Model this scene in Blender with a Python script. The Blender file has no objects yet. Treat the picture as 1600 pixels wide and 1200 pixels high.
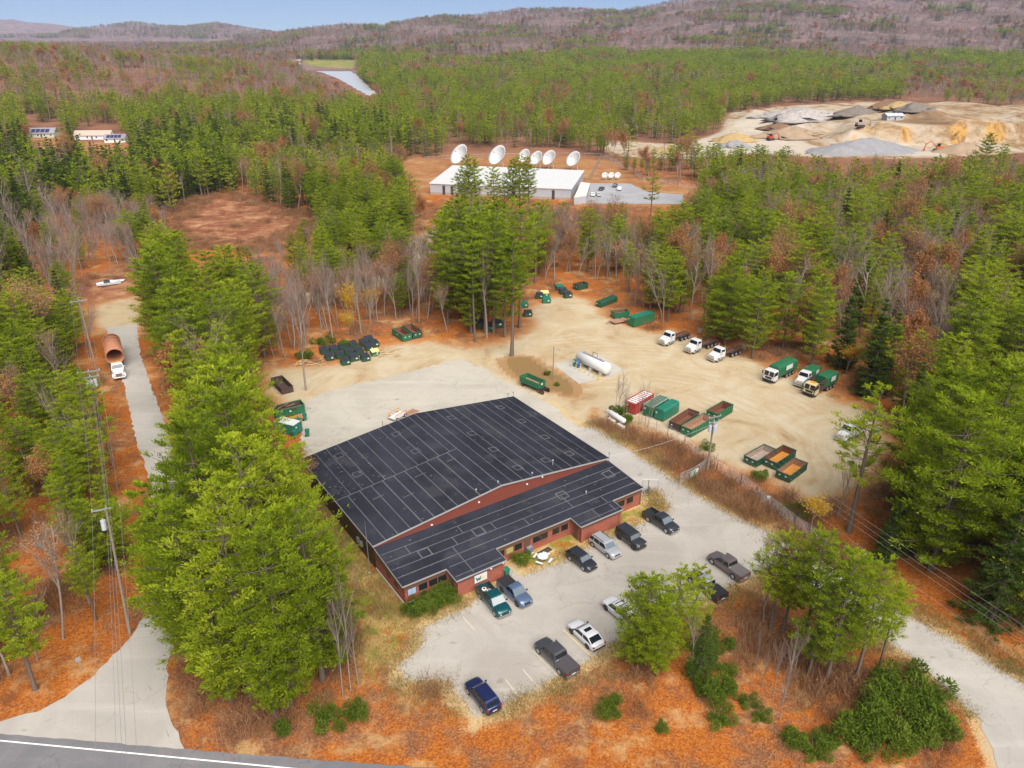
import bpy, bmesh, math, random
import numpy as np
from mathutils import Vector, Matrix, Euler

R = math.radians
scene = bpy.context.scene
COL = scene.collection

# ------------------------------------------------------------------ camera, sky, sun, exposure
CAM_H = 66.0
FPX, IMW, IMH, HORIZON = 1183.0, 1600.0, 1200.0, 50.0
PITCH = math.atan((IMH / 2 - HORIZON) / FPX)
cam_data = bpy.data.cameras.new("camera")
cam = bpy.data.objects.new("camera", cam_data)
COL.objects.link(cam)
cam.location = (0, 0, CAM_H)
cam.rotation_euler = (math.pi / 2 - PITCH, 0, 0)
cam_data.sensor_width = 36.0
cam_data.lens = FPX / IMW * 36.0
cam_data.clip_start = 0.5
cam_data.clip_end = 30000
scene.camera = cam

SUN_EL, SUN_AZ = 52.0, 160.0        # azimuth clockwise from +Y: the light comes from behind the camera, right
world = bpy.data.worlds.new("World")
scene.world = world
world.use_nodes = True
wn = world.node_tree.nodes
sky = wn.new("ShaderNodeTexSky")
sky.sky_type = 'NISHITA'
sky.sun_disc = False
sky.sun_elevation = R(SUN_EL)
sky.sun_rotation = R(SUN_AZ)
sky.altitude = 200
sky.air_density = 0.52
sky.dust_density = 0.0
sky.ozone_density = 10.0
wn["Background"].inputs[1].default_value = 0.05
world.node_tree.links.new(sky.outputs[0], wn["Background"].inputs[0])

sun_data = bpy.data.lights.new("sun", 'SUN')
sun_data.energy = 5.0
sun_data.angle = R(65)
sun_data.color = (1.0, 0.955, 0.89)
sun = bpy.data.objects.new("sun", sun_data)
COL.objects.link(sun)
sd = Vector((math.sin(R(SUN_AZ)) * math.cos(R(SUN_EL)), math.cos(R(SUN_AZ)) * math.cos(R(SUN_EL)), math.sin(R(SUN_EL))))
sun.rotation_euler = sd.to_track_quat('Z', 'Y').to_euler()
sun.location = (60, -60, 150)

vs = scene.view_settings
vs.view_transform = 'Standard'
try: vs.look = 'None'
except Exception: pass
vs.exposure = 0.67
vs.gamma = 1.0
vs.use_curve_mapping = False
scene.cycles.max_bounces = 8
scene.cycles.diffuse_bounces = 6
scene.cycles.glossy_bounces = 2
scene.cycles.transmission_bounces = 6
scene.cycles.volume_bounces = 2
scene.cycles.transparent_max_bounces = 4

# ------------------------------------------------------------------ picture point -> point of the place
CT, ST = math.cos(PITCH), math.sin(PITCH)

def at(px, py, z=0.0):
    """The point at height z that the photograph shows at (px, py)."""
    a = (px - 800) / FPX
    b = (600 - py) / FPX
    t = (CAM_H - z) / (ST - b * CT)
    return Vector((a * t, (CT + b * ST) * t, z))

def proj(X, Y, Z):
    """Inverse of at(), vectorised."""
    dz = Z - CAM_H
    dep = Y * CT - dz * ST
    up = Y * ST + dz * CT
    return 800 + FPX * X / dep, 600 - FPX * up / dep

def heading(p, q):
    d = q - p
    return math.atan2(d.y, d.x)

# ------------------------------------------------------------------ object helpers
def tag(o, label=None, cat=None, group=None, kind=None):
    if label: o["label"] = label
    if cat: o["category"] = cat
    if group: o["group"] = group
    if kind: o["kind"] = kind
    return o

def thing(name, label, cat, loc=(0, 0, 0), rz=0.0, group=None, scale=1.0):
    o = bpy.data.objects.new(name, None)
    o.empty_display_size = 0.3
    COL.objects.link(o)
    o.location = loc
    o.rotation_euler = (0, 0, rz)
    o.scale = (scale,) * 3
    return tag(o, label, cat, group)

class MB:
    """Collects boxes, tubes and sheets, then links them as ONE mesh object."""
    def __init__(s):
        s.v, s.f, s.m, s.mi = [], [], [], 0
        s.M = None
    def mat(s, i): s.mi = i; return s
    def add(s, vs, fs):
        n = len(s.v)
        if s.M is not None:
            vs = [tuple(s.M @ Vector(p)) for p in vs]
        s.v.extend([tuple(p) for p in vs])
        for f in fs:
            s.f.append(tuple(i + n for i in f)); s.m.append(s.mi)
        return s
    def box(s, x0, x1, y0, y1, z0, z1):
        return s.add([(x0,y0,z0),(x1,y0,z0),(x1,y1,z0),(x0,y1,z0),(x0,y0,z1),(x1,y0,z1),(x1,y1,z1),(x0,y1,z1)],
              [(3,2,1,0),(4,5,6,7),(0,1,5,4),(1,2,6,5),(2,3,7,6),(3,0,4,7)])
    def cbox(s, cx, cy, cz, sx, sy, sz):
        return s.box(cx-sx/2, cx+sx/2, cy-sy/2, cy+sy/2, cz-sz/2, cz+sz/2)
    def loft(s, rings, cap=True, closed=True):
        n = len(rings[0]); vs = [p for r in rings for p in r]; fs = []
        for k in range(len(rings)-1):
            for i in range(n if closed else n-1):
                j = (i+1) % n
                fs.append((k*n+i, k*n+j, (k+1)*n+j, (k+1)*n+i))
        if cap:
            fs.append(tuple(range(n-1,-1,-1)))
            fs.append(tuple((len(rings)-1)*n+i for i in range(n)))
        return s.add(vs, fs)
    def tube(s, pts, rad, n=6, cap=True):
        pts = [Vector(p) for p in pts]
        if not hasattr(rad, '__len__'): rad = [rad]*len(pts)
        rings = []
        for i, p in enumerate(pts):
            a = pts[max(0, i-1)]; b = pts[min(len(pts)-1, i+1)]
            d = (b-a).normalized()
            u = d.cross(Vector((0,0,1)))
            if u.length < 1e-3: u = d.cross(Vector((0,1,0)))
            u.normalize(); w = d.cross(u)
            rings.append([p + (u*math.cos(2*math.pi*k/n) + w*math.sin(2*math.pi*k/n))*rad[i] for k in range(n)])
        return s.loft(rings, cap)
    def prism(s, poly, axis, a, b):
        """A closed 2-D outline pushed from a to b along an axis ('x': outline in y,z; 'y': in x,z; 'z': in x,y)."""
        def P(p, t):
            return (t,p[0],p[1]) if axis == 'x' else (p[0],t,p[1]) if axis == 'y' else (p[0],p[1],t)
        return s.loft([[P(p,a) for p in poly],[P(p,b) for p in poly]])
    def panel(s, c, shrink=0.06, off=0.006, th=0.02):
        """A thin plate lying on the quad c (corners in order), a little proud of it."""
        c = [Vector(p) for p in c]; m = sum(c, Vector())/4
        n = (c[2]-c[0]).cross(c[3]-c[1]).normalized()
        q = []
        for i, p in enumerate(c):
            e1 = (c[(i+1)%4]-p); e2 = (c[(i-1)%4]-p)
            q.append(p + e1.normalized()*min(shrink, e1.length*.4) + e2.normalized()*min(shrink, e2.length*.4))
        return s.loft([[p+n*(off-th) for p in q],[p+n*off for p in q]])
    def sphere(s, c, r, nu=10, nv=6, sz=1.0):
        c = Vector(c); rings = []
        for j in range(1, nv):
            t = math.pi*j/nv
            rings.append([c+Vector((r*math.sin(t)*math.cos(2*math.pi*i/nu), r*math.sin(t)*math.sin(2*math.pi*i/nu), -r*sz*math.cos(t))) for i in range(nu)])
        return s.loft(rings)
    def build(s, name, mats, parent=None, smooth=False, bevel=0.0):
        me = bpy.data.meshes.new(name)
        me.from_pydata(s.v, [], s.f)
        if not isinstance(mats, (list, tuple)): mats = [mats]
        for m in mats: me.materials.append(m)
        if len(mats) > 1: me.polygons.foreach_set("material_index", s.m)
        if smooth: me.polygons.foreach_set("use_smooth", [True]*len(me.polygons))
        bm = bmesh.new(); bm.from_mesh(me)
        bmesh.ops.recalc_face_normals(bm, faces=bm.faces)
        bm.to_mesh(me); bm.free()
        me.update()
        o = bpy.data.objects.new(name, me)
        COL.objects.link(o)
        if parent is not None: o.parent = parent
        if bevel:
            b = o.modifiers.new("bevel", 'BEVEL'); b.width = bevel; b.segments = 2; b.limit_method = 'ANGLE'
        return o

def kids(o): return list(o.children)

def copy_tree(o, parent=None):
    c = o.copy(); COL.objects.link(c)
    if parent is not None: c.parent = parent
    for ch in kids(o): copy_tree(ch, c)
    return c

def np_mesh(name, V, F, mats, midx=None):
    """Mesh from numpy arrays; F is (n,3) or (n,4)."""
    me = bpy.data.meshes.new(name)
    V = np.asarray(V, np.float32); F = np.asarray(F, np.int32); k = F.shape[1]
    me.vertices.add(len(V)); me.vertices.foreach_set("co", V.ravel())
    me.loops.add(F.size); me.loops.foreach_set("vertex_index", F.ravel())
    me.polygons.add(len(F))
    me.polygons.foreach_set("loop_start", np.arange(0, F.size, k, dtype=np.int32))
    me.polygons.foreach_set("loop_total", np.full(len(F), k, np.int32))
    for m in mats: me.materials.append(m)
    if midx is not None: me.polygons.foreach_set("material_index", np.asarray(midx, np.int32))
    me.update(calc_edges=True); me.validate()
    return me

# ------------------------------------------------------------------ materials
class NT:
    def __init__(s, name):
        s.m = bpy.data.materials.new(name); s.m.use_nodes = True
        s.t = s.m.node_tree; s.n = s.t.nodes; s.p = s.n["Principled BSDF"]; s.out = s.n["Material Output"]
    def new(s, t, **kw):
        n = s.n.new(t)
        for k, v in kw.items(): setattr(n, k, v)
        return n
    def link(s, a, b): s.t.links.new(a, b)
    def val(s, x, sock):
        if hasattr(x, 'node'): s.link(x, sock)
        else: sock.default_value = x
    def coord(s, which='Object', scale=None):
        c = s.new("ShaderNodeTexCoord").outputs[which]
        if which == 'World':
            c = s.new("ShaderNodeNewGeometry").outputs["Position"]
        if scale is not None:
            mp = s.new("ShaderNodeMapping"); s.link(c, mp.inputs[0]); mp.inputs[3].default_value = scale; c = mp.outputs[0]
        return c
    def pos(s): return s.new("ShaderNodeNewGeometry").outputs["Position"]
    def noise(s, scale, detail=4, rough=.55, vec=None, dist=0.0):
        n = s.new("ShaderNodeTexNoise"); n.inputs["Scale"].default_value = scale; n.inputs["Detail"].default_value = detail
        n.inputs["Roughness"].default_value = rough; n.inputs["Distortion"].default_value = dist
        if vec is not None: s.link(vec, n.inputs["Vector"])
        return n.outputs[0]
    def ramp(s, fac, stops, interp='LINEAR'):
        r = s.new("ShaderNodeValToRGB"); cr = r.color_ramp; cr.interpolation = interp
        while len(cr.elements) < len(stops): cr.elements.new(.5)
        for e, (p, c) in zip(cr.elements, stops):
            e.position = p; e.color = (*c, 1) if len(c) == 3 else c
        s.val(fac, r.inputs[0]); return r.outputs[0]
    def step(s, x, a, b):
        r = s.new("ShaderNodeMapRange", interpolation_type='SMOOTHSTEP'); s.val(x, r.inputs[0])
        r.inputs[1].default_value = a; r.inputs[2].default_value = b
        return r.outputs[0]
    def math(s, op, a, b=0.0):
        n = s.new("ShaderNodeMath", operation=op); s.val(a, n.inputs[0]); s.val(b, n.inputs[1]); return n.outputs[0]
    def mix(s, fac, a, b, blend='MIX'):
        n = s.new("ShaderNodeMix", data_type='RGBA', blend_type=blend)
        s.val(fac, n.inputs[0])
        for x, i in ((a, 6), (b, 7)):
            if hasattr(x, 'node'): s.link(x, n.inputs[i])
            else: n.inputs[i].default_value = (*x, 1)
        return n.outputs[2]
    def attr(s, name):
        return s.new("ShaderNodeAttribute", attribute_name=name).outputs["Fac"]
    def bump(s, h, strength=.3, dist=.1):
        b = s.new("ShaderNodeBump"); b.inputs["Strength"].default_value = strength; b.inputs["Distance"].default_value = dist
        s.link(h, b.inputs["Height"]); s.link(b.outputs[0], s.p.inputs["Normal"])
    def color(s, c): s.val(c if hasattr(c, 'node') else (*c, 1), s.p.inputs["Base Color"])
    def rough(s, r): s.val(r, s.p.inputs["Roughness"])

MATS = {}
def paint(name, col, rough=.45, metal=0.0, var=.12, scale=1.5, dirt=None, dirt_amt=.35, coat=0.0):
    """A coloured surface with slight mottling and optional dirt."""
    if name in MATS: return MATS[name]
    t = NT(name)
    n = t.noise(scale, 5, .6, t.coord('Object'))
    c = t.mix(n, tuple(x*(1-var) for x in col), tuple(min(1, x*(1+var)) for x in col))
    if dirt:
        d = t.noise(scale*2.3, 6, .7, t.coord('Object'))
        c = t.mix(t.math('MULTIPLY', t.step(d, .45, .72), dirt_amt*2), c, dirt)
    t.color(c); t.rough(rough); t.p.inputs["Metallic"].default_value = metal
    if coat: t.p.inputs["Coat Weight"].default_value = coat; t.p.inputs["Coat Roughness"].default_value = .08
    MATS[name] = t.m
    return t.m

def glass(name="vehicle_glass", col=(.012,.016,.02)):
    if name in MATS: return MATS[name]
    t = NT(name); t.color(t.mix(t.noise(2), tuple(c*.7 for c in col), col)); t.rough(.06); t.p.inputs["Specular IOR Level"].default_value = .7
    MATS[name] = t.m; return t.m
# ------------------------------------------------------------------ outlines on the ground (photo points -> place)
def W(pts): return np.array([at(x, y)[:2] for x, y in pts])

LOT = [(659,983),(722,952),(764,925),(791,910),(781,897),(797,886),(815,903),(872,881),(925,855),(985,826),(1009,817),(1040,801),(1047,794),(1035,776),(1023,760),(1055,752),(1100,782),(1136,802),(1200,834),(1222,862),(1198,892),(1166,903),(1136,917),(1110,930),(1020,975),(950,1010),(900,1042),(790,1101),(745,1122),(727,1100),(700,1063),(632,1063),(621,1043),(662,1005)]
ROAD_R = [(800,640),(860,700),(930,765),(985,790),(1004,776),(1023,762),(1080,800),(1150,850),(1230,905),(1330,965),(1425,1029),(1469,1068),(1508,1103),(1530,1125),(1556,1186),(1590,1290),(1760,1290),(1690,1130),(1600,1068),(1512,1015),(1420,963),(1330,905),(1215,838),(1136,802),(1072,764),(1020,727),(985,705),(929,668),(905,668),(880,650),(862,632)]
APRON = [(467,690),(475,632),(502,615),(607,589),(717,561),(762,580),(797,600),(835,617),(872,640),(905,672),(880,690),(650,740),(540,800),(490,760)]
ROAD_L = [(165,513),(181,565),(197,613),(210,677),(222,715),(232,745),(242,800),(247,860),(244,915),(237,945),(220,972),(195,1005),(168,1035),(135,1065),(100,1088),(60,1110),(0,1127),(-160,1152),(-160,1175),(0,1160),(300,1186),(290,1170),(278,1145),(265,1115),(260,1080),(262,1045),(268,1020),(285,975),(300,900),(298,820),(285,755),(267,695),(263,677),(240,613),(220,557),(213,507)]
ROAD_M = [(-420,1112),(-160,1134),(0,1147),(290,1171),(500,1188),(660,1199),(1000,1222),(1100,1420),(-420,1420)]
YARD = [(417,592),(430,577),(500,572),(540,566),(575,550),(600,540),(640,538),(675,532),(725,545),(760,541),(797,532),(827,520),(837,507),(830,490),(833,476),(858,467),(890,463),(915,468),(932,482),(950,498),(985,512),(1025,520),(1060,522),(1112,545),(1175,563),(1225,585),(1270,600),(1312,628),(1350,640),(1380,660),(1388,690),(1375,715),(1350,750),(1325,765),(1275,790),(1245,772),(1200,745),(1150,733),(1120,722),(1080,692),(1040,682),(1000,668),(965,662),(935,655),(930,640),(912,672),(900,690),(850,650),(760,600),(700,600),(500,640),(475,655),(440,625),(420,610)]
ISLAND = [(780,562),(808,555),(835,560),(865,580),(895,595),(905,610),(895,621),(860,612),(822,597),(795,582)]
GRAVEL_L = [(140,484),(170,472),(216,463),(222,512),(160,518),(150,502)]
GRAVEL_MID = [(418,478),(450,458),(560,438),(630,425),(640,372),(675,362),(730,372),(715,402),(640,436),(540,458),(440,482)]
DIRT_L = [(120,450),(150,425),(205,412),(225,440),(216,470),(150,486)]
CLEAR = [(256,352),(285,332),(325,308),(372,306),(420,322),(485,344),(470,362),(394,384),(331,384),(285,372)]
DISH = [(610,262),(640,248),(700,246),(820,240),(942,247),(985,268),(1000,282),(1080,292),(1105,300),(1085,322),(900,322),(890,300),(660,305),(640,285)]
DISH_LOT = [(905,318),(915,286),(985,287),(1010,300),(1068,304),(1066,319)]
QUARRY = [(940,232),(950,218),(1000,222),(1060,226),(1125,208),(1140,182),(1185,172),(1230,166),(1330,160),(1420,158),(1520,172),(1600,172),(1700,174),(1700,232),(1600,238),(1480,246),(1380,248),(1290,246),(1180,240),(1080,248),(1000,246),(960,244)]
QROAD = [(1000,246),(1100,215),(1150,195),(1180,180),(1260,190),(1262,225),(1290,232),(1480,238),(1480,245),(1180,242),(1100,250)]
FIELD = [(470,96),(500,92),(556,96),(552,109),(500,107),(480,105)]
RIVER = [(478,108),(545,110.5),(556,116),(566,126),(588,146),(576,150),(556,139),(530,124),(505,114)]
YARD_LEFT_HOUSES = [(40,215),(95,206),(125,222),(190,222),(225,232),(180,242),(110,243),(60,232)]

def sdf(P, poly):
    """Signed distance (inside positive) of the points P to a world polygon."""
    d2 = np.full(len(P), 1e18); ins = np.zeros(len(P), bool)
    n = len(poly)
    for i in range(n):
        a, b = poly[i], poly[(i+1) % n]
        e = b - a; w = P - a
        t = np.clip((w @ e) / max(e @ e, 1e-9), 0, 1)
        q = w - t[:, None] * e
        d2 = np.minimum(d2, (q * q).sum(1))
        c = ((a[1] <= P[:, 1]) & (b[1] > P[:, 1])) | ((b[1] <= P[:, 1]) & (a[1] > P[:, 1]))
        with np.errstate(divide='ignore', invalid='ignore'):
            xs = a[0] + (P[:, 1] - a[1]) / (b[1] - a[1] + 1e-12) * (b[0] - a[0])
        ins ^= c & (P[:, 0] < xs)
    d = np.sqrt(d2)
    return np.where(ins, d, -d)

# ------------------------------------------------------------------ terrain height
LH_X = np.array([-400, -100, 0, 130, 270, 350, 450, 520, 570, 640]); LH_Y = np.array([60, 62, 64, 70, 86, 94, 112, 124, 138, 150])
RM_X = np.array([300, 360, 430, 480, 540, 600, 640, 690, 740, 810, 880, 970, 1010, 1060, 1200, 1400, 1600, 2000])
RM_Y = np.array([70, 64, 52, 45, 40, 41, 33, 27, 27, 18, 17, 20, 14, 4, -12, -26, -36, -40])
FH_X = np.array([-400, 90, 100, 130, 170, 210, 260, 290, 340, 400, 430, 460, 520]); FH_Y = np.array([58, 54, 50, 46, 42, 38, 43, 44, 39, 48, 52, 56, 62])
BH_X = np.array([-400, 0, 25, 45, 80, 120, 150, 175, 250]); BH_Y = np.array([30, 33, 32, 36, 38, 43, 45, 52, 60])

def sm(x, a, b):
    t = np.clip((x - a) / (b - a), 0, 1); return t * t * (3 - 2 * t)

def height(X, Y):
    X = np.asarray(X, float); Y = np.asarray(Y, float)
    q = 800 + 1304.0 * X / np.maximum(Y, 1.0)
    z = np.zeros_like(X)
    r1 = CAM_H + (HORIZON - np.interp(q, LH_X, LH_Y)) / 1304 * 1000 - 15
    r1 = np.maximum(r1, 0)
    z = np.maximum(z, r1 * sm(Y, 560, 1020) * (1 - sm(Y, 1050, 1600)))
    wob = 10 * np.sin(X * .0041 + 1.3) * np.sin(Y * .0037) + 6 * np.sin(X * .011 + Y * .007)
    rm = CAM_H + (HORIZON - np.interp(q, RM_X, RM_Y)) / 1304 * 4000 - 12
    rm = np.maximum(rm, 0)
    t = np.clip((Y - 1500) / 2500, 0, 1)
    prof = .55 * t + .45 * t ** 2.2
    m = rm * prof * (1 - .8 * sm(Y, 4100, 5200)) + wob * sm(Y, 1500, 2200) * (1 - sm(Y, 3300, 4000))
    z = np.maximum(z, np.where(Y > 1500, m, 0))
    fh = CAM_H + (HORIZON - np.interp(q, FH_X, FH_Y)) / 1304 * 7000 - 5
    z = np.maximum(z, np.maximum(fh, 0) * sm(Y, 4600, 7000) * (1 - sm(Y, 7200, 8400)))
    bh = CAM_H + (HORIZON - np.interp(q, BH_X, BH_Y)) / 1304 * 10000
    z = np.maximum(z, np.maximum(bh, 0) * sm(Y, 8000, 10000) * (1 - sm(Y, 10200, 11500)))
    # the quarry rim at the far right, with a cut face towards the camera
    rim = (12.5 + 2*np.sin(X*.09)) * sm(q, 1300, 1420) * sm(Y + 6*np.sin(X*.05) + 3*np.sin(X*.21), QRIM_Y, QRIM_Y + 6) * (1 - sm(Y, QRIM_Y + 130, QRIM_Y + 260)) * np.where(q > 1280, 1, 0)
    rim = np.where(Y < 1200, rim, 0)
    # worked benches and loose banks of the quarry
    qm = sm(q, 1120, 1190) * sm(Y, QY0 + 12, QY0 + 50) * (1 - sm(Y, QY1 - 90, QY1 - 10)) * np.where(Y < 1300, 1, 0)
    bank = 4.5 * sm(np.sin(X*.021+.6*np.sin(Y*.03))*np.sin(Y*.024+X*.006+.8), .05, .35) + 1.6*np.abs(np.sin(X*.11+2*np.sin(Y*.05)))*np.abs(np.sin(Y*.09+X*.03))
    return z + rim + qm * bank * (1 - sm(q, 1300, 1440)*.7)
QRIM_Y = float(at(1500, 226)[1]); QY0 = float(at(1300, 244)[1]); QY1 = float(at(1300, 160)[1])

def atz(px, py, it=60):
    """Photo point -> the terrain it shows (marching along the view ray)."""
    a = (px - 800) / FPX; b = (600 - py) / FPX
    d = np.array([a, CT + b * ST, -ST + b * CT])
    t = 60.0
    while t < 14000:
        p = d * t; z = CAM_H + p[2]
        if z < height(p[0:1], p[1:2])[0]: break
        t *= 1.004
    return Vector((p[0], p[1], float(height(p[0:1], p[1:2])[0])))

# ------------------------------------------------------------------ ground materials
def mat_ground():
    t = NT("ground_cover"); p = t.pos()
    big = t.noise(.045, 4, .6, p); mid = t.noise(.35, 5, .65, p); fine = t.noise(4.5, 6, .78, p); warp = t.noise(.22, 6, .7, p)
    vor = t.new("ShaderNodeTexVoronoi"); vor.inputs["Scale"].default_value = 5.5; t.link(p, vor.inputs["Vector"])
    vs_ = t.new("ShaderNodeSeparateColor"); t.link(vor.outputs["Color"], vs_.inputs[0]); leaf = vs_.outputs[0]
    # fallen leaves: rust, orange, brown and straw
    lit = t.ramp(t.math('ADD', t.math('MULTIPLY', leaf, .3), t.math('MULTIPLY', fine, .7)), [(.25,(.15,.042,.012)),(.42,(.28,.078,.015)),(.58,(.38,.12,.02)),(.8,(.46,.20,.05))])
    brown = t.ramp(t.math('ADD', t.math('MULTIPLY', leaf, .3), t.math('MULTIPLY', fine, .7)), [(.25,(.11,.045,.025)),(.5,(.20,.085,.04)),(.75,(.31,.165,.075))])
    straw = t.ramp(fine, [(.3,(.34,.2,.085)),(.65,(.55,.37,.17))])
    c = t.mix(t.step(t.math('ADD', t.math('MULTIPLY', big, .6), t.math('MULTIPLY', mid, .5)), .5, .64), lit, brown)
    c = t.mix(t.math('MULTIPLY', t.step(t.noise(.16, 5, .7, p), .5, .66), .6), c, straw)
    c = t.mix(t.math('MULTIPLY', t.step(t.noise(.21, 5, .75, p), .60, .70), .5), c, t.ramp(fine, [(.3,(.08,.085,.02)),(.7,(.22,.19,.06))]))
    c = t.mix(t.math('MULTIPLY', t.step(t.noise(.11, 4, .6, p), .56, .68), .55), c, (.13,.05,.03))
    grn = t.ramp(fine, [(.3,(.09,.11,.015)),(.7,(.26,.24,.045))])
    edge = t.math('ADD', t.math('MULTIPLY', t.math('SUBTRACT', warp, .5), 7.0), t.math('MULTIPLY', t.math('SUBTRACT', fine, .5), 1.5))
    # forest floor further off is browner
    ln = t.new("ShaderNodeVectorMath", operation='LENGTH'); t.link(p, ln.inputs[0]); dist = ln.outputs[1]
    floor_far = t.ramp(t.noise(.02, 6, .7, p), [(.3,(.10,.05,.03)),(.5,(.21,.10,.06)),(.7,(.26,.14,.075))])
    c = t.mix(t.step(dist, 330, 520), c, floor_far)
    hill = t.ramp(t.noise(.011, 12, .8, p), [(.36,(.03,.05,.03)),(.44,(.12,.085,.085)),(.54,(.22,.145,.135)),(.66,(.25,.13,.09))])
    c = t.mix(t.step(dist, 1100, 1800), c, hill)
    # lawn round the building
    g = t.step(t.math('ADD', t.attr("d_lawn"), edge), -.8, 1.2)
    lawn = t.mix(t.step(t.noise(.3, 5, .7, p), .42, .62), t.ramp(fine, [(.3,(.30,.18,.06)),(.7,(.50,.34,.13))]), grn)
    lawn = t.mix(t.math('MULTIPLY', t.step(mid, .5, .62), .8), lawn, lit)
    c = t.mix(g, c, lawn)
    # reddish clearing and dish meadow
    cl = t.ramp(t.noise(.13, 8, .78, p, .4), [(.3,(.12,.04,.025)),(.48,(.22,.085,.045)),(.6,(.36,.20,.10)),(.72,(.44,.31,.18))])
    c = t.mix(t.step(t.math('ADD', t.attr("d_clear"), t.math('MULTIPLY', edge, 3.0)), -5, 5), c, cl)
    ds = t.ramp(t.noise(.09, 6, .7, p), [(.3,(.22,.09,.04)),(.5,(.31,.145,.06)),(.7,(.36,.24,.11))])
    c = t.mix(t.step(t.attr("d_dish"), -2, 2), c, ds)
    # quarry
    qs = t.new("ShaderNodeMapping"); t.link(p, qs.inputs[0]); qs.inputs[3].default_value = (1, .45, 2.2)
    q = t.ramp(t.noise(.022, 8, .7, qs.outputs[0], 2), [(.30,(.12,.075,.05)),(.42,(.27,.17,.09)),(.5,(.38,.29,.19)),(.58,(.42,.36,.29)),(.70,(.33,.21,.085))])
    nz = t.new("ShaderNodeSeparateXYZ"); t.link(t.new("ShaderNodeNewGeometry").outputs["Normal"], nz.inputs[0])
    cliff = t.ramp(t.noise(.09, 8, .75, p, 1), [(.3,(.06,.035,.02)),(.45,(.24,.13,.05)),(.55,(.42,.24,.07)),(.72,(.30,.18,.08))])
    q = t.mix(t.step(nz.outputs[2], .92, .7), q, cliff)
    q = t.mix(t.math('MULTIPLY', t.step(t.noise(.12, 6, .75, p, 1), .52, .62), .6), q, (.15,.11,.06))
    q = t.mix(t.math('MULTIPLY', t.step(t.attr("d_qroad"), -1, 4), .75), q, (.44,.39,.32))
    c = t.mix(t.step(t.math('ADD', t.attr("d_quarry"), t.math('MULTIPLY', edge, 1.6)), -3, 3), c, q)
    c = t.mix(t.step(t.attr("d_field"), -6, 6), c, t.ramp(t.noise(.03, 4, .6, p), [(.35,(.15,.17,.04)),(.65,(.27,.23,.08))]))
    # sand of the working yard, with curved tyre tracks
    ctr = at(1010, 690); mp = t.new("ShaderNodeMapping"); t.link(p, mp.inputs[0]); mp.inputs[1].default_value = (-ctr.x, -ctr.y, 0)
    wv = t.new("ShaderNodeTexWave", wave_type='RINGS', rings_direction='Z'); t.link(mp.outputs[0], wv.inputs[0])
    wv.inputs["Scale"].default_value = .16; wv.inputs["Distortion"].default_value = 9; wv.inputs["Detail"].default_value = 3; wv.inputs["Detail Scale"].default_value = .35
    s = t.ramp(t.noise(.11, 7, .68, p, .6), [(.28,(.28,.175,.085)),(.42,(.39,.30,.18)),(.58,(.44,.365,.25)),(.75,(.45,.395,.30))])
    trk = t.math('MULTIPLY', t.step(wv.outputs[1], .55, .95), t.step(t.noise(.07, 3, .5, p), .42, .6))
    s = t.mix(t.math('MULTIPLY', trk, .30), s, (.34,.22,.115))
    s = t.mix(t.math('MULTIPLY', t.step(t.noise(.9, 6, .75, p), .55, .75), .35), s, (.36,.22,.11))
    s = t.mix(t.math('MULTIPLY', t.step(t.noise(6, 3, .6, p), .6, .8), .3), s, (.66,.58,.46))
    dy = t.math('ADD', t.attr("d_yard"), edge)
    c = t.mix(t.math('MULTIPLY', t.step(dy, -5, 1), .7), c, t.ramp(fine, [(.3,(.36,.16,.06)),(.7,(.52,.31,.14))]))
    c = t.mix(t.step(dy, -1.2, 2.2), c, s)
    ig = t.mix(t.step(t.noise(.5, 5, .7, p), .58, .75), t.ramp(fine, [(.3,(.13,.075,.03)),(.7,(.30,.19,.08))]), t.ramp(fine, [(.3,(.12,.11,.02)),(.7,(.24,.19,.05))]))
    c = t.mix(t.step(t.math('ADD', t.attr("d_island"), t.math('MULTIPLY', edge, .15)), -1.0, .9), c, ig)
    # sandy, grassy fringe of the pavement
    fr = t.math('ADD', t.attr("d_pave"), t.math('ADD', t.math('MULTIPLY', t.math('SUBTRACT', warp, .5), 5.0), t.math('MULTIPLY', t.math('SUBTRACT', fine, .5), 3.0)))
    c = t.mix(t.math('MULTIPLY', t.step(fr, -1.9, -.9), .75), c, t.ramp(fine, [(.3,(.40,.27,.12)),(.7,(.58,.44,.24))]))
    c = t.mix(t.math('MULTIPLY', t.step(fr, -.8, .1), .6), c, (.42,.34,.23))
    t.color(c); t.rough(.95); t.p.inputs["Specular IOR Level"].default_value = .1
    t.bump(t.math('ADD', t.math('MULTIPLY', leaf, .5), fine), .55, .12)
    return t.m

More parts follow.
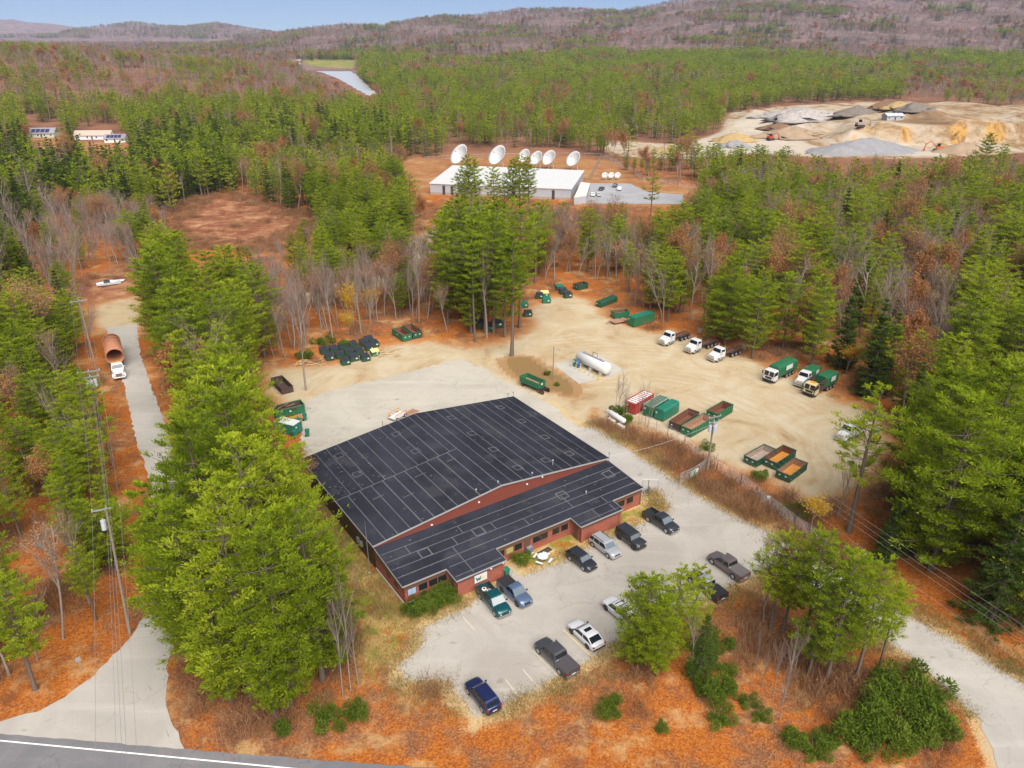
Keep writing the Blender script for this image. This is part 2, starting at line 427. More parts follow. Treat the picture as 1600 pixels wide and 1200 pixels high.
def mat_asphalt(name, a, b, crack=.3, pale=.0):
    t = NT(name); p = t.pos()
    n1 = t.noise(.09, 6, .65, p, .8); n2 = t.noise(1.3, 5, .7, p); n3 = t.noise(22, 3, .6, p)
    c = t.mix(t.step(n1, .32, .68), a, b)
    c = t.mix(t.math('MULTIPLY', t.step(n2, .5, .8), .35), c, tuple(x*.78 for x in a))
    st = t.new("ShaderNodeMapping"); t.link(p, st.inputs[0]); st.inputs[2].default_value = (0, 0, -BANG); st.inputs[3].default_value = (.035, .5, 1)
    c = t.mix(t.math('MULTIPLY', t.step(t.noise(1, 4, .6, st.outputs[0]), .5, .75), .45), c, tuple(min(1, x*1.2) for x in b))
    v = t.new("ShaderNodeTexVoronoi", feature='DISTANCE_TO_EDGE'); v.inputs["Scale"].default_value = .13
    wp = t.new("ShaderNodeVectorMath", operation='ADD'); t.link(p, wp.inputs[0])
    nn = t.new("ShaderNodeTexNoise"); nn.inputs["Scale"].default_value = .6; nn.inputs["Detail"].default_value = 4; t.link(p, nn.inputs[0])
    sc = t.new("ShaderNodeVectorMath", operation='SCALE'); t.link(nn.outputs[1], sc.inputs[0]); sc.inputs[3].default_value = 2.5; t.link(sc.outputs[0], wp.inputs[1])
    t.link(wp.outputs[0], v.inputs["Vector"])
    ck = t.math('MULTIPLY', t.step(v.outputs[0], .012, .002), t.step(t.noise(.15, 2, .5, p), .45, .55))
    c = t.mix(t.math('MULTIPLY', ck, crack), c, tuple(x*.45 for x in a))
    sp = t.step(t.noise(.5, 2, .4, p), .70, .78)
    c = t.mix(t.math('MULTIPLY', sp, .5), c, tuple(x*.5 for x in a))
    lv = t.math('MULTIPLY', t.step(t.noise(3.0, 2, .4, p), .68, .74), t.step(t.noise(.06, 2, .5, p), .5, .62))
    c = t.mix(t.math('MULTIPLY', lv, .35), c, (.34,.15,.05))
    c = t.mix(t.math('MULTIPLY', n3, .25), c, tuple(x*.7 for x in a))
    t.color(c); t.rough(.9); t.p.inputs["Specular IOR Level"].default_value = .2
    t.bump(n3, .15, .02)
    return t.m
BANG = math.atan2(.55907772, .82911526)        # bearing of the building's front

M_GROUND = mat_ground()
M_ASPH = mat_asphalt("pale_asphalt", (.31,.28,.245), (.39,.36,.32))
M_APRON = mat_asphalt("rear_pavement", (.36,.33,.275), (.43,.395,.335), .35)
M_ROADL = mat_asphalt("grey_asphalt", (.33,.305,.275), (.40,.37,.335))
M_HIGHWAY = mat_asphalt("dark_asphalt", (.13,.13,.14), (.19,.18,.185), .3)
M_CONC = mat_asphalt("concrete", (.37,.35,.31), (.45,.42,.375), .2)

# ------------------------------------------------------------------ ground as one sheet to the horizon
def build_ground():
    ang = np.radians(np.arange(-58, 58.01, .14))
    rr = [3, 12, 24]
    r = 34.0
    while r < 12500: rr.append(r); r *= 1.0125
    rr = np.array(rr); na, nr = len(ang), len(rr)
    A, RR = np.meshgrid(ang, rr)
    X = (np.sin(A) * RR).ravel(); Y = (np.cos(A) * RR).ravel()
    Z = height(X, Y)
    P2 = np.stack([X, Y], 1)
    def field(polys, pad, default=-60.0):
        out = np.full(len(X), default)
        for po in polys:
            po = W(po); lo = po.min(0) - pad; hi = po.max(0) + pad
            k = np.where((P2 > lo).all(1) & (P2 < hi).all(1))[0]
            out[k] = np.maximum(out[k], sdf(P2[k], po))
        return out
    d_yard = field([YARD, GRAVEL_L, GRAVEL_MID], 30)
    isl = field([ISLAND], 30, -60); d_yard = np.minimum(d_yard, -isl + .3)
    fields = dict(d_island=isl, d_yard=d_yard, d_pave=field([LOT, ROAD_R], 25), d_clear=field([CLEAR, DIRT_L], 40),
                  d_dish=field([DISH, YARD_LEFT_HOUSES], 40), d_quarry=field([QUARRY], 60), d_qroad=field([QROAD], 40), d_field=field([FIELD], 80))
    lawn = np.array([B_AT(-9, -9), B_AT(46, -7), B_AT(48, 2), B_AT(46, 40), B_AT(-4, 40), B_AT(-9, 20)])
    fields["d_lawn"] = sdf(P2, lawn)
    i = np.arange(na * (nr - 1)).reshape(nr - 1, na)[:, :-1].ravel()
    F = np.stack([i, i + 1, i + na + 1, i + na], 1)
    cz = Z[F].mean(1); cy = Y[F].mean(1)
    cls = np.zeros(len(F), int)
    cls[d_yard[F].mean(1) > 0] = 1
    cls[(cy > 560) & (cz > .5)] = 2
    V = np.stack([X, Y, Z], 1)
    for k, nm in enumerate(("ground", "sand_yard", "hills")):
        f = F[cls == k]; used = np.unique(f); remap = np.full(len(V), -1); remap[used] = np.arange(len(used))
        me = np_mesh(nm, V[used], remap[f], [M_GROUND])
        for an, av in fields.items():
            a = me.attributes.new(an, 'FLOAT', 'POINT'); a.data.foreach_set("value", av[used].astype(np.float32))
        me.polygons.foreach_set("use_smooth", np.ones(len(f), bool))
        o = bpy.data.objects.new(nm, me); COL.objects.link(o); tag(o, kind="structure")

# building frame (front-left corner, along the front, into the depth)
BO = at(632, 945); BU = Vector((math.cos(BANG), math.sin(BANG), 0)); BV = Vector((-math.sin(BANG), math.cos(BANG), 0))
def B_AT(u, v): p = BO + BU * u + BV * v; return np.array([p.x, p.y])

def sheet(name, pts, z, mat, jit=.22, step=1.0, seed=1, straight=False):
    """A flat paved sheet with a slightly ragged edge."""
    rnd = random.Random(seed); w = W(pts); out = []
    for i in range(len(w)):
        a, b = w[i], w[(i+1) % len(w)]; L = np.linalg.norm(b - a); n = max(1, int(L / step)); nrm = np.array([-(b-a)[1], (b-a)[0]]) / max(L, 1e-6)
        for k in range(n):
            q = a + (b - a) * k / n + nrm * (0 if straight else rnd.uniform(-jit, jit)); out.append((q[0], q[1], z))
    bm = bmesh.new(); f = bm.faces.new([bm.verts.new(p) for p in out])
    bm.normal_update(); bm.faces.ensure_lookup_table()
    if bm.faces[0].normal.z < 0: bmesh.ops.reverse_faces(bm, faces=bm.faces)
    bmesh.ops.triangulate(bm, faces=bm.faces)
    me = bpy.data.meshes.new(name); bm.to_mesh(me); bm.free(); me.materials.append(mat)
    o = bpy.data.objects.new(name, me); COL.objects.link(o); return tag(o, kind="structure")

build_ground()
sheet("access_road", ROAD_R, .030, M_ROADL, seed=2)
sheet("parking_lot", LOT, .036, M_ASPH, seed=3)
sheet("rear_pavement", APRON, .042, M_APRON, seed=4, jit=.5, step=.7)
sheet("side_road", ROAD_L, .030, M_ROADL, seed=5)
sheet("highway", ROAD_M, .044, M_HIGHWAY, seed=6, jit=.08)
sheet("concrete_pad", [(863,568),(897,563),(934,592),(905,600)], .030, M_CONC, jit=.02)
sheet("tank_pad", [(905,566),(932,552),(974,578),(950,590)], .034, M_CONC, jit=.04)
sheet("office_parking", DISH_LOT, .05, mat_asphalt("office_asphalt", (.27,.27,.28), (.34,.34,.35)), jit=.1)

M_LINEW = paint("white_road_paint", (.72,.72,.70), .7, var=.2, scale=.8)
M_LINEY = paint("faded_yellow_paint", (.60,.46,.16), .7, var=.25, scale=1)
M_LINEF = paint("worn_pale_paint", (.50,.44,.32), .8, var=.15, scale=1)
def line(name, p, q, z, w, mat):
    a, b = at(*p), at(*q); d = (b - a).normalized(); n = Vector((-d.y, d.x, 0)) * w / 2
    m = MB(); m.add([(*(a+n)[:2], z), (*(b+n)[:2], z), (*(b-n)[:2], z), (*(a-n)[:2], z)], [(0,1,2,3)])
    return tag(m.build(name, mat), kind="structure")
line("road_edge_line", (-300,1129), (600,1215), .050, .16, M_LINEW)
for p, q, m in (((880,984),(926,1028),M_LINEY), ((832,1016),(875,1060),M_LINEF), ((817,1046),(842,1076),M_LINEF), ((790,1062),(812,1090),M_LINEF), ((723,964),(742,985),M_LINEF)):
    line("parking_line", p, q, .042, .11, m)

# river
def build_river():
    t = NT("sky_tinted_river"); t.color(t.mix(t.noise(.02, 3, .5, t.pos()), (.42,.44,.45), (.54,.56,.57))); t.rough(.3); t.p.inputs["Specular IOR Level"].default_value = 1.0  # pale base colour carries the sky's reflection in the water
    t.bump(t.noise(.6, 3, .6, t.pos()), .1, .1)
    sheet("river", RIVER, .25, t.m, jit=1.5, step=12, seed=9)
build_river()
# ------------------------------------------------------------------ the brick building with the dark roof
def mat_brick():
    t = NT("red_brick"); co = t.coord('Object')
    sx = t.new("ShaderNodeSeparateXYZ"); t.link(co, sx.inputs[0]); cm = t.new("ShaderNodeCombineXYZ")
    t.link(t.math('ADD', sx.outputs[0], sx.outputs[1]), cm.inputs[0]); t.link(sx.outputs[2], cm.inputs[1])
    b = t.new("ShaderNodeTexBrick"); t.link(cm.outputs[0], b.inputs[0]); b.inputs["Scale"].default_value = 1
    b.inputs["Brick Width"].default_value = .42; b.inputs["Row Height"].default_value = .14; b.inputs["Mortar Size"].default_value = .012
    b.inputs[1].default_value = (.34,.075,.04,1); b.inputs[2].default_value = (.25,.055,.032,1); b.inputs[3].default_value = (.26,.15,.11,1)
    n = t.noise(.6, 5, .65, co)
    t.color(t.mix(t.math('MULTIPLY', t.step(n, .45, .75), .45), b.outputs[0], (.20,.07,.05))); t.rough(.85)
    t.bump(b.outputs[1], .2, .01); return t.m
def mat_rib(name, a, b, scale=3.2, axis=0):
    t = NT(name); co = t.coord('Object'); sx = t.new("ShaderNodeSeparateXYZ"); t.link(co, sx.inputs[0])
    w = t.math('PINGPONG', t.math('MULTIPLY', sx.outputs[axis], scale), .5)
    g = t.step(w, .0, .12)
    n = t.noise(.5, 5, .7, co)
    c = t.mix(g, tuple(x*.55 for x in a), t.mix(n, a, b)); t.color(c); t.rough(.55); t.bump(g, .4, .03); return t.m
def mat_roof():
    t = NT("dark_roof_membrane"); co = t.coord('Object')
    n = t.noise(.12, 6, .7, co); n2 = t.noise(1.4, 5, .75, co); n3 = t.noise(9, 2, .5, co)
    c = t.mix(t.step(n, .32, .68), (.013,.014,.021), (.028,.030,.043))
    pond = t.step(t.noise(.28, 3, .5, co), .56, .66); c = t.mix(t.math('MULTIPLY', pond, .45), c, (.05,.049,.055))
    c = t.mix(t.math('MULTIPLY', t.step(n2, .52, .8), .6), c, (.045,.044,.05))
    c = t.mix(t.math('MULTIPLY', t.step(n3, .72, .78), .5), c, (.2,.19,.18))
    t.color(c); t.rough(.8); t.p.inputs['Specular IOR Level'].default_value = .2; return t.m
M_BRICK = mat_brick(); M_ROOF = mat_roof()
M_SEAM = paint("pale_roof_seam", (.092,.092,.10), .8, var=.55, scale=.9)
M_TRIMR = paint("grey_roof_edge", (.30,.29,.28), .6)
M_GABLE = mat_rib("rust_red_metal_siding", (.17,.040,.026), (.22,.058,.036))
M_HALLW = mat_rib("dark_brown_metal_siding", (.045,.022,.017), (.065,.03,.022), axis=1)
M_FASCIA = mat_rib("brown_wood_fascia", (.105,.05,.032), (.16,.075,.045), 4.0)
M_FASCIAS = mat_rib("brown_wood_fascia_side", (.105,.05,.032), (.16,.075,.045), 4.0, axis=1)
M_WGLASS = glass("window_glass", (.018,.02,.022))
M_FRAME = paint("dark_bronze_frame", (.05,.04,.035), .5)
M_WHITE = paint("white_paint", (.56,.56,.55), .5, var=.06)
M_CONCT = paint("pale_concrete", (.50,.47,.42), .9, var=.2, scale=3)
M_GALV = paint("galvanised_steel", (.42,.43,.44), .45, .6, var=.2)
M_BLACK = paint("black_plastic", (.018,.018,.02), .6)
M_DOOR = paint("brown_door", (.11,.05,.035), .5)

BW, LD, HD = 40.3, 8.35, 35.0
ZF, ZB, ZE, ZP = 3.0, 3.72, 4.17, 6.4
bld = thing("warehouse_building", "long red brick and brown metal building under a dark seamed roof beside the parking lot", "building", (BO.x, BO.y, 0), BANG)

def wall(mb, u0, v0, u1, v1, z0, z1, th=.25):
    """An upright wall slab, its outer face on the line (u0,v0)-(u1,v1), outside to the right of travel."""
    d = Vector((u1-u0, v1-v0, 0)).normalized(); n = Vector((-d.y, d.x, 0)) * th
    a = Vector((u0, v0, 0)); b = Vector((u1, v1, 0))
    mb.add([(a.x,a.y,z0),(b.x,b.y,z0),(b.x+n.x,b.y+n.y,z0),(a.x+n.x,a.y+n.y,z0),(a.x,a.y,z1),(b.x,b.y,z1),(b.x+n.x,b.y+n.y,z1),(a.x+n.x,a.y+n.y,z1)],
           [(3,2,1,0),(4,5,6,7),(0,1,5,4),(1,2,6,5),(2,3,7,6),(3,0,4,7)])
# hall: left, right, back walls and front gable
m = MB(); wall(m, 0, HD, 0, LD-.05, 0, ZE-.08); wall(m, BW, LD-.05, BW, HD, 0, ZE-.08)
m.prism([(0.26,0),(BW-.26,0),(BW-.26,ZE-.08),(BW/2,ZP-.12),(.26,ZE-.08)], 'y', HD-.25, HD)
m.build("hall_wall", M_HALLW, bld)
m = MB(); m.prism([(0.02,ZB-.6),(BW-.02,ZB-.6),(BW-.02,ZE-.06),(BW/2,ZP-.08),(.02,ZE-.06)], 'y', LD-.2, LD)
m.build("gable_wall", M_GABLE, bld)
# hall roof: two slopes with an overhang and an edge trim
def roof_z(u): return ZE + (ZP-ZE) * (1 - abs(u-BW/2)/(BW/2))
ov = .35; y0, y1 = LD-.32, HD+.3
m = MB(); zl = ZE - (ZP-ZE)*ov/(BW/2)
m.prism([(-ov,zl-.06),(BW/2,ZP-.06),(BW+ov,zl-.06),(BW+ov,zl+.1),(BW/2,ZP+.1),(-ov,zl+.1)], 'y', y0, y1)
hr = m.build("hall_roof", M_ROOF, bld)
m = MB()
def rstrip(mb, u0, v0, u1, v1, w, up=.104, h=None):
    h = h or (lambda u, v: roof_z(u)); a = Vector((u0,v0,0)); b = Vector((u1,v1,0)); d = (b-a).normalized(); n = Vector((-d.y,d.x,0))*w/2
    q = [a+n, b+n, b-n, a-n]; lo = [(p.x,p.y,h(p.x,p.y)+up-.02) for p in q]; hi = [(p.x,p.y,h(p.x,p.y)+up+.006) for p in q]
    mb.loft([lo, hi])
rnd = random.Random(4)
VM = LD + (HD-LD)*.47
k = 0
for u in np.arange(1.55, BW-.5, 1.86):
    if abs(u-BW/2) < .25: continue
    if u < BW/2:
        rstrip(m, u, y0+.05, u, VM-.1, .12 + .05*rnd.random()); rstrip(m, u+.5, VM+.1, u+.5, y1-.05, .09 + .05*rnd.random())
    else: rstrip(m, u, y0+.05, u, y1-.05, .10 + .06*rnd.random())
rstrip(m, -.2, VM, BW/2-.2, VM, .16); rstrip(m, BW/2-.1, y0+.05, BW/2-.1, y1-.05, .13, up=.098)
rstrip(m, 7.6, LD+6.6, 9.4, LD+6.6, .12); rstrip(m, 4.0, LD+9.2, 5.8, LD+9.2, .14); rstrip(m, 11.3, LD+10, 13.1, LD+10, .14)
rstrip(m, 17.0, VM-2.2, 18.6, VM-2.2, .14)
def ring(mb, u, v, s, w=.13, h=None, up=.108):
    for a, b, c, d in ((-s,-s,s,-s),(s,-s,s,s),(s,s,-s,s),(-s,s,-s,-s)): rstrip(mb, u+a, v+b, u+c, v+d, w, up, h)
def roofpt(px, py):
    for z in (5.4,): pass
    z = 5.3
    for _ in range(12):
        p = at(px, py, z) - Vector((BO.x, BO.y, z)); u = p.dot(BU); v = p.dot(BV); z = roof_z(u) + .1 if v > LD-.4 else ZF + .7*v/LD
    return u, v
C8 = lambda x, y: (460 + x*.375, 600 + y*.375)
for x, y in ((857,97),(655,140),(945,155),(740,206),(1043,221),(830,272),(1145,290),(1048,317),(932,348),(425,208),(187,298),(262,376),(505,279)):
    u, v = roofpt(*C8(x, y)); ring(m, u, v, .62, .16 if x > 600 else .10)
for i in range(150):                      # loose patches and pale spots
    if i < 60: u, v = rnd.uniform(.8, 8), rnd.uniform(VM, HD-2)
    else: u, v = rnd.uniform(.5, BW-.5), rnd.uniform(LD, HD)
    if abs(u-BW/2) < .6: continue
    s = rnd.uniform(.06, .18); rstrip(m, u, v, u+s*1.6*rnd.random()+.08, v+s*(rnd.random()-.5), s)
m.build("roof_seams", M_SEAM, hr)
m = MB()
for s in (0, 1):
    ua, ub = (-ov, BW/2) if s == 0 else (BW/2, BW+ov)
    for v in (y0-.05, y1):
        za, zb = (zl, ZP) if s == 0 else (ZP, zl)
        m.loft([[(ua,v,za-.12),(ua,v+.05,za-.12),(ua,v+.05,za+.13),(ua,v,za+.13)],[(ub,v,zb-.12),(ub,v+.05,zb-.12),(ub,v+.05,zb+.13),(ub,v,zb+.13)]])
m.box(-ov-.06,-ov-.002, y0-.05, y1+.05, zl-.14, zl+.11); m.box(BW+ov+.002, BW+ov+.06, y0-.05, y1+.05, zl-.14, zl+.11)
m.build("roof_edge_trim", M_TRIMR, bld)
# office block along the front with its two projecting bays
B1, B2 = (6.3, 13.5, -2.6), (26.65, 34.1, -2.35)
foot = [(0,0),(B1[0],0),(B1[0],B1[2]),(B1[1],B1[2]),(B1[1],0),(B2[0],0),(B2[0],B2[2]),(B2[1],B2[2]),(B2[1],0),(BW,0),(BW,LD)]
m = MB(); zw = 2.25
wall(m, 0, LD, 0, 0, .0, zw)
for a, b in zip(foot[:-1], foot[1:]): wall(m, a[0], a[1], b[0], b[1], 0, zw)
m.build("office_wall", M_BRICK, bld)
g = .10
allf = [(0,LD)] + foot
for a, b in zip(allf[:-1], allf[1:]):
    d = Vector((b[0]-a[0], b[1]-a[1], 0)).normalized(); n = Vector((d.y,-d.x,0))*g
    tgt = MB()
    zz = lambda v: ZF + (ZB-ZF)*v/LD
    p = [Vector((a[0],a[1],0))+n-d*0, Vector((b[0],b[1],0))+n+d*0]
    q = [p[0]-n*2.2, p[1]-n*2.2]
    tgt.add([(p[0].x,p[0].y,zw-.02),(p[1].x,p[1].y,zw-.02),(q[1].x,q[1].y,zw-.02),(q[0].x,q[0].y,zw-.02),
             (p[0].x,p[0].y,zz(a[1])-.03),(p[1].x,p[1].y,zz(b[1])-.03),(q[1].x,q[1].y,zz(b[1])-.03),(q[0].x,q[0].y,zz(a[1])-.03)],
            [(3,2,1,0),(4,5,6,7),(0,1,5,4),(1,2,6,5),(2,3,7,6),(3,0,4,7)])
    tgt.build("fascia", M_FASCIAS if abs(d.y) > .5 else M_FASCIA, bld)
o_ = .2
def lean_z(u, v): return ZF + (ZB-ZF)*v/LD
rp = [(-o_,-o_),(B1[0]-o_,-o_),(B1[0]-o_,B1[2]-o_),(B1[1]+o_,B1[2]-o_),(B1[1]+o_,-o_),(B2[0]-o_,-o_),(B2[0]-o_,B2[2]-o_),(B2[1]+o_,B2[2]-o_),(B2[1]+o_,-o_),(BW+o_,-o_),(BW+o_,LD-.22),(-o_,LD-.22)]
m = MB(); m.loft([[(u,v,lean_z(u,v)-.05) for u,v in rp],[(u,v,lean_z(u,v)+.08) for u,v in rp]])
orf = m.build("office_roof", M_ROOF, bld)
bm = bmesh.new(); bm.from_mesh(orf.data); bmesh.ops.triangulate(bm, faces=[f for f in bm.faces if len(f.verts) > 4]); bm.to_mesh(orf.data); bm.free()
m = MB()
for i, v in enumerate((1.5, 3.1, 4.75, 6.4)):
    rstrip(m, 0, v, BW, v, .12 if i else .15, .084, lean_z)
for u, v0, v1 in ((8.9, -2.4, 3.1), (9.8, 3.1, 4.75), (11.6, 4.75, 6.4), (20.5, 1.5, 3.1), (28.3, 1.5, 4.75), (3.5, 4.75, 6.4), (33.4, -.1, 1.5), (16, 3.1, 4.75), (30.3, -2.2, -.4), (33.3, -2.2, -.6)):
    rstrip(m, u, v0, u, v1, .13, .0845, lean_z)
rstrip(m, B1[0]+.1, -2.05, B1[1]-.1, -2.05, .12, .084, lean_z); rstrip(m, B1[0]+.3, -.1, B1[1]+.1, -.1, .12, .084, lean_z)
rstrip(m, B2[0]+.1, -1.9, B2[1]-.1, -1.9, .10, .084, lean_z); rstrip(m, B2[0]+.3, -.25, B2[1], -.25, .10, .084, lean_z)
for u, v in ((5.2, 3.9), (13.6, 4.0), (28.6, 4.6), (38.1, 5.2)): ring(m, u, v, .75, .2, lean_z, .085)
for i in range(40):
    u, v = rnd.uniform(.5, BW-.5), rnd.uniform(.2, LD-.6); s = rnd.uniform(.06, .2); rstrip(m, u, v, u+.1+s*rnd.random(), v, s, .084, lean_z)
m.build("roof_seams", M_SEAM, orf)
m = MB()
for a, b in zip(rp[:-2], rp[1:-1]):
    d = Vector((b[0]-a[0], b[1]-a[1], 0)).normalized(); n = Vector((d.y,-d.x,0))*.05
    q = [Vector((a[0],a[1],0)), Vector((b[0],b[1],0))]
    m.loft([[tuple(q[0]+n*.04+Vector((0,0,lean_z(*a)-.08))), tuple(q[0]+n+Vector((0,0,lean_z(*a)-.08))), tuple(q[0]+n+Vector((0,0,lean_z(*a)+.12))), tuple(q[0]+n*.04+Vector((0,0,lean_z(*a)+.12)))],
            [tuple(q[1]+n*.04+Vector((0,0,lean_z(*b)-.08))), tuple(q[1]+n+Vector((0,0,lean_z(*b)-.08))), tuple(q[1]+n+Vector((0,0,lean_z(*b)+.12))), tuple(q[1]+n*.04+Vector((0,0,lean_z(*b)+.12)))]])
m.loft([[(-o_-.05,-o_,0+lean_z(0,-.2)-.08),(-o_-.002,-o_,lean_z(0,-.2)-.08),(-o_-.002,-o_,lean_z(0,-.2)+.12),(-o_-.05,-o_,lean_z(0,-.2)+.12)],
        [(-o_-.05,LD-.3,ZB-.08),(-o_-.002,LD-.3,ZB-.08),(-o_-.002,LD-.3,ZB+.12),(-o_-.05,LD-.3,ZB+.12)]])
m.build("roof_edge_trim", M_TRIMR, bld)
# windows, doors
def window(u, v, w=1.15, h=.95, zc=1.68, axis='u', mat=None, lab=None):
    f = MB(); p = MB(); s = MB()
    if axis == 'u':
        y = v
        f.box(u-w/2-.06,u+w/2+.06,y-.05,y+.02,zc+h/2,zc+h/2+.07); f.box(u-w/2-.06,u+w/2+.06,y-.05,y+.02,zc-h/2-.07,zc-h/2)
        f.box(u-w/2-.06,u-w/2,y-.05,y+.02,zc-h/2,zc+h/2); f.box(u+w/2,u+w/2+.06,y-.05,y+.02,zc-h/2,zc+h/2)
        p.box(u-w/2,u+w/2,y-.02,y+.01,zc-h/2,zc+h/2); s.box(u-w/2-.1,u+w/2+.1,y-.12,y+.0,zc-h/2-.14,zc-h/2-.072)
    else:
        x = u
        f.box(x-.05,x+.02,v-w/2-.06,v+w/2+.06,zc+h/2,zc+h/2+.07); f.box(x-.05,x+.02,v-w/2-.06,v+w/2+.06,zc-h/2-.07,zc-h/2)
        f.box(x-.05,x+.02,v-w/2-.06,v-w/2,zc-h/2,zc+h/2); f.box(x-.05,x+.02,v+w/2,v+w/2+.06,zc-h/2,zc+h/2)
        p.box(x-.02,x+.01,v-w/2,v+w/2,zc-h/2,zc+h/2); s.box(x-.12,x,v-w/2-.1,v+w/2+.1,zc-h/2-.14,zc-h/2-.072)
    o = f.build("window", M_FRAME, bld); p.build("pane", mat or M_WGLASS, o); s.build("sill", M_BRICK, o)
    if lab: o["label"] = lab
M_BLUEW = paint("blue_white_window_covering", (.30,.40,.55), .4, var=.5, scale=3)
M_YELW = paint("yellow_green_window_covering", (.35,.30,.10), .4, var=.4, scale=4)
for u in (1.15, 2.75, 4.2, 5.55): window(u, 0, mat=M_BLUEW if u < 2 else None, lab="window covered in blue and white" if u < 2 else None)
for u in (14.6, 16.1, 17.5, 20.6, 21.9, 24.0, 25.5): window(u, 0, mat=M_YELW if u == 16.1 else None, lab="window covered in yellow green" if u == 16.1 else None)
for u in (36.3, 38.0): window(u, 0)
for v in (2.2, 4.4): window(0, v, axis='v', w=.9, h=.6)
def door(u, v, w=1.0, axis='u'):
    d = MB(); h = MB()
    if axis == 'u': d.box(u-w/2,u+w/2,v-.05,v+.02,.05,2.15); h.box(u+w/2-.16,u+w/2-.1,v-.11,v-.045,1.0,1.12)
    else: d.box(u-.05,u+.02,v-w/2,v+w/2,.05,2.15); h.box(u-.11,u-.045,v+w/2-.16,v+w/2-.1,1.0,1.12)
    o = d.build("door", M_DOOR, bld); h.build("handle", M_GALV, o)
door(19.0, 0, 1.1); door(35.0, 0, 1.2); door(B1[0], -1.3, 1.0, 'v'); door(B2[0], -1.2, 1.0, 'v')
m = MB(); m.box(-.09, -.002, -.05, LD, 0, .38); m.box(-.09, BW*.155, -.09, -.002, 0, .16); m.build("foundation_ledge", M_CONCT, bld)
for u, v in ((B1[0]+.2, B1[2]), (B1[1]-.2, B1[2]), (B2[0]+.2, B2[2]), (B2[1]-.2, B2[2])):      # brick piers at the bay corners
    m = MB(); m.cbox(u, v-.06, zw/2, .36, .118, zw-.01); m.build("brick_pier", M_BRICK, bld)
# white sign with the green and gold letters
sg = MB(); sgu = 9.75
sg.box(sgu-.95, sgu+.95, B1[2]-.16, B1[2]-.10, 1.15, 2.3); so = sg.build("sign", M_WHITE, bld); so["label"] = "white sign with green W and pale gold M letters"
def letters(name, polys, mat, parent, y, th=.02):
    m = MB()
    for po in polys: m.prism(po, 'y', y-th, y)
    return m.build(name, mat, parent)
M_SGREEN = paint("sign_green", (.01,.13,.09), .5); M_SGOLD = paint("sign_gold", (.62,.60,.28), .5)
def bar2(a, b, w): return [(a[0]-w/2,a[1]),(a[0]+w/2,a[1]),(b[0]+w/2,b[1]),(b[0]-w/2,b[1])]
S = lambda x, z: (sgu + x, 1.45 + z)
letters("letter_w", [bar2(S(-.72,.55),S(-.52,0),.17), bar2(S(-.52,0),S(-.36,.42),.15), bar2(S(-.36,.42),S(-.20,0),.15), bar2(S(-.20,0),S(0,.55),.17)], M_SGREEN, so, B1[2]-.161)
letters("letter_m", [bar2(S(.02,.55),S(.16,.12),.15), bar2(S(.16,.12),S(.33,.55),.13), bar2(S(.36,.55),S(.50,.10),.13), bar2(S(.50,.10),S(.66,.55),.15)], M_SGOLD, so, B1[2]-.161)
# wall lamps, vents and pipes
for u, v, z in ((11.3, B1[2]-.08, 2.5), (13.2, B1[2]-.08, 2.6), (27.4, LD-.22, 5.3), (24.6, LD-.22, 5.0), (8.5, LD-.22, 4.1), (16.2, LD-.22, 4.95)):
    m = MB(); m.cbox(u, v-.09, z, .28, .18, .2); m.build("wall_lamp", M_WHITE, bld, bevel=.03)
for x, y, hh in ((1215,460,.5),(1075,375,.9),(848,413,.4),(757,450,.55),(990,430,.3)):
    u, v = roofpt(*C8(x, y)); z = roof_z(u) if v > LD-.3 else lean_z(u, v)
    m = MB(); m.tube([(u,v,z-.1),(u,v,z+hh)], .09, 8); m.tube([(u,v,z+hh+.002),(u,v,z+hh+.1)], [.17,.12], 8); m.build("roof_vent", M_GALV, bld)
for u, v, z in ((-.15, HD+.15, ZE), (14, HD+.2, 5.7), (BW+.2, HD+.2, ZE), (BW+.3, LD-.3, ZE), (BW-1.0, HD+.2, ZE)):
    m = MB(); m.tube([(u,v,z-.3),(u,v,z+.95)], .035, 6); m.cbox(u, v, z+1.0, .16, .12, .1); m.build("roof_edge_light", M_FRAME, bld)
m = MB()                                   # dark service boxes on the left wall
for v in (12.5, 13.6): m.box(-.28, -.002, v, v+.55, 1.2, 2.0)
m.build("service_box", M_GALV, bld)

# antenna mast at the hall corner
p = at(584, 893); ant = thing("antenna_mast", "thin grey mast rising beside the near left corner of the dark roofed hall", "mast", (p.x-.5, p.y-.2, 0))
m = MB(); m.tube([(0,0,0),(0,0,7.4)], [.05,.03], 6); m.build("pole", M_GALV, ant)
m = MB(); m.tube([(0,0,7.4),(0,0,8.3)], .012, 5); m.build("whip", M_GALV, ant)
m = MB(); m.cbox(0,0,.06,.3,.3,.12); m.build("base_plate", M_CONCT, ant)
# ------------------------------------------------------------------ vehicles
M_TYRE = paint("tyre_rubber", (.014,.014,.015), .85)
M_RIM = paint("alloy_rim", (.45,.46,.48), .35, .7)
M_RIMD = paint("dark_rim", (.05,.05,.055), .4, .5)
M_GL = glass()
M_GLS = glass("sky_tinted_windshield", (.15,.18,.20))  # base colour lightened to hold reflected sky, with the dashboard behind
M_TRIM = paint("black_trim", (.02,.02,.022), .55)
M_CHROME = paint("chrome", (.6,.6,.62), .18, .9)
M_HEAD = paint("headlight_lens", (.72,.74,.76), .12)
M_TAIL = paint("taillight_lens", (.30,.012,.01), .2)
M_PLATE = paint("number_plate", (.55,.57,.55), .5)
def carpaint(name, col, metal=.35): return paint(name, col, .28, metal, var=.06, scale=.9, coat=.6)

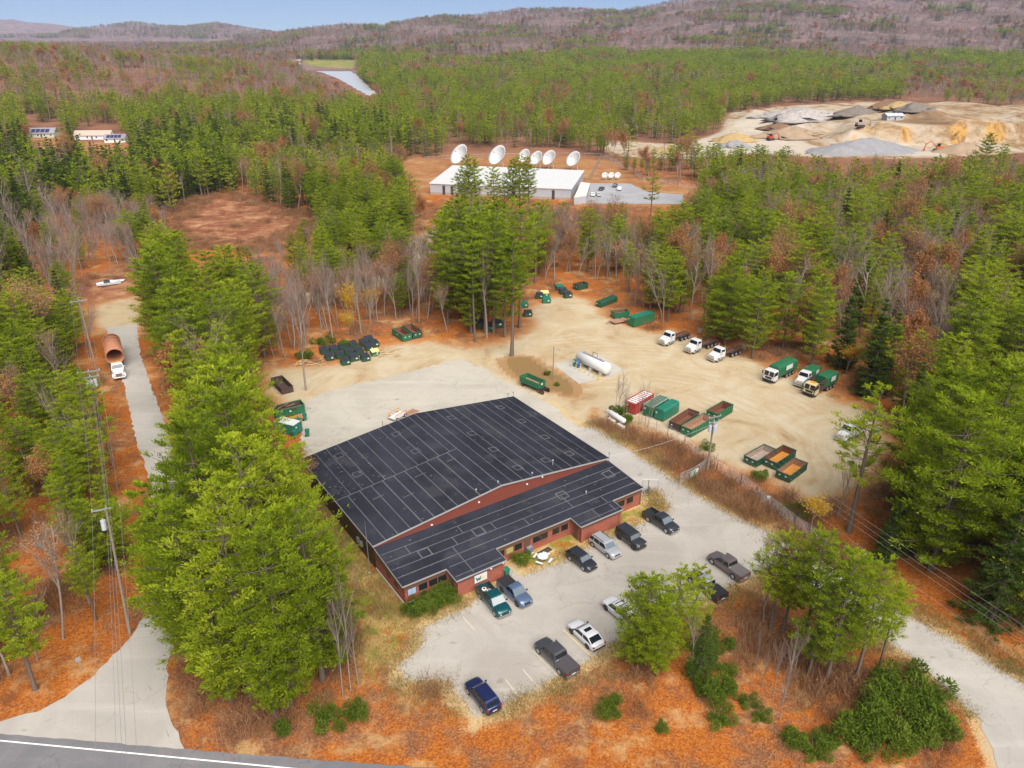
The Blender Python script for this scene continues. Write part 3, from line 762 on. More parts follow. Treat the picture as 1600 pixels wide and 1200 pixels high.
def wheel(parent, x, y, r, w, rim=M_RIM, n=18):
    s = 1 if y > 0 else -1
    def ringp(rad, yy): return [(x+rad*math.cos(2*math.pi*k/n), yy, r+rad*math.sin(2*math.pi*k/n)) for k in range(n)]
    m = MB(); m.loft([ringp(r*.62, y-s*w/2), ringp(r*.95, y-s*w/2), ringp(r, y-s*w*.35), ringp(r, y+s*w*.35), ringp(r*.95, y+s*w/2), ringp(r*.64, y+s*w/2)], cap=True)
    o = m.build("wheel", M_TYRE, parent)
    m = MB(); m.loft([ringp(r*.63, y+s*(w/2+.003)), ringp(r*.58, y+s*(w/2+.02)), ringp(r*.2, y+s*(w/2-.0)), ringp(r*.12, y+s*(w/2+.03))])
    m.build("rim", rim, o)

def body_ring(x, w, zb, zs, zt, crown=.03):
    """Cross-section of a car body at x: sills, waist, shoulder, crown."""
    h = zs - zb
    half = [(w*.90, zb), (w*.985, zb+h*.18), (w, zb+h*.5), (w*.985, zb+h*.82), (w*.93, zs), (w*.80, zt), (w*.4, zt+crown)]
    return [(x, y, z) for y, z in half] + [(x, -y, z) for y, z in reversed(half)]

def car(style, label, cat, pos, rz, col, L, Wd, H, group=None, roof=None, scale=1.0, opts=()):
    t = thing({'pickup':'pickup_truck','suv':'parked_car','sedan':'parked_car','jeep':'off_road_car'}[style], label, cat, pos, rz, group, scale)
    w = Wd/2; hl = L/2; r = .36 if style == 'sedan' else (.40 if style == 'suv' else .43); zb = r*.62
    belt = {'pickup':1.18,'suv':1.08,'sedan':.95,'jeep':1.15}[style]
    if style == 'pickup':
        xb = -hl+2.0                                                # bed length
        st = [(hl,.82,zb+.12,.80,.84),(hl-.12,.95,zb,.92,.98),(hl-.7,.99,zb,1.02,1.10),(hl-1.35,1,zb,1.06,1.16),(xb+.3,1,zb,1.10,1.18),(xb,1,zb,1.10,1.18)]
        cab = dict(b0=hl-1.30, r0=hl-2.05, r1=xb+.28, b1=xb+.05)
    elif style == 'suv':
        st = [(hl,.80,zb+.12,.78,.80),(hl-.15,.93,zb,.88,.92),(hl-.6,.98,zb,.95,1.00),(hl-1.15,1,zb,1.0,1.08),(-hl+.5,1,zb,1.04,1.10),(-hl+.12,.96,zb,1.0,1.06),(-hl,.88,zb+.12,.92,1.0)]
        cab = dict(b0=hl-1.12, r0=hl-1.85, r1=-hl+.50, b1=-hl+.10)
    elif style == 'jeep':
        st = [(hl,.80,zb+.2,.95,.98),(hl-.1,.86,zb+.1,1.04,1.08),(hl-1.2,.94,zb,1.08,1.13),(-hl+.15,1,zb,1.1,1.15),(-hl,.97,zb+.1,1.08,1.13)]
        cab = dict(b0=hl-1.30, r0=hl-1.55, r1=-hl+.12, b1=-hl+.04)
    else:
        st = [(hl,.76,zb+.10,.66,.68),(hl-.18,.92,zb,.76,.79),(hl-.7,.98,zb,.84,.88),(hl-1.2,1,zb,.88,.95),(-hl+.9,1,zb,.94,1.0),(-hl+.2,.93,zb,.92,.98),(-hl,.84,zb+.14,.84,.9)]
        cab = dict(b0=hl-1.15, r0=hl-2.0, r1=-hl+1.25, b1=-hl+.28)
    m = MB(); m.loft([body_ring(x, w*k, a, b, c) for x, k, a, b, c in st])
    body = m.build("body", col, t, smooth=True, bevel=.0)
    for p in body.data.polygons: p.use_smooth = len(p.vertices) == 4
    # cabin
    wb, wr = w*.92, w*(.80 if style != 'jeep' else .88); zr = H; zbz = belt-.06
    b0, r0, r1, b1 = cab['b0'], cab['r0'], cab['r1'], cab['b1']
    bl = [(b0,wb,zbz),(b0,-wb,zbz),(b1,-wb,zbz),(b1,wb,zbz)]
    ml = [(r0+(b0-r0)*.06,wr*1.02,zr-.09),(r0+(b0-r0)*.06,-wr*1.02,zr-.09),(r1-(r1-b1)*.06,-wr*1.02,zr-.09),(r1-(r1-b1)*.06,wr*1.02,zr-.09)]
    rl = [(r0-.14,wr*.93,zr-.015),(r0-.14,-wr*.93,zr-.015),(r1+.12,-wr*.93,zr-.015),(r1+.12,wr*.93,zr-.015)]
    tl = [(r0-.5,wr*.6,zr+.015),(r0-.5,-wr*.6,zr+.015),(r1+.45,-wr*.6,zr+.01),(r1+.45,wr*.6,zr+.01)]
    m = MB(); m.loft([bl, ml, rl, tl]); m.build("cabin", roof or col, t)
    B, M_ = [Vector(p) for p in bl], [Vector(p) for p in ml]
    def pn(name, q, mat, sh=.06, off=.008, par=t): mm = MB(); mm.panel(q, sh, off); return mm.build(name, mat, par)
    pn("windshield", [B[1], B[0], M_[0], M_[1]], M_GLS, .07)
    pn("rear_window", [B[3], B[2], M_[2], M_[3]], M_GL, .12)
    nwin = 3 if style in ('suv','jeep') else 2
    cuts = [0, .40, .74, 1] if nwin == 3 else [0, .52, 1]
    for i0, i1, s in ((0, 3, 1), (2, 1, -1)):
        for k in range(nwin):
            if s == 1:
                q = [B[0].lerp(B[3], cuts[k]), B[0].lerp(B[3], cuts[k+1]), M_[0].lerp(M_[3], cuts[k+1]), M_[0].lerp(M_[3], cuts[k])]
                q = [q[1], q[0], q[3], q[2]]
            else:
                q = [B[1].lerp(B[2], cuts[k]), B[1].lerp(B[2], cuts[k+1]), M_[1].lerp(M_[2], cuts[k+1]), M_[1].lerp(M_[2], cuts[k])]
            n = (q[2]-q[0]).cross(q[3]-q[1])
            if n.y * s < 0: q = q[::-1]
            pn("side_window", q, M_GL, .055)
    # wheels, arches
    xa, xr = hl-(.92 if style != 'jeep' else .72), -hl+(1.0 if style != 'pickup' else 1.2); xr = xr if style != 'jeep' else -hl+.85
    rim = M_RIMD if 'darkrim' in opts else M_RIM
    for x in (xa, xr):
        for s in (1, -1):
            wheel(t, x, s*(w-.115), r, .25, rim)
            m = MB(); n = 12
            arc = [(x+r*1.16*math.cos(math.pi*k/n), r+r*1.10*math.sin(math.pi*k/n)) for k in range(n+1)]
            m.prism(arc, 'y', s*(w-.30), s*(w+.012)); m.build("wheel_arch", M_TRIM, t)
    # front and rear
    zf = st[0][3]
    m = MB(); m.cbox(hl-.015, 0, zf-.16, .06, w*1.0, .20 if style != 'pickup' else .32); m.build("grille", M_TRIM, t)
    m = MB(); m.box(hl-.12, hl+.07, -w*.86, w*.86, zb+.08, zb+.26); m.build("front_bumper", M_CHROME if 'chrome' in opts else (M_TRIM if style == 'jeep' else col), t, bevel=.03)
    xb_ = -hl
    m = MB(); m.box(xb_-.07, xb_+.12, -w*.86, w*.86, zb+.10, zb+.28); m.build("rear_bumper", M_CHROME if 'chrome' in opts or style == 'pickup' else M_TRIM, t, bevel=.03)
    for s in (1, -1):
        m = MB(); m.add([(hl+.005,s*w*.52,zf-.14),(hl-.06,s*w*.84,zf-.12),(hl-.28,s*w*.93,zf-.02),(hl-.30,s*w*.90,zf+.05),(hl-.06,s*w*.80,zf+.0),(hl+.005,s*w*.52,zf-.02)], [(0,1,2,3,4,5)])
        m.v = m.v + [(x+.03, y, z+.012) for x, y, z in m.v]; m.f = [(0,1,2,3,4,5),(11,10,9,8,7,6)] + [(i,(i+1)%6,(i+1)%6+6,i+6) for i in range(6)]; m.m = [0]*8
        m.build("headlight", M_HEAD, t)
        zt = .95 if style != 'sedan' else .80
        m = MB(); m.cbox(xb_+.02, s*w*.84, zt, .12, w*.22, .34 if style == 'pickup' else .18); m.build("taillight", M_TAIL, t)
        m = MB(); m.cbox(b0-.22, s*(w+.10), belt+.08, .16, .22, .17); m.build("mirror", M_TRIM if style != 'suv' else col, t, bevel=.03)
    m = MB(); m.cbox(xb_-.075, 0, zb+.42, .012, .5, .14); m.build("number_plate", M_PLATE, t)
    if style == 'pickup':
        m = MB(); ww = w*.985; fl = .72
        m.box(-hl, xb-.02, ww-.09, ww, zb, 1.16); m.box(-hl, xb-.02, -ww, -ww+.09, zb, 1.16); m.box(-hl, -hl+.09, -ww+.092, ww-.092, zb+.1, 1.15); m.box(-hl+.092, xb-.02, -ww+.092, ww-.092, zb, fl)
        bd = m.build("bed", col, t)
        m = MB(); m.box(-hl+.095, xb-.03, -ww+.095, ww-.095, fl+.002, fl+.02); m.build("bed_floor", M_TRIM, bd)
        if 'tonneau' in opts:
            m = MB(); m.box(-hl+.02, xb+.0, -ww+.02, ww-.02, 1.162, 1.20); m.build("tonneau_cover", opts[-1] if not isinstance(opts[-1], str) else M_TRIM, t, bevel=.015)
        else:
            m = MB(); m.box(-hl, xb-.02, ww-.1, ww+.005, 1.162, 1.185); m.box(-hl, xb-.02, -ww-.005, -ww+.1, 1.162, 1.185); m.build("bed_rail_cap", M_TRIM, bd)
    if style == 'jeep':
        m = MB(); 
        n = 16; m.loft([[(xx, .38*math.cos(2*math.pi*k/n), 1.05+.38*math.sin(2*math.pi*k/n)) for k in range(n)] for xx in (-hl-.26, -hl-.02)]); m.build("spare_wheel", M_TYRE, t)
        m = MB()
        for s in (1, -1): m.box(hl-1.15, hl-.1, s*w*.80 if s > 0 else -w*1.02, w*1.02 if s > 0 else -w*.80, .95, 1.0)
        m.build("fender", M_TRIM, t)
    if 'rack' in opts:
        for s in (1, -1):
            m = MB(); m.tube([(r0-.3,s*wr*.86,zr+.07),(r1+.3,s*wr*.86,zr+.07)], .03, 6)
            m.box(r0-.55,r0-.45,s*wr*.86-.03,s*wr*.86+.03,zr-.03,zr+.06); m.box(r1+.45,r1+.55,s*wr*.86-.03,s*wr*.86+.03,zr-.03,zr+.06); m.build("roof_rail", M_TRIM, t)
    if 'crossbars' in opts:
        for k in range(4):
            m = MB(); xx = r0-.4+(r1-r0+.7)*k/3; m.box(xx-.05,xx+.05,-wr*.9,wr*.9,zr+.05,zr+.09); m.build("roof_bar", M_TRIM, t)
    if 'sunroof' in opts:
        m = MB(); m.box(r1+.6, r0-.45, -wr*.62, wr*.62, zr+.0, zr+.022); m.build("sunroof", M_GL, t)
    return t

LOTZ = .04
def hd(a, b): return heading(at(*a), at(*b))
def cpos(px, py, z=LOTZ): p = at(px, py, z); return (p.x, p.y, z)
FRONT = hd((752,935),(774,961))
LOTG = "cars and pickups in the parking lot"
K = 1.04
tp = car('pickup', "dark teal pickup with an open black bed parked by the white wall sign", "pickup", cpos(771,944), hd((752,935),(774,961)), carpaint("teal_paint", (.008,.075,.085)), 5.7, 2.0, 1.92, LOTG, scale=K, opts=('chrome',))
car('pickup', "slate blue pickup with a covered bed parked beside the teal pickup", "pickup", cpos(804,931), hd((786,925),(807,945)), carpaint("slate_blue_paint", (.10,.145,.23)), 5.3, 1.9, 1.82, LOTG, scale=K, opts=('darkrim','tonneau'))
car('suv', "small dark grey hatchback parked beside the picnic table", "car", cpos(908,880), hd((892,875),(913,891)), carpaint("charcoal_paint", (.035,.037,.045)), 4.5, 1.85, 1.6, LOTG, scale=K)
car('suv', "silver white wagon parked next to the black boxy off roader", "car", cpos(945,859), hd((929,854),(950,870)), carpaint("silver_paint", (.40,.41,.42)), 4.9, 1.95, 1.74, LOTG, scale=K, opts=('rack',), roof=carpaint("silver_paint", (.40,.41,.42)))
car('jeep', "black boxy off roader with a spare wheel on its back", "off roader", cpos(985,847), hd((968,844),(988,859)), carpaint("black_paint", (.03,.032,.036), .1), 4.5, 1.9, 1.86, LOTG, scale=K, opts=('darkrim',))
car('pickup', "charcoal pickup with an open bed parked nearest the side gate", "pickup", cpos(1032,820), hd((1014,815),(1040,832)), carpaint("graphite_paint", (.045,.047,.055)), 5.6, 1.95, 1.84, LOTG, scale=K, opts=('chrome',))
car('pickup', "dusty brown grey pickup with a grey bed cover behind the bare tree", "pickup", cpos(1137,890), hd((1148,904),(1116,881)), carpaint("brown_grey_paint", (.16,.13,.125)), 5.7, 1.98, 1.86, LOTG, scale=K, opts=('tonneau', paint("grey_cover", (.13,.115,.11), .5)))
car('pickup', "black pickup half hidden behind the pine at the edge of the lot", "pickup", cpos(1103,921), hd((1125,930),(1095,906)), carpaint("black_paint2", (.02,.021,.024), .2), 5.6, 1.95, 1.86, LOTG, scale=K, opts=('tonneau',), roof=carpaint("silver_roof", (.4,.42,.44)))
car('suv', "white wagon with black roof bars half hidden by the pine beside the lot", "car", cpos(968,960), hd((918,1010),(897,990)), carpaint("white_car_paint", (.56,.56,.57), 0), 4.8, 1.93, 1.76, LOTG, scale=K, opts=('darkrim','crossbars'))
car('sedan', "white coupe with a dark glass sunroof beside the yellow bay line", "car", cpos(915,997), hd((918,1010),(897,990)), carpaint("white_car_paint", (.56,.56,.57), 0), 4.8, 1.95, 1.52, LOTG, scale=K, opts=('darkrim','sunroof'))
car('pickup', "dark grey crew cab pickup with a covered bed, between the navy wagon and white coupe", "pickup", cpos(869,1033), hd((872,1050),(845,1023)), carpaint("dark_grey_paint", (.075,.073,.08)), 5.9, 2.0, 1.92, LOTG, scale=K, opts=('tonneau', paint("cover_charcoal", (.06,.055,.06), .5)))
car('suv', "navy blue wagon parked alone at the near corner of the lot", "car", cpos(754,1093), hd((754,1108),(736,1085)), carpaint("navy_paint", (.018,.026,.085)), 4.7, 1.9, 1.68, LOTG, scale=K)
# two pale spare tyres lying in the teal pickup's bed
rot = Matrix.Rotation(FRONT, 4, 'Z')
for i, (dx, dy) in enumerate(((-1.45, .25), (-2.05, -.12))):
    p = Vector(cpos(771,944)) + rot @ Vector((dx*K, dy*K, .78*K))
    t = thing("drum", ("pale drum in the teal pickup bed, nearer its cab", "pale drum in the teal pickup bed, nearer the tailgate")[i], "drum", p, 0)
    m = MB(); n = 16
    m.loft([[(rad*math.cos(2*math.pi*k/n), rad*math.sin(2*math.pi*k/n), z) for k in range(n)] for rad, z in ((.30,0),(.33,.05),(.33,.2),(.29,.24))]); m.build("body", M_WHITE, t)
    m = MB(); m.loft([[(rad*math.cos(2*math.pi*k/n), rad*math.sin(2*math.pi*k/n), z) for k in range(n)] for rad, z in ((.15,.242),(.15,.27))]); m.build("cap", M_TRIM, t)

# ------------------------------------------------------------------ containers and dumpsters
GREEN = (.012,.125,.055); GREEND = (.010,.075,.04); TEAL = (.012,.15,.095)
M_GREEN = paint("green_container_paint", GREEN, .5, 0, .25, .9, dirt=(.10,.06,.03), dirt_amt=.18)
M_GREEND = paint("dark_green_container_paint", GREEND, .5, 0, .25, .9, dirt=(.08,.05,.03), dirt_amt=.25)
M_TEAL = paint("bright_green_container_paint", TEAL, .45, 0, .2, .9, dirt=(.09,.08,.05), dirt_amt=.12)
M_RUST = paint("rusty_steel", (.19,.075,.04), .8, .2, .45, 1.2, dirt=(.08,.035,.025), dirt_amt=.5)
M_RUSTL = paint("pale_rusty_steel", (.34,.19,.12), .8, .1, .4, .8, dirt=(.16,.08,.05), dirt_amt=.4)
M_RUSTO = paint("orange_rust", (.52,.22,.025), .8, 0, .3, .8, dirt=(.24,.09,.03), dirt_amt=.35)
M_RUSTG = paint("grey_worn_steel", (.36,.28,.23), .8, .1, .3, .7, dirt=(.2,.13,.1), dirt_amt=.4)
M_RED = paint("red_container_paint", (.36,.035,.03), .5, 0, .2, .9, dirt=(.3,.2,.18), dirt_amt=.15)
M_LID = paint("dark_plastic_lid", (.026,.029,.04), .5, var=.25)
M_LIDY = paint("yellow_lid", (.62,.56,.22), .55)
M_BROWN = paint("dark_scrap_steel", (.07,.045,.035), .8, .2, .5, 2)
M_SCRAP = paint("scrap_timber", (.22,.13,.08), .9, 0, .5, 2.5)

def sticker(par, x, y, z, sx, sz, axis='x', mat=None):
    m = MB()
    if axis == 'x': m.cbox(x, y, z, .012, sx, sz)
    else: m.cbox(x, y, z, sx, .012, sz)
    return m.build("sticker", mat or M_WHITE, par)

def rolloff(label, a, b, Wd=2.3, H=1.45, out=None, inner=None, group="open roll off containers in the yard", ribs=8, stick=2, z0=.16, name="roll_off_container", floor=None, L=None, lab_floor=None):
    pa, pb = at(*a), at(*b); rz = heading(pb, pa)                  # local +x is the end nearer the camera
    c = (pa+pb)/2; L = L or max(2.6, (pb-pa).length); t = thing(name, label, "container", (c.x, c.y, .0), rz, group)
    out = out or M_GREEN; inner = inner or M_RUST; hl, w = L/2, Wd/2; th = .09
    m = MB()
    m.box(-hl,hl,w-th,w,z0,z0+H); m.box(-hl,hl,-w,-w+th,z0,z0+H); m.box(hl-th,hl,-w+th+.001,w-th-.001,z0,z0+H-.002); m.box(-hl,-hl+th,-w+th+.001,w-th-.001,z0,z0+H-.002)
    m.box(-hl+th+.001,hl-th-.001,-w+th+.001,w-th-.001,z0,z0+.1)
    for s in (1,-1):                                               # top rails
        m.tube([(-hl-.03,s*(w+.01),z0+H),(hl+.03,s*(w+.01),z0+H)], .075, 6)
        for k in range(ribs):
            x = -hl+.25+(L-.5)*k/(ribs-1); m.box(x-.05,x+.05,s*(w+.07) if s < 0 else w-.001, w+.07 if s > 0 else -w+.001, z0+.05, z0+H-.05)
    for x in (-hl-.01, hl+.01): m.tube([(x,-w,z0+H-.001),(x,w,z0+H-.001)], .07, 6)
    m.build("shell", out, t)
    m = MB(); e = .004; wi = w-th; hi = hl-th
    m.box(-hi+.001,hi-.001,wi-e,wi-.0005,z0+.102,z0+H-.05); m.box(-hi+.001,hi-.001,-wi+.0005,-wi+e,z0+.102,z0+H-.05); m.box(hi-e,hi-.0005,-wi+e+.001,wi-e-.001,z0+.102,z0+H-.05); m.box(-hi+.0005,-hi+e,-wi+e+.001,wi-e-.001,z0+.102,z0+H-.05)
    m.build("lining", inner, t)
    m = MB(); m.box(-hi+e+.001,hi-e-.001,-wi+e+.001,wi-e-.001,z0+.102,z0+.13); m.build("floor", floor or inner, t)
    for s in (1,-1):
        m = MB(); m.box(-hl+.1,hl-.05,s*.55-.08,s*.55+.08,0.0,z0-.001); m.build("skid_rail", M_BROWN, t)
    for k in range(stick): sticker(t, hl+.08, (-.55, .5)[k % 2], z0+H*.62, .3, .24)
    if stick: sticker(t, 0, -w-.085, z0+H*.6, .4, .3, 'y')
    return t

rolloff("rusty open container on the yard between the closed green compactor and the long green one", (1053,673), (1083,653), out=M_BROWN, inner=M_RUST, stick=1)
rolloff("long green open container with pale rusty floor, beside the transformer pole", (1071,681), (1106,661), inner=M_RUSTL, H=1.5)
rolloff("green open container with deep rust red inside, end to end behind the longer one", (1111,657), (1136,642), inner=M_RUST, H=1.6)
rolloff("open container with a grey worn inside at the fence, leftmost of the three", (1171,727), (1202,709), Wd=2.5, H=1.2, out=M_GREEND, inner=M_RUSTG)
rolloff("open container with an orange rust floor, middle of the three at the fence", (1201,731), (1232,711), Wd=2.5, H=1.3, out=M_GREEND, inner=M_RUST, floor=M_RUSTO)
rolloff("open container with a yellow orange floor, nearest the fence of the three", (1222,751), (1249,731), Wd=2.5, H=1.3, out=M_GREEND, inner=M_RUSTL, floor=M_RUSTO)
rolloff("small green open container with rust inside, left of the pair beside the leafy bank", (637,533), (620,522), Wd=2.4, H=1.5)
rolloff("small green open container with rust inside, right of the pair beside the leafy bank", (653,529), (636,517), Wd=2.4, H=1.5, out=M_GREEND)
rolloff("short green open box standing behind the rusted flat trailer", (957,497), (980,494), Wd=2.3, H=1.5)
rolloff("dark green open container at the back edge of the sand under the trees", (899,453), (915,449), Wd=2.2, H=1.4, out=M_GREEND, inner=M_BROWN)
rolloff("dark brown scrap container standing on the sand at the left end of the yard", (450,615), (433,598), Wd=2.4, H=1.2, out=M_BROWN, inner=M_BROWN, stick=0)
rl = rolloff("long green container heaped with brown scrap at the left edge of the pavement", (474,641), (429,652), Wd=2.5, H=1.6, inner=M_BROWN)
rnd = random.Random(7)
base = (at(474,641)+at(429,652))/2; hz = heading(at(429,652), at(474,641))
for k in range(7):
    t = thing("scrap_beam", "brown scrap beam heaped in the long green container at the pavement edge", "beam", base + Vector((rnd.uniform(-1.8,1.8), rnd.uniform(-.5,.5), 1.25+.1*k)), hz+rnd.uniform(-.5,.5), "scrap beams in the long green container")
    m = MB(); Lb = rnd.uniform(1.6,3.2); m.M = Matrix.Rotation(rnd.uniform(-.12,.12), 4, 'Y')
    m.cbox(0,0,.1,Lb,.16,.05); m.cbox(0,0,.03,Lb,.05,.09); m.cbox(0,0,-.04,Lb,.16,.05); m.build("beam", (M_SCRAP, M_RUST, M_BROWN)[k%3], t)

def closed_box(label, a, b, Wd=2.4, H=2.3, mat=None, group=None, rounded=False, ribs=0, top=None, name="closed_container", sign=None, L=None):
    pa, pb = at(*a), at(*b); rz = heading(pb, pa); c = (pa+pb)/2; L = L or (pb-pa).length; t = thing(name, label, "container", (c.x,c.y,0), rz, group)
    hl, w, z0 = L/2, Wd/2, .16; mat = mat or M_TEAL
    sec = [(-w,z0),(w,z0),(w,z0+H)] + ([(w*.72,z0+H+.34),(-w*.72,z0+H+.34)] if rounded else []) + [(-w,z0+H)]
    m = MB(); m.prism(sec, 'x', -hl, hl)
    for s in (1,-1):
        for k in range(ribs):
            x = -hl+.2+(L-.4)*k/(ribs-1); m.box(x-.05,x+.05,s*w+.001 if s > 0 else -w-.06, w+.06 if s > 0 else -w-.001, z0+.05, z0+H-.02)
    m.build("shell", mat, t, bevel=.03)
    if top is not None:
        m = MB(); m.box(-hl+.12,hl-.12,-w+.12,w-.12,z0+H+.004,z0+H+.04); m.build("roof_panel", top, t)
        if ribs:
            m = MB()
            for k in range(ribs):
                x = -hl+.2+(L-.4)*k/(ribs-1); m.box(x-.06,x+.06,-w,w,z0+H+.042,z0+H+.13)
            for s in (1,-1): m.box(-hl,hl,s*w-.06,s*w+.06,z0+H+.044,z0+H+.16)
            m.build("roof_frame", paint("pale_green_bars", (.26,.34,.27), .6) if mat is M_GREEN else mat, t)
    for s in (1,-1):
        m = MB(); m.box(-hl+.1,hl-.05,s*.55-.08,s*.55+.08,0,z0-.001); m.build("skid_rail", M_BROWN, t)
    m = MB(); m.box(hl+.031,hl+.07,-w*.9,w*.9,z0+.2,z0+H-.1); m.box(hl+.071,hl+.11,-.05,.05,z0+.2,z0+H-.1); m.build("end_door", mat, t)
    sticker(t, hl+.12, -w*.5, z0+H*.75, .35, .3)
    if sign: 
        m = MB(); m.cbox(L*.02, -w-.04, z0+H*.6, sign[0], .02, sign[1]); so = m.build("side_sign", M_WHITE, t)
        m = MB()
        for k in range(5): m.cbox(L*.02-sign[0]*.36+sign[0]*.18*k, -w-.056, z0+H*.6, sign[0]*.11, .012, sign[1]*(.45 if k % 2 else .34))
        m.build("sign_lettering", M_SGREEN, so)
    return t
closed_box("red ribbed container with a whitish covered top, first in the row beside the propane tank", (984,646), (1013,629), mat=M_RED, ribs=9, H=2.1, top=paint("white_tarp", (.66,.66,.64), .7, var=.15))
closed_box("dark green ribbed container with cross bars on top, between the red one and the compactor", (1011,651), (1037,635), mat=M_GREEN, ribs=10, H=2.0, top=M_GREEND, Wd=2.1)
closed_box("bright green closed compactor with sloped top edges and a white side sign", (1029,657), (1053,642), mat=M_TEAL, rounded=True, H=1.9, Wd=2.1, sign=(2.0,.55), name="waste_compactor")
closed_box("bright green closed box container beside the rusted flat trailer", (985,510), (1017,501), mat=M_GREEN, H=2.3, Wd=2.4, top=M_TEAL)
closed_box("low long dark green tank shaped container on the leaves behind the yard", (935,480), (960,470), mat=M_GREEND, rounded=True, H=1.1, Wd=2.0, top=None)
closed_box("green compactor with a white hopper at the left edge of the pavement", (466,678), (437,671), mat=M_TEAL, H=2.0, Wd=2.3, top=M_WHITE, L=4.5, name="waste_compactor")
# rusted flat trailer
pa, pb = at(952,507), at(982,501); c = (pa+pb)/2
t = thing("flat_trailer", "rusted flat trailer with a drawbar lying between two green containers", "trailer", (c.x,c.y,0), heading(pb,pa))
m = MB(); Lf = (pb-pa).length*.75; m.box(-Lf/2,Lf/2,-1.2,1.2,.5,.62); m.build("deck", M_RUSTL, t)
m = MB(); m.tube([(Lf/2-.01,.7,.56),(Lf/2+1.7,0,.5),(Lf/2-.01,-.7,.56)], .06, 6); m.build("drawbar", M_RUST, t)
for x in (-Lf/4,):
    for y in (-1.05, 1.05): wheel(t, x, y, .38, .25, M_RUST)

def dumpster(label, px, py, rz, group="front load dumpsters parked in tight rows", lid=None, col=None, stick=True, s=1.0):
    p = at(px, py); t = thing("dumpster", label, "dumpster", (p.x,p.y,0), rz, group, s)
    m = MB(); L, w, hb, hf = 1.75, 1.0, 1.45, 1.15                  # x forward (front low)
    sec = [(-L/2+.12,.12),(L/2-.12,.12),(L/2,hf),(-L/2,hb)]
    m.prism(sec, 'y', -w, w); m.build("bin", col or M_GREEND, t, bevel=.02)
    for sd in (1,-1):
        m = MB(); m.box(-.55,.55, sd*w+.002 if sd > 0 else -w-.14, w+.14 if sd > 0 else -w-.002, .55,.75); m.build("fork_pocket", col or M_GREEND, t)
        m = MB(); m.panel([(L/2+.03,0 if sd > 0 else -w,hf+.03),(L/2+.03,w if sd > 0 else 0,hf+.03),(-L/2-.03,w if sd > 0 else 0,hb+.03),(-L/2-.03,0 if sd > 0 else -w,hb+.03)], .02, .03, .05); m.build("lid", lid or M_LID, t)
    if stick:
        m = MB(); m.cbox(L/2-.015, .4, .82, .05, .42, .32); m.build("sticker", M_WHITE, t)
    return t
DR = hd((505,549),(516,562))
rows = [("first", [(507,552),(515,562)]), ("second", [(522,550),(531,559),(540,569)]), ("third", [(536,545),(545,554),(553,563)]), ("fourth", [(552,543),(561,553),(571,563)]), ("fifth", [(569,540),(577,547)]), ("sixth", [(577,535),(585,541)])]
for rn, pts in rows:
    for k, (x, y) in enumerate(pts):
        where = "at the front" if k == len(pts)-1 else ("at the back" if k == 0 else "in the middle")
        dumpster(f"green dumpster with dark lids, {where} of the {rn} row from the left", x, y, DR, stick=k == len(pts)-1).scale = (1.22, .92, .95)
dumpster("green dumpster with a pale yellow lid beside the dark lidded rows", 586, 555, DR, lid=M_LIDY, col=M_GREEN, s=.9)
G2 = "green dumpsters at the back end of the sand yard"
dumpster("green dumpster with a pale yellow lid at the back end of the sand", 851, 464, hd((850,460),(854,474)), G2, lid=M_LIDY, col=M_GREEN, s=1.1)
dumpster("bright green dumpster standing in front of the pale yellow lidded one", 854, 473, hd((850,460),(854,474)), G2, lid=M_TEAL, col=M_TEAL, s=1.05)
dumpster("dark dumpster tucked to the left of the pale yellow lidded one", 843, 466, hd((850,460),(854,474)), G2, s=1.0)
for k, (x, y) in enumerate(((874,453),(880,459),(887,465))):
    dumpster(("green topped dumpster at the back of the short file on the leaves", "dark lidded dumpster in the middle of the short file on the leaves", "dark lidded dumpster at the front of the short file on the leaves")[k], x, y, hd((873,453),(887,465)), G2, lid=M_TEAL if k == 0 else None, s=1.05)
G3 = "dark green dumpsters standing under the tall pines"
dumpster("bright green dumpster behind the tall island pine, further of two", 819, 480, hd((819,480),(826,496)), G3, lid=M_TEAL, col=M_TEAL)
dumpster("dark green dumpster behind the tall island pine, nearer of two", 825, 494, hd((819,480),(826,496)), G3)
for k, (x, y) in enumerate(((752,512),(764,517),(777,511))):
    dumpster(("dark green dumpster under the tall pines, leftmost of three", "dark green dumpster under the tall pines, middle and nearest of three", "dark green dumpster under the tall pines, rightmost of three")[k], x, y, hd((752,505),(760,515)), G3, s=1.25)

def toter(label, px, py, rz, col=M_TEAL, s=1.0, lidm=None):
    p = at(px, py); t = thing("wheeled_bin", label, "bin", (p.x,p.y,.045), rz, "green wheeled bins", s)
    m = MB(); m.loft([[(-.26*k,-.24*k,z),(.26*k,-.24*k,z),(.26*k,.24*k,z),(-.26*k,.24*k,z)] for k, z in ((.8,.08),(1.1,1.0))]); m.build("bin", col, t, bevel=.02)
    m = MB(); m.prism([(-.34,1.002),(.34,1.002),(.30,1.08),(0,1.13),(-.30,1.08)], 'y', -.31, .31); m.build("lid", lidm or col, t)
    for y in (-.2,.2):
        m = MB(); n = 10; m.loft([[(-.25+.11*math.cos(2*math.pi*k/n), y+d, .11+.11*math.sin(2*math.pi*k/n)) for k in range(n)] for d in (-.03,.03)]); m.build("wheel", M_TYRE, t)
    return t
toter("green wheeled bin beside the long green container, standing alone on the pavement", 477, 657, .4, s=1.25)
toter("green wheeled bin closest to the corner of the green compactor", 467, 664, 1.0, s=1.25)
toter("green wheeled bin nearest the back corner of the big roof", 481, 682, .2, s=1.25)
toter("pale teal wheeled bin in front of the green compactor", 461, 684, .8, s=1.25)
toter("green wheeled bin at the brick corner behind the slate blue pickup", 791, 902, BANG, s=1.3)

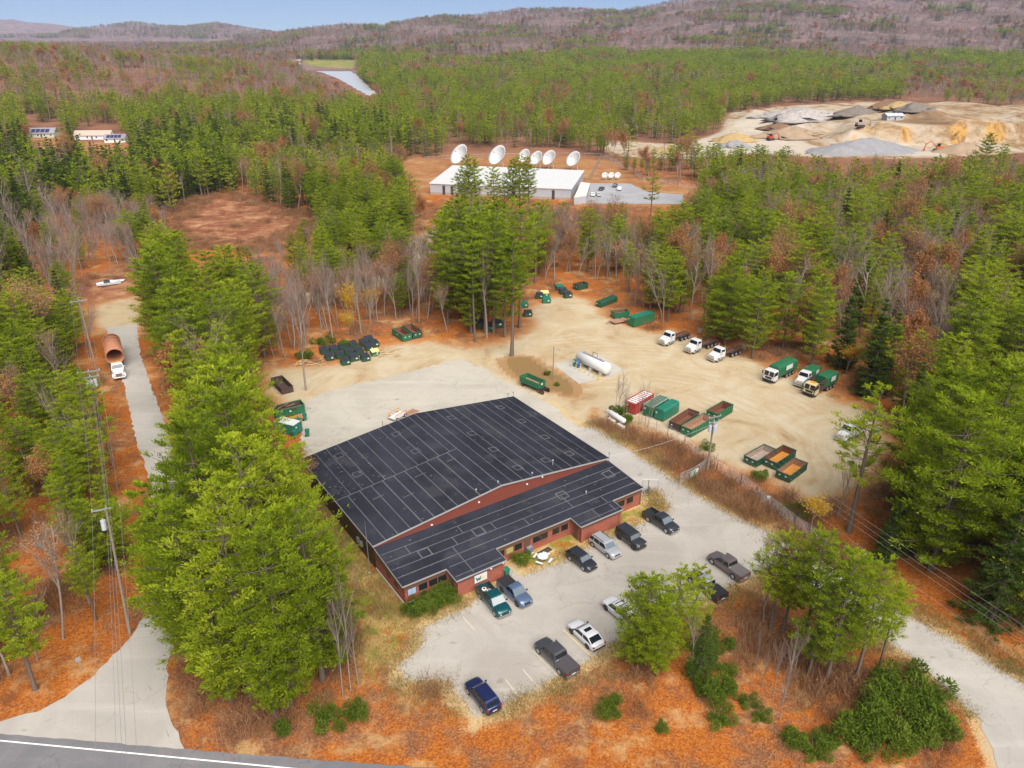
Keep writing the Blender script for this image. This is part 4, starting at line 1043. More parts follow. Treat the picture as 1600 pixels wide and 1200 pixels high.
# green dump trailer on wheels beside the island
pa, pb = at(846,612), at(818,600); c = (pa+pb)/2
t = thing("dump_trailer", "green dump trailer with a rusty inside on wheels beside the grassy island", "trailer", (c.x,c.y,.03), heading(pb,pa))
L = (pb-pa).length; hl = L/2; w = 1.05; z0 = .85
m = MB()
m.loft([[(-hl,-w,z0+.0),(hl,-w,z0),(hl,w,z0),(-hl,w,z0)],[(-hl-.1,-w-.1,z0+1.3),(hl+.1,-w-.1,z0+1.3),(hl+.1,w+.1,z0+1.3),(-hl-.1,w+.1,z0+1.3)],[(-hl+.02,-w+.02,z0+1.3),(hl-.02,-w+.02,z0+1.3),(hl-.02,w-.02,z0+1.3),(-hl+.02,w-.02,z0+1.3)],[(-hl+.1,-w+.1,z0+.1),(hl-.1,-w+.1,z0+.1),(hl-.1,w-.1,z0+.1),(-hl+.1,w-.1,z0+.1)]])
for s in (1,-1):
    for k in range(6): x = -hl+.2+(L-.4)*k/5; m.box(x-.05,x+.05, s*w+.04 if s > 0 else -w-.16, w+.16 if s > 0 else -w-.04, z0+.1, z0+1.28)
m.build("body", M_GREEN, t)
m = MB(); m.box(-hl+.13,hl-.13,-w+.13,w-.13,z0+.104,z0+.35); m.build("load", M_RUSTL, t)
m = MB(); m.box(-hl+.2,hl+.9,-.4,-.28,.6,.84); m.box(-hl+.2,hl+.9,.28,.4,.6,.84); m.build("chassis", M_BROWN, t)
sticker(t, hl+.11, 0, z0+.85, .5, .35)
for x in (-hl+.6, hl+.2, hl+1.0):
    for y in (-.85,.85): wheel(t, x, y, .46, .3, M_RUST)
# ------------------------------------------------------------------ trucks
M_CABW = paint("white_cab_paint", (.54,.54,.54), .35, var=.05, coat=.3)
M_CABT = paint("tan_cab_paint", (.55,.42,.22), .45, var=.15)
M_CHASSIS = paint("dark_chassis", (.05,.042,.036), .7, .2, .4, 2)
M_TANKG = paint("aluminium_tank", (.5,.5,.5), .3, .8)
M_AMBER = paint("amber_lamp", (.6,.28,.02), .3)
def hood_cab(t, xf, mat, w=1.18, zb=.75):
    """Conventional cab: sloping hood, windshield, doors; xf is the nose. Returns the x of its back wall."""
    m = MB()
    sec = lambda x, ww, z0, z1: [(x,-ww,z0),(x,ww,z0),(x,ww,z1-.15),(x,ww*.86,z1),(x,-ww*.86,z1),(x,-ww,z1-.15)]
    m.loft([sec(xf,.72*w,zb,1.55),sec(xf-.25,.80*w,zb-.1,1.72),sec(xf-1.5,.92*w,zb-.1,1.95)]); m.build("hood", mat, t, bevel=.04)
    m = MB(); xc = xf-1.48; xb = xc-1.75; wr = w*.86
    lo = [(xc,-w*.98,zb),(xc,w*.98,zb),(xb,w*.98,zb),(xb,-w*.98,zb)]; mi = [(xc,-w,1.95),(xc,w,1.95),(xb,w,1.95),(xb,-w,1.95)]
    hi = [(xc-.42,-wr,2.85),(xc-.42,wr,2.85),(xb+.08,wr,2.85),(xb+.08,-wr,2.85)]; tp_ = [(xc-.65,-wr*.85,2.98),(xc-.65,wr*.85,2.98),(xb+.2,wr*.85,2.98),(xb+.2,-wr*.85,2.98)]
    m.loft([lo,mi,hi,tp_]); m.build("cab", mat, t, bevel=.03)
    V = Vector
    def pn(name, q, mt, sh): mm = MB(); mm.panel(q, sh, .02); mm.build(name, mt, t)
    pn("windshield", [V(mi[0]),V(mi[1]),V(hi[1]),V(hi[0])], M_GL, .12)
    for s in (1,-1):
        i = (1,2) if s > 0 else (3,0)
        pn("side_window", [V(mi[i[0]]),V(mi[i[1]]),V(hi[i[1]]),V(hi[i[0]])], M_GL, .22)
        m = MB(); m.cbox(xc-.1, s*(w+.28), 2.2, .1, .2, .55); m.tube([(xc-.12,s*w*.93,2.35),(xc-.12,s*(w+.2),2.35)], .03, 5); m.build("mirror", M_CHROME, t)
        m = MB(); m.cbox(xf-.08, s*.78*w*.88, 1.25, .25, .26, .26); m.build("headlight", M_HEAD, t, bevel=.04)
        m = MB(); n = 10; arc = [(xf-.95+.68*math.cos(math.pi*k/n), .58+.64*math.sin(math.pi*k/n)) for k in range(n+1)] + [(xf-.95-.52,.58)] + [(xf-.95+.52*math.cos(math.pi-math.pi*k/n), .58+.52*math.sin(math.pi-math.pi*k/n)) for k in range(1,n+1)]
        m.prism(arc, 'y', s*w*.66, s*w*1.06); m.build("fender", mat, t)
        m = MB(); m.tube([(xb+1.5,s*w*.88,.72),(xb+.3,s*w*.88,.72)], .3, 10); m.build("fuel_tank", M_TANKG, t)
    m = MB(); m.box(xf-.005,xf+.06,-.5*w,.5*w,.85,1.5); m.build("grille", M_CHROME, t)
    m = MB(); m.box(xf-.05,xf+.2,-w*.95,w*.95,.42,.72); m.build("front_bumper", M_CHROME, t, bevel=.04)
    return xb
def axles(t, front, rears, w=1.02, r=.52, rim=None):
    for x in front:
        for s in (1,-1): wheel(t, x, s*w, r, .32, rim or M_RIM)
    for x in rears:
        for s in (1,-1): wheel(t, x, s*(w-.1), r, .58, rim or M_RIM)
def rolloff_truck():
    t = thing("roll_off_truck", "", "truck"); hl = 4.6
    xb = hood_cab(t, hl, M_CABW)
    m = MB(); m.box(-hl,hl-.4,-.45,-.27,.62,.9); m.box(-hl,hl-.4,.27,.45,.62,.9)
    for k in range(5): m.box(-hl+.4+k*1.1,-hl+.55+k*1.1,-.269,.269,.66,.86)
    m.build("chassis", M_CHASSIS, t)
    m = MB()
    for s in (1,-1): m.box(-hl-.2,xb-.25,s*.5-.1,s*.5+.1,1.12,1.36)
    for k in range(6): m.box(-hl+.1+k*1.0,-hl+.25+k*1.0,-.399,.399,1.15,1.30)
    m.build("hoist_rails", M_RUST, t)
    m = MB(); m.tube([(xb-.6,.0,1.0),(-hl+1.6,0,1.22)], .12, 8); m.build("hoist_cylinder", M_TANKG, t)
    for s in (1,-1):
        m = MB(); m.box(-hl+.1,-1.0,s*1.12-.26,s*1.12+.26,1.16,1.22) if False else m.box(-hl+.0,xb-1.9,min(s*.75,s*1.18),max(s*.75,s*1.18),1.13,1.19); m.build("rear_fender", M_CHASSIS, t)
        m = MB(); m.tube([(xb-.12,s*.85,.9),(xb-.12,s*.85,3.3)], .08, 7); m.build("exhaust_stack", M_CHROME, t)
    m = MB(); m.box(xb-.55,xb-.2,-.95,.95,1.0,1.9); m.build("toolbox", M_CHASSIS, t)
    axles(t, [hl-.95], [-hl+.8, -hl+2.1, -hl+3.4])
    return t
def place(t, label, c, f, r, group, z=0):
    p = at(*c); t.location = (p.x, p.y, z); t.rotation_euler.z = hd(r, f); tag(t, label, None, group); return t
RT = "white roll off trucks parked along the leafy bank"
t0 = rolloff_truck()
spots = [((1054,533),(1037.5,540),(1072.5,527.5)), ((1095,545),(1077,552),(1112,539)), ((1132,558),(1112,565),(1152,551))]
labs = ["white roll off truck parked farthest from the green garbage trucks", "white roll off truck in the middle of the three", "white roll off truck of the three, closest to the green garbage trucks"]
for i, (c, f, r) in enumerate(spots):
    place(t0 if i == 0 else copy_tree(t0), labs[i], c, f, r, RT)

def coe_cab(t, xf, mat, w=1.22, mroof=None):
    m = MB(); xb = xf-1.65
    lo = [(xf-.02,-w,.6),(xf-.02,w,.6),(xb,w,.6),(xb,-w,.6)]; mi = [(xf,-w,1.5),(xf,w,1.5),(xb,w,1.5),(xb,-w,1.5)]
    hi = [(xf-.18,-w*.95,2.62),(xf-.18,w*.95,2.62),(xb,w*.95,2.62),(xb,-w*.95,2.62)]; tp_ = [(xf-.35,-w*.88,2.78),(xf-.35,w*.88,2.78),(xb+.1,w*.88,2.78),(xb+.1,-w*.88,2.78)]
    m.loft([lo,mi,hi,tp_]); m.build("cab", mat, t, bevel=.04); V = Vector
    for a, b in ((0.03,.485),(.515,.97)):
        q = [V(mi[0]).lerp(V(mi[1]),a),V(mi[0]).lerp(V(mi[1]),b),V(hi[0]).lerp(V(hi[1]),b),V(hi[0]).lerp(V(hi[1]),a)]
        mm = MB(); mm.panel(q, .07, .02); mm.build("windshield", M_GL, t)
    for s in (1,-1):
        q = [V(mi[1]),V(mi[2]),V(hi[2]),V(hi[1])] if s > 0 else [V(mi[3]),V(mi[0]),V(hi[0]),V(hi[3])]
        mm = MB(); mm.panel(q, .2, .02); mm.build("side_window", M_GL, t)
        m = MB(); m.cbox(xf+.1, s*(w+.22), 2.1, .1, .2, .6); m.tube([(xf-.1,s*w*.95,2.4),(xf+.1,s*(w+.15),2.4)], .03, 5); m.build("mirror", M_TRIM, t)
        m = MB(); m.cbox(xf+.02, s*w*.75, 1.0, .08, .34, .2); m.build("headlight", M_HEAD, t)
    m = MB(); m.box(xf-.1,xf+.18,-w,w,.42,.75); m.build("front_bumper", M_TRIM, t, bevel=.04)
    m = MB(); m.box(xf-.005,xf+.04,-.75,.75,1.0,1.38); m.build("grille", M_TRIM, t)
    return xb
def refuse_body(t, x0, x1, zb=1.0, zt=3.35, w=1.24, mat=None, hopper=0.0):
    mat = mat or M_GREEN; m = MB()
    sec = [(-w*.93,zb),(w*.93,zb),(w,zb+.5),(w,zt-.45),(w*.86,zt-.12),(w*.55,zt),(-w*.55,zt),(-w*.86,zt-.12),(-w,zt-.45),(-w,zb+.5)]
    xh = x1-hopper
    m.prism(sec, 'x', x0+.55, xh)
    m.loft([[(x0+.549,y,z) for y,z in sec],[(x0,y*.96,zb+.25+(z-zb)*.78) for y,z in sec]])
    for k in range(4):
        x = x0+.8+(xh-x0-1.0)*k/3
        for s in (1,-1): m.box(x-.05,x+.05,s*w-.01 if s > 0 else -w-.05, w+.05 if s > 0 else -w+.01, zb+.5, zt-.5)
    m.build("body", mat, t, bevel=.03)
    m = MB()
    for s in (1,-1): m.cbox((x0+xh)/2-.2, s*(w+.065), zb+(zt-zb)*.62, (xh-x0)*.34, .02, (zt-zb)*.42)
    for s in (1,-1):
        m = MB(); m.cbox((x0+xh)/2-.2, s*(w+.065), zb+(zt-zb)*.62, (xh-x0)*.34, .02, (zt-zb)*.42); m.build("side_panel", M_WHITE, t)
    if hopper:
        m = MB(); m.box(xh+.01,x1,-w,-w+.08,zb,zt-.1); m.box(xh+.01,x1,w-.08,w,zb,zt-.1); m.box(x1-.08,x1-.001,-w+.081,w-.081,zb,zt-.3); m.box(xh+.01,x1-.081,-w+.081,w-.081,zb,zb+.6); m.build("hopper", M_BROWN, t)
def garbage_truck(cabm, hopper, arms, L=9.0):
    t = thing("garbage_truck", "", "truck"); hl = L/2
    xb = coe_cab(t, hl, cabm)
    m = MB(); m.box(-hl+.4,hl-.3,-.45,.45,.6,.95); m.build("chassis", M_CHASSIS, t)
    refuse_body(t, -hl, xb-.12, hopper=hopper)
    if arms:
        for s in (1,-1):
            m = MB(); m.tube([(xb-1.6,s*1.36,2.3),(xb+.6,s*1.36,3.0),(hl+.35,s*1.36,2.5),(hl+.55,s*1.36,1.0)], .11, 6); m.build("lift_arm", M_GREEND, t)
        m = MB(); m.cbox(hl-1.2,0,2.86,.5,1.0,.12); m.build("beacon_bar", M_AMBER, t)
    axles(t, [hl-1.0], [-hl+1.3,-hl+2.6,-hl+3.8])
    return t
place(garbage_truck(M_CABW, 0, False), "green bodied garbage truck with a white cab, parked apart beside the sand", (1218,589), (1197,599), (1238,579), "garbage trucks by the woods")
place(garbage_truck(M_CABT, 2.3, True), "green garbage truck with a tan cab and an open rusty hopper", (1281,610), (1260,621), (1302,599), "garbage trucks by the woods")
t = thing("garbage_truck", "", "truck"); hl = 3.8
xb = hood_cab(t, hl, M_CABW, w=1.1)
m = MB(); m.box(-hl+.3,hl-.3,-.42,.42,.6,.92); m.build("chassis", M_CHASSIS, t)
refuse_body(t, -hl, xb-.12, zb=.95, zt=2.9, w=1.15); axles(t, [hl-.95], [-hl+1.2,-hl+2.4], w=.95, r=.48)
place(t, "smaller white hooded truck with a green body squeezed beside the tan cab truck", (1260,597), (1247,606), (1276,586), "garbage trucks by the woods")

# white service truck and small yellow machine behind the lone pine
t = thing("service_truck", "", "truck"); hl = 2.9
xb = hood_cab(t, hl, M_CABW, w=1.0, zb=.6)
m = MB(); m.box(-hl,xb-.1,-1.05,1.05,.7,.85); m.build("flat_bed", M_GALV, t)
for s in (1,-1):
    m = MB(); m.box(-hl,xb-.12,s*1.05-.2,s*1.05+.2,.86,1.5); m.build("tool_locker", M_CABW, t)
m = MB(); m.tube([(-hl+.4,0,.86),(-hl+.4,0,1.9),(xb-.2,0,2.3)], .1, 6); m.build("crane_arm", M_GALV, t)
axles(t, [hl-.9], [-hl+1.0], w=.9, r=.42)
place(t, "white service truck with side lockers parked behind the lone slender pine", (1326,684), (1313,690), (1340,677), None)
t = thing("compact_loader", "small yellow and green loader with a dark mast beside the white service truck", "loader", at(1366,690), hd((1360,700),(1370,682)))
M_YEL = paint("yellow_machine_paint", (.62,.55,.02), .45)
m = MB(); m.box(-.9,.9,-.55,.55,.45,1.05); m.prism([(-.9,1.051),(-.1,1.051),(-.2,1.45),(-.8,1.45)], 'y', -.5, .5); m.build("body", M_YEL, t, bevel=.05)
m = MB()
for x in (-.55,.45):
    for y in (-.45,.45): m.tube([(x,y,1.05),(x*.9,y,2.1)], .04, 5)
m.box(-.6,.5,-.55,.55,2.1,2.18); m.build("roll_cage", M_GREEN, t)
m = MB(); m.tube([(.8,-.4,.7),(1.5,-.4,.4)], .06, 5); m.tube([(.8,.4,.7),(1.5,.4,.4)], .06, 5); m.prism([(1.4,.1),(2.0,.1),(1.5,.7)], 'y', -.7, .7); m.build("bucket", M_CHASSIS, t)
for x in (-.6,.6):
    for y in (-.62,.62): wheel(t, x, y, .42, .28, M_YEL)

# road truck hauling a giant rusty steel pipe down the side road
pf, pr = at(188,594), at(177,544); rz = heading(pr, pf)
t = thing("road_tractor", "white truck with a chrome nose hauling the giant rusty pipe down the side road", "truck", (pf.x-2.3*math.cos(rz), pf.y-2.3*math.sin(rz), .035), rz)
SEM = 1.02
t.scale = (SEM,)*3; hl = 2.3
xb = hood_cab(t, hl, M_CABW)
m = MB(); m.box(-hl-2.2,hl-.3,-.45,-.27,.62,.9); m.box(-hl-2.2,hl-.3,.27,.45,.62,.9); m.build("chassis", M_CHASSIS, t)
m = MB(); m.box(xb-.9,xb-.1,-1.1,1.1,.9,2.2); m.build("sleeper", M_CHASSIS, t)
m = MB(); m.box(hl-.4,hl-.2,-1.15,1.15,2.0,2.2) if False else m.box(xb+.5,xb+.7,-.9,.9,3.0,3.12); m.build("beacon_bar", M_AMBER, t)
axles(t, [hl-.95], [-hl-.6,-hl-1.8])
Lp = 10.5; Rp = 1.72
c = pf + Vector((math.cos(rz), math.sin(rz), 0)) * (-6.6 - Lp/2)
tr = thing("low_trailer", "low flat trailer carrying the giant rusty pipe on the side road", "trailer", (c.x,c.y,.035), rz)
m = MB(); m.box(-Lp/2-.6,Lp/2+.9,-1.3,1.3,.85,1.05); m.build("deck", M_CHASSIS, tr)
m = MB()
for x in (-Lp/2+1, 0, Lp/2-1): m.prism([(-1.4,1.052),(1.4,1.052),(1.4,1.5),(.7,1.12),(-.7,1.12),(-1.4,1.5)], 'x', x-.2, x+.2)
m.build("saddle", M_RUST, tr)
for k in range(4):
    for s in (1,-1): wheel(tr, -Lp/2+.5+k*1.2, s*1.05, .46, .5)
pp = thing("steel_pipe", "giant hollow rusty steel pipe lying on the low trailer", "pipe", (c.x,c.y,1.13+.035), rz)
m = MB(); n = 36
def cr(x, r): return [(x, r*math.cos(2*math.pi*k/n), Rp+r*math.sin(2*math.pi*k/n)) for k in range(n)]
m.loft([cr(-Lp/2,Rp-.06),cr(-Lp/2,Rp),cr(Lp/2,Rp),cr(Lp/2,Rp-.06),cr(-Lp/2,Rp-.06)], cap=False)
M_PIPE = paint("rust_orange_pipe", (.40,.17,.09), .8, .1, .3, .5, dirt=(.2,.09,.06), dirt_amt=.3)
m.build("pipe_wall", M_PIPE, pp, smooth=True)
for x in np.linspace(-Lp/2+.1, Lp/2-.1, 7):
    m = MB(); m.loft([cr(x-.07,Rp+.002),cr(x-.07,Rp+.09),cr(x+.07,Rp+.09),cr(x+.07,Rp+.002)], cap=False); m.build("stiffening_ring", M_PIPE, pp)

# ------------------------------------------------------------------ fuel tank, propane tank and their fittings
pa, pb = at(950,589), at(904,567); c = (pa+pb)/2; L = (pb-pa).length; rz = heading(pb, pa)
t = thing("fuel_tank", "long white horizontal fuel tank on saddles beside the concrete pad", "tank", (c.x,c.y,.035), rz)
m = MB(); n = 24; Rt = 1.25
def tr_(x, r): return [(x, r*math.cos(2*math.pi*k/n), Rt+.45+r*math.sin(2*math.pi*k/n)) for k in range(n)]
m.loft([tr_(-L/2,.5),tr_(-L/2+.08,.95),tr_(-L/2+.3,Rt),tr_(L/2-.3,Rt),tr_(L/2-.08,.95),tr_(L/2,.5)]); m.build("vessel", M_WHITE, t, smooth=True)
for x in (-L/3, 0, L/3):
    m = MB(); m.box(x-.2,x+.2,-1.1,1.1,0,.7); m.build("saddle", M_CONCT, t)
m = MB(); m.tube([(-L*.05,.2,2.9),(-L*.05,.2,3.9),(L*.1,.2,3.9),(L*.1,.2,3.2)], .06, 6); m.build("vent_pipe", M_FRAME, t)
for x in (-L*.3, -L*.22, L*.25):
    m = MB(); m.tube([(x,0,2.9),(x,0,3.35)], .12, 8); m.build("fill_cap", M_GALV, t)
m = MB(); m.box(-L*.35,L*.35,-.28,.28,2.97,3.02); m.build("walkway", M_GALV, t)
side = Vector((math.cos(rz+math.pi/2), math.sin(rz+math.pi/2), 0)); ax = Vector((math.cos(rz), math.sin(rz), 0))
sgn = -1 if (c + side*2).y > c.y else 1
for i, (dx, colr, lb) in enumerate(((-L*.30, paint("blue_pump", (.03,.12,.3), .4), "blue fuel pump cabinet in front of the white tank"), (-L*.40, M_TEAL, "green fuel pump cabinet at the end of the white tank"))):
    p = c + ax*dx + side*sgn*1.9; q = thing("fuel_pump", lb, "pump", (p.x,p.y,.035), rz)
    m = MB(); m.cbox(0,0,.8,.7,.5,1.6); m.build("cabinet", colr, q, bevel=.04)
    m = MB(); m.cbox(0,-.26,1.2,.5,.03,.4); m.build("display", M_WHITE, q)
    m = MB(); m.tube([(.36,0,1.1),(.5,-.1,.5),(.38,-.1,.9)], .03, 5); m.build("hose", M_TRIM, q)
M_BOLL = paint("yellow_bollard", (.58,.42,.05), .5)
for k in range(7):
    p = c + ax*(-L*.42+L*.92*k/6) + side*sgn*2.7
    q = thing("bollard", "yellow steel bollard in the line guarding the white fuel tank", "bollard", (p.x,p.y,.035), 0, "yellow bollards guarding the fuel tank")
    m = MB(); m.tube([(0,0,0),(0,0,1.0)], .09, 10); m.build("post", M_BOLL, q); m = MB(); m.sphere((0,0,1.0), .095); m.build("cap", M_BOLL, q)
pa, pb = at(976,667), at(951,651); c = (pa+pb)/2; L = (pb-pa).length; rz = heading(pb, pa)
t = thing("propane_tank", "small white propane tank on concrete blocks in the leafy strip", "tank", (c.x,c.y,0), rz)
m = MB(); Rt = .52
def tq(x, r): return [(x, r*math.cos(2*math.pi*k/n), 1.05+r*math.sin(2*math.pi*k/n)) for k in range(n)]
m.loft([tq(-L/2,.15),tq(-L/2+.1,.36),tq(-L/2+.35,Rt),tq(L/2-.35,Rt),tq(L/2-.1,.36),tq(L/2,.15)]); m.build("vessel", M_WHITE, t, smooth=True)
for x in (-L*.3, L*.3):
    m = MB(); m.box(x-.2,x+.2,-.5,.5,0,.62); m.build("saddle", M_CONCT, t)
m = MB(); m.tube([(0,0,1.5),(0,0,1.75)], .16, 10); m.build("valve_dome", M_WHITE, t)
for i, (x, s) in enumerate(((-L*.62, 1.0), (-.1, -1.1), (L*.52, -1.0))):
    p = c + ax*0 + Vector((math.cos(rz), math.sin(rz), 0))*x + Vector((-math.sin(rz), math.cos(rz), 0))*s
    q = thing("concrete_block", ("pale concrete block at the far end of the propane tank", "pale concrete block along the side of the propane tank", "pale concrete block at the near end of the propane tank")[i], "block", (p.x,p.y,0), rz + (0 if i else .4), "concrete blocks round the propane tank")
    m = MB(); m.prism([(-.4,0),(.4,0),(.34,.75),(-.34,.75)], 'x', -.85, .85); m.build("block", M_CONCT, q, bevel=.04)
    m = MB(); m.tube([(-.3,0,.74),(-.3,0,.88),(.3,0,.88),(.3,0,.74)], .025, 5); m.build("lifting_loop", M_RUST, q)

# ------------------------------------------------------------------ things round the building
p = at(826,862); t = thing("air_conditioner", "grey outdoor air conditioning unit beside the brick wall and the round bush", "air conditioner", (p.x,p.y,0), BANG)
m = MB(); m.cbox(0,0,.5,1.0,1.0,.95); m.build("cabinet", paint("ac_grey", (.16,.18,.22), .5, .2), t, bevel=.05)
m = MB(); n = 20; m.loft([[(r*math.cos(2*math.pi*k/n), r*math.sin(2*math.pi*k/n), z) for k in range(n)] for r, z in ((.42,.976),(.42,1.03),(.36,1.03),(.36,1.0))]); m.build("fan_grille", M_GALV, t)
m = MB(); m.cbox(0,0,.02,1.2,1.2,.06); m.build("pad", M_CONCT, t)
p = at(848,876); t = thing("picnic_table", "pale octagonal picnic table with attached benches on the lawn", "table", (p.x,p.y,0), .3, scale=1.05)
M_PIC = paint("pale_blue_grey_table", (.50,.55,.56), .5)
m = MB(); m.prism([(.75*math.cos(R(22.5+45*k)), .75*math.sin(R(22.5+45*k))) for k in range(8)], 'z', .7, .76); m.build("tabletop", M_PIC, t)
for k in range(4):
    a = math.pi/4 + k*math.pi/2; m = MB(); m.M = Matrix.Rotation(a, 4, 'Z'); m.box(.95,1.25,-.5,.5,.42,.47); m.build("bench", M_PIC, t)
    m = MB(); m.M = Matrix.Rotation(a, 4, 'Z'); m.tube([(.25,0,.7),(.5,0,.02),(1.1,0,.02),(1.1,0,.42)], .03, 5); m.build("leg", M_GALV, t)
p = at(851,864); t = thing("planter_bed", "pale timber raised bed full of dark soil on the lawn", "planter", (p.x,p.y,0), BANG+.12)
M_TIMB = paint("pale_timber", (.55,.40,.20), .8)
m = MB(); m.box(-1.25,1.25,-.62,-.54,0,.32); m.box(-1.25,1.25,.54,.62,0,.32); m.box(-1.25,-1.17,-.539,.539,0,.32); m.box(1.17,1.25,-.539,.539,0,.32); m.build("frame", M_TIMB, t)
m = MB(); m.box(-1.165,1.165,-.535,.535,0,.26); m.build("soil", paint("dark_soil", (.05,.035,.025), .95, var=.5, scale=8), t)
p = at(900,838); t = thing("utility_cover", "small dark round utility cover beside the brick bay", "utility cover", (p.x,p.y,0), 0)
m = MB(); m.tube([(0,0,0),(0,0,.35)], .22, 10); m.build("casing", M_TRIM, t); m = MB(); m.tube([(0,0,.351),(0,0,.4)], .25, 10); m.build("lid", M_FRAME, t)
# orange machine behind the building
p = at(622,653); t = thing("equipment_trailer", "orange and white machine frame standing behind the big roof", "machine", (p.x,p.y,.045), 1.0)
m = MB(); 
for y in (-.9,.9): m.tube([(-1.6,y,.6),(-1.6,y,1.3),(1.4,y,1.3),(1.4,y,.6)], .08, 6)
m.build("frame", paint("orange_paint", (.55,.22,.03), .5), t)
m = MB(); m.box(-1.7,1.5,-.85,.85,.4,.6); m.build("deck", M_WHITE, t)
for x in (-1.2,1.0):
    for y in (-.95,.95): wheel(t, x, y, .35, .22)
p = at(643,645); sheetp = thing("steel_plate", "brown steel plate lying on the pavement behind the big roof", "plate", (p.x,p.y,.046), 1.0)
m = MB(); m.box(-1.4,1.4,-.9,.9,0,.05); m.build("plate", M_RUSTL, sheetp); m = MB(); m.tube([(-.3,0,.05),(-.3,0,.14),(.3,0,.14),(.3,0,.05)], .03, 5); m.build("lifting_loop", M_RUST, sheetp)
# signs and markers on the bank behind the trucks
for i, (x, y, colr, lb, hh) in enumerate(((1092,524,M_GALV,"grey board standing behind the middle white roll off truck",1.9), (1161,549,paint("beige_board",(.50,.42,.33),.7),"beige board standing behind the nearest white roll off truck",1.6), (1124,530,M_WHITE,"thin white marker post on the leaves behind the white trucks",1.3), (1027,500,M_WHITE,"thin white marker post right of the green closed container",1.2), (1377,622,M_WHITE,"thin white marker post on the orange leaves right of the tan cab truck",1.4))):
    p = at(x, y); t = thing("marker_sign", lb, "sign", (p.x,p.y,0), hd((1197,599),(1237,580)) + math.pi/2)
    m = MB(); m.tube([(0,0,0),(0,0,hh)], .045, 6); m.build("post", M_GALV, t)
    m = MB(); wv = .55 if i < 2 else .14; m.box(-wv,wv,-.09,-.046,hh*.35 if i < 2 else hh*.75,hh); m.build("board", colr, t)
# white wreck lying on the bare ground left of the road
M_WRECK = paint("white_fibreglass", (.60,.63,.68), .4, var=.3, scale=1.2)
p = at(170,446); t = thing("wrecked_boat", "broken white boat hull lying on the brown ground above the side road", "boat", (p.x,p.y,0), .5)
m = MB(); n = 9; rings = []
for x, wd, hh in ((-3.0,.9,.9),(-1.5,1.15,1.0),(.5,1.15,1.05),(2.2,.7,1.15),(3.2,.1,1.3)):
    rings.append([(x,-wd,hh),(x,-wd*.8,.35),(x,0,.05),(x,wd*.8,.35),(x,wd,hh),(x,wd*.9,hh),(x,wd*.7,.42),(x,0,.15),(x,-wd*.7,.42),(x,-wd*.9,hh)])
m.loft(rings); m.build("hull", M_WRECK, t)
m = MB(); m.loft([[(-1.2,-.8,1.0),(.6,-.8,1.0),(.6,.8,1.0),(-1.2,.8,1.0)],[(-.9,-.6,1.6),(.2,-.6,1.6),(.2,.6,1.6),(-.9,.6,1.6)]]); m.build("cabin", M_TRIM, t)
p = at(182,440); t = thing("white_tarpaulin", "crumpled pale blue white sheet lying beside the broken boat", "tarpaulin", (p.x,p.y,0), .2)
rnd = random.Random(3); m = MB(); n = 7
vsx = [((i/6-.5)*4.2+rnd.uniform(-.2,.2), (j/6-.5)*2.2+rnd.uniform(-.2,.2), .08+.35*rnd.random()) for j in range(n) for i in range(n)]
m.add(vsx + [(x,y,z-.03) for x,y,z in vsx], [(j*n+i,j*n+i+1,(j+1)*n+i+1,(j+1)*n+i) for j in range(n-1) for i in range(n-1)] + [(49+(j+1)*n+i,49+(j+1)*n+i+1,49+j*n+i+1,49+j*n+i) for j in range(n-1) for i in range(n-1)])
m.build("sheet", M_WRECK, t)
# ------------------------------------------------------------------ poles, wires, fences
M_POLE = paint("weathered_pole_wood", (.23,.18,.14), .85, var=.3, scale=2)
M_INS = paint("grey_porcelain", (.45,.46,.48), .3)
M_WIRE = paint("aluminium_wire", (.32,.32,.33), .5, .3)
def utility_pole(label, base, h, rz, arms=(1.2,), trafo=0, group="wooden utility poles", lean=None):
    t = thing("utility_pole", label, "utility pole", base, rz, group)
    m = MB(); m.tube([(0,0,0),(0,0,h)], [.19,.12], 10); m.build("pole", M_POLE, t)
    for k, a in enumerate(arms):
        z = h-.25-k*.9; m = MB(); m.box(.121,.24,-a,a,z-.08,z+.08); ar = m.build("crossarm", M_GALV, t)
        for y in (-a+.1, 0, a-.1):
            m = MB(); m.tube([(.18,y,z+.081),(.18,y,z+.3)], [.07,.05], 8); m.build("insulator", M_INS, ar)
    for k in range(trafo):
        y = (-.55,.55,0)[k]; x = .0 if k < 2 else .5
        m = MB(); m.tube([(x,y,h-2.9),(x,y,h-1.7)], .28, 12); tf = m.build("transformer", M_INS, t); m = MB(); m.tube([(x,y,h-1.7),(x,y,h-1.45)], .06, 6); m.build("bushing", M_INS, tf)
    if lean is not None:
        t.rotation_euler = (Vector((0,0,1)).rotation_difference((lean - Vector((base[0], base[1], 0))).normalized()).to_matrix() @ Matrix.Rotation(rz, 3, 'Z')).to_euler()
    return t
def wire(label, a, b, sag=1.0, r=.018, group="power lines along the side road"):
    t = thing("power_line", label, "wire", a, 0, group); m = MB(); d = b-a
    m.tube([d*(k/12) - Vector((0,0,sag*4*(k/12)*(1-k/12))) for k in range(13)], r, 4); m.build("cable", M_WIRE, t)
PH = 17.5
P1 = at(203,990); P2 = at(138,578,PH); P2.z = 0; P3 = at(123,468,PH); P3.z = 0
dirn = (P1-P2).normalized(); P0 = P1 + dirn*48
az = math.atan2(dirn.y, dirn.x); P1T = at(165,790,PH)
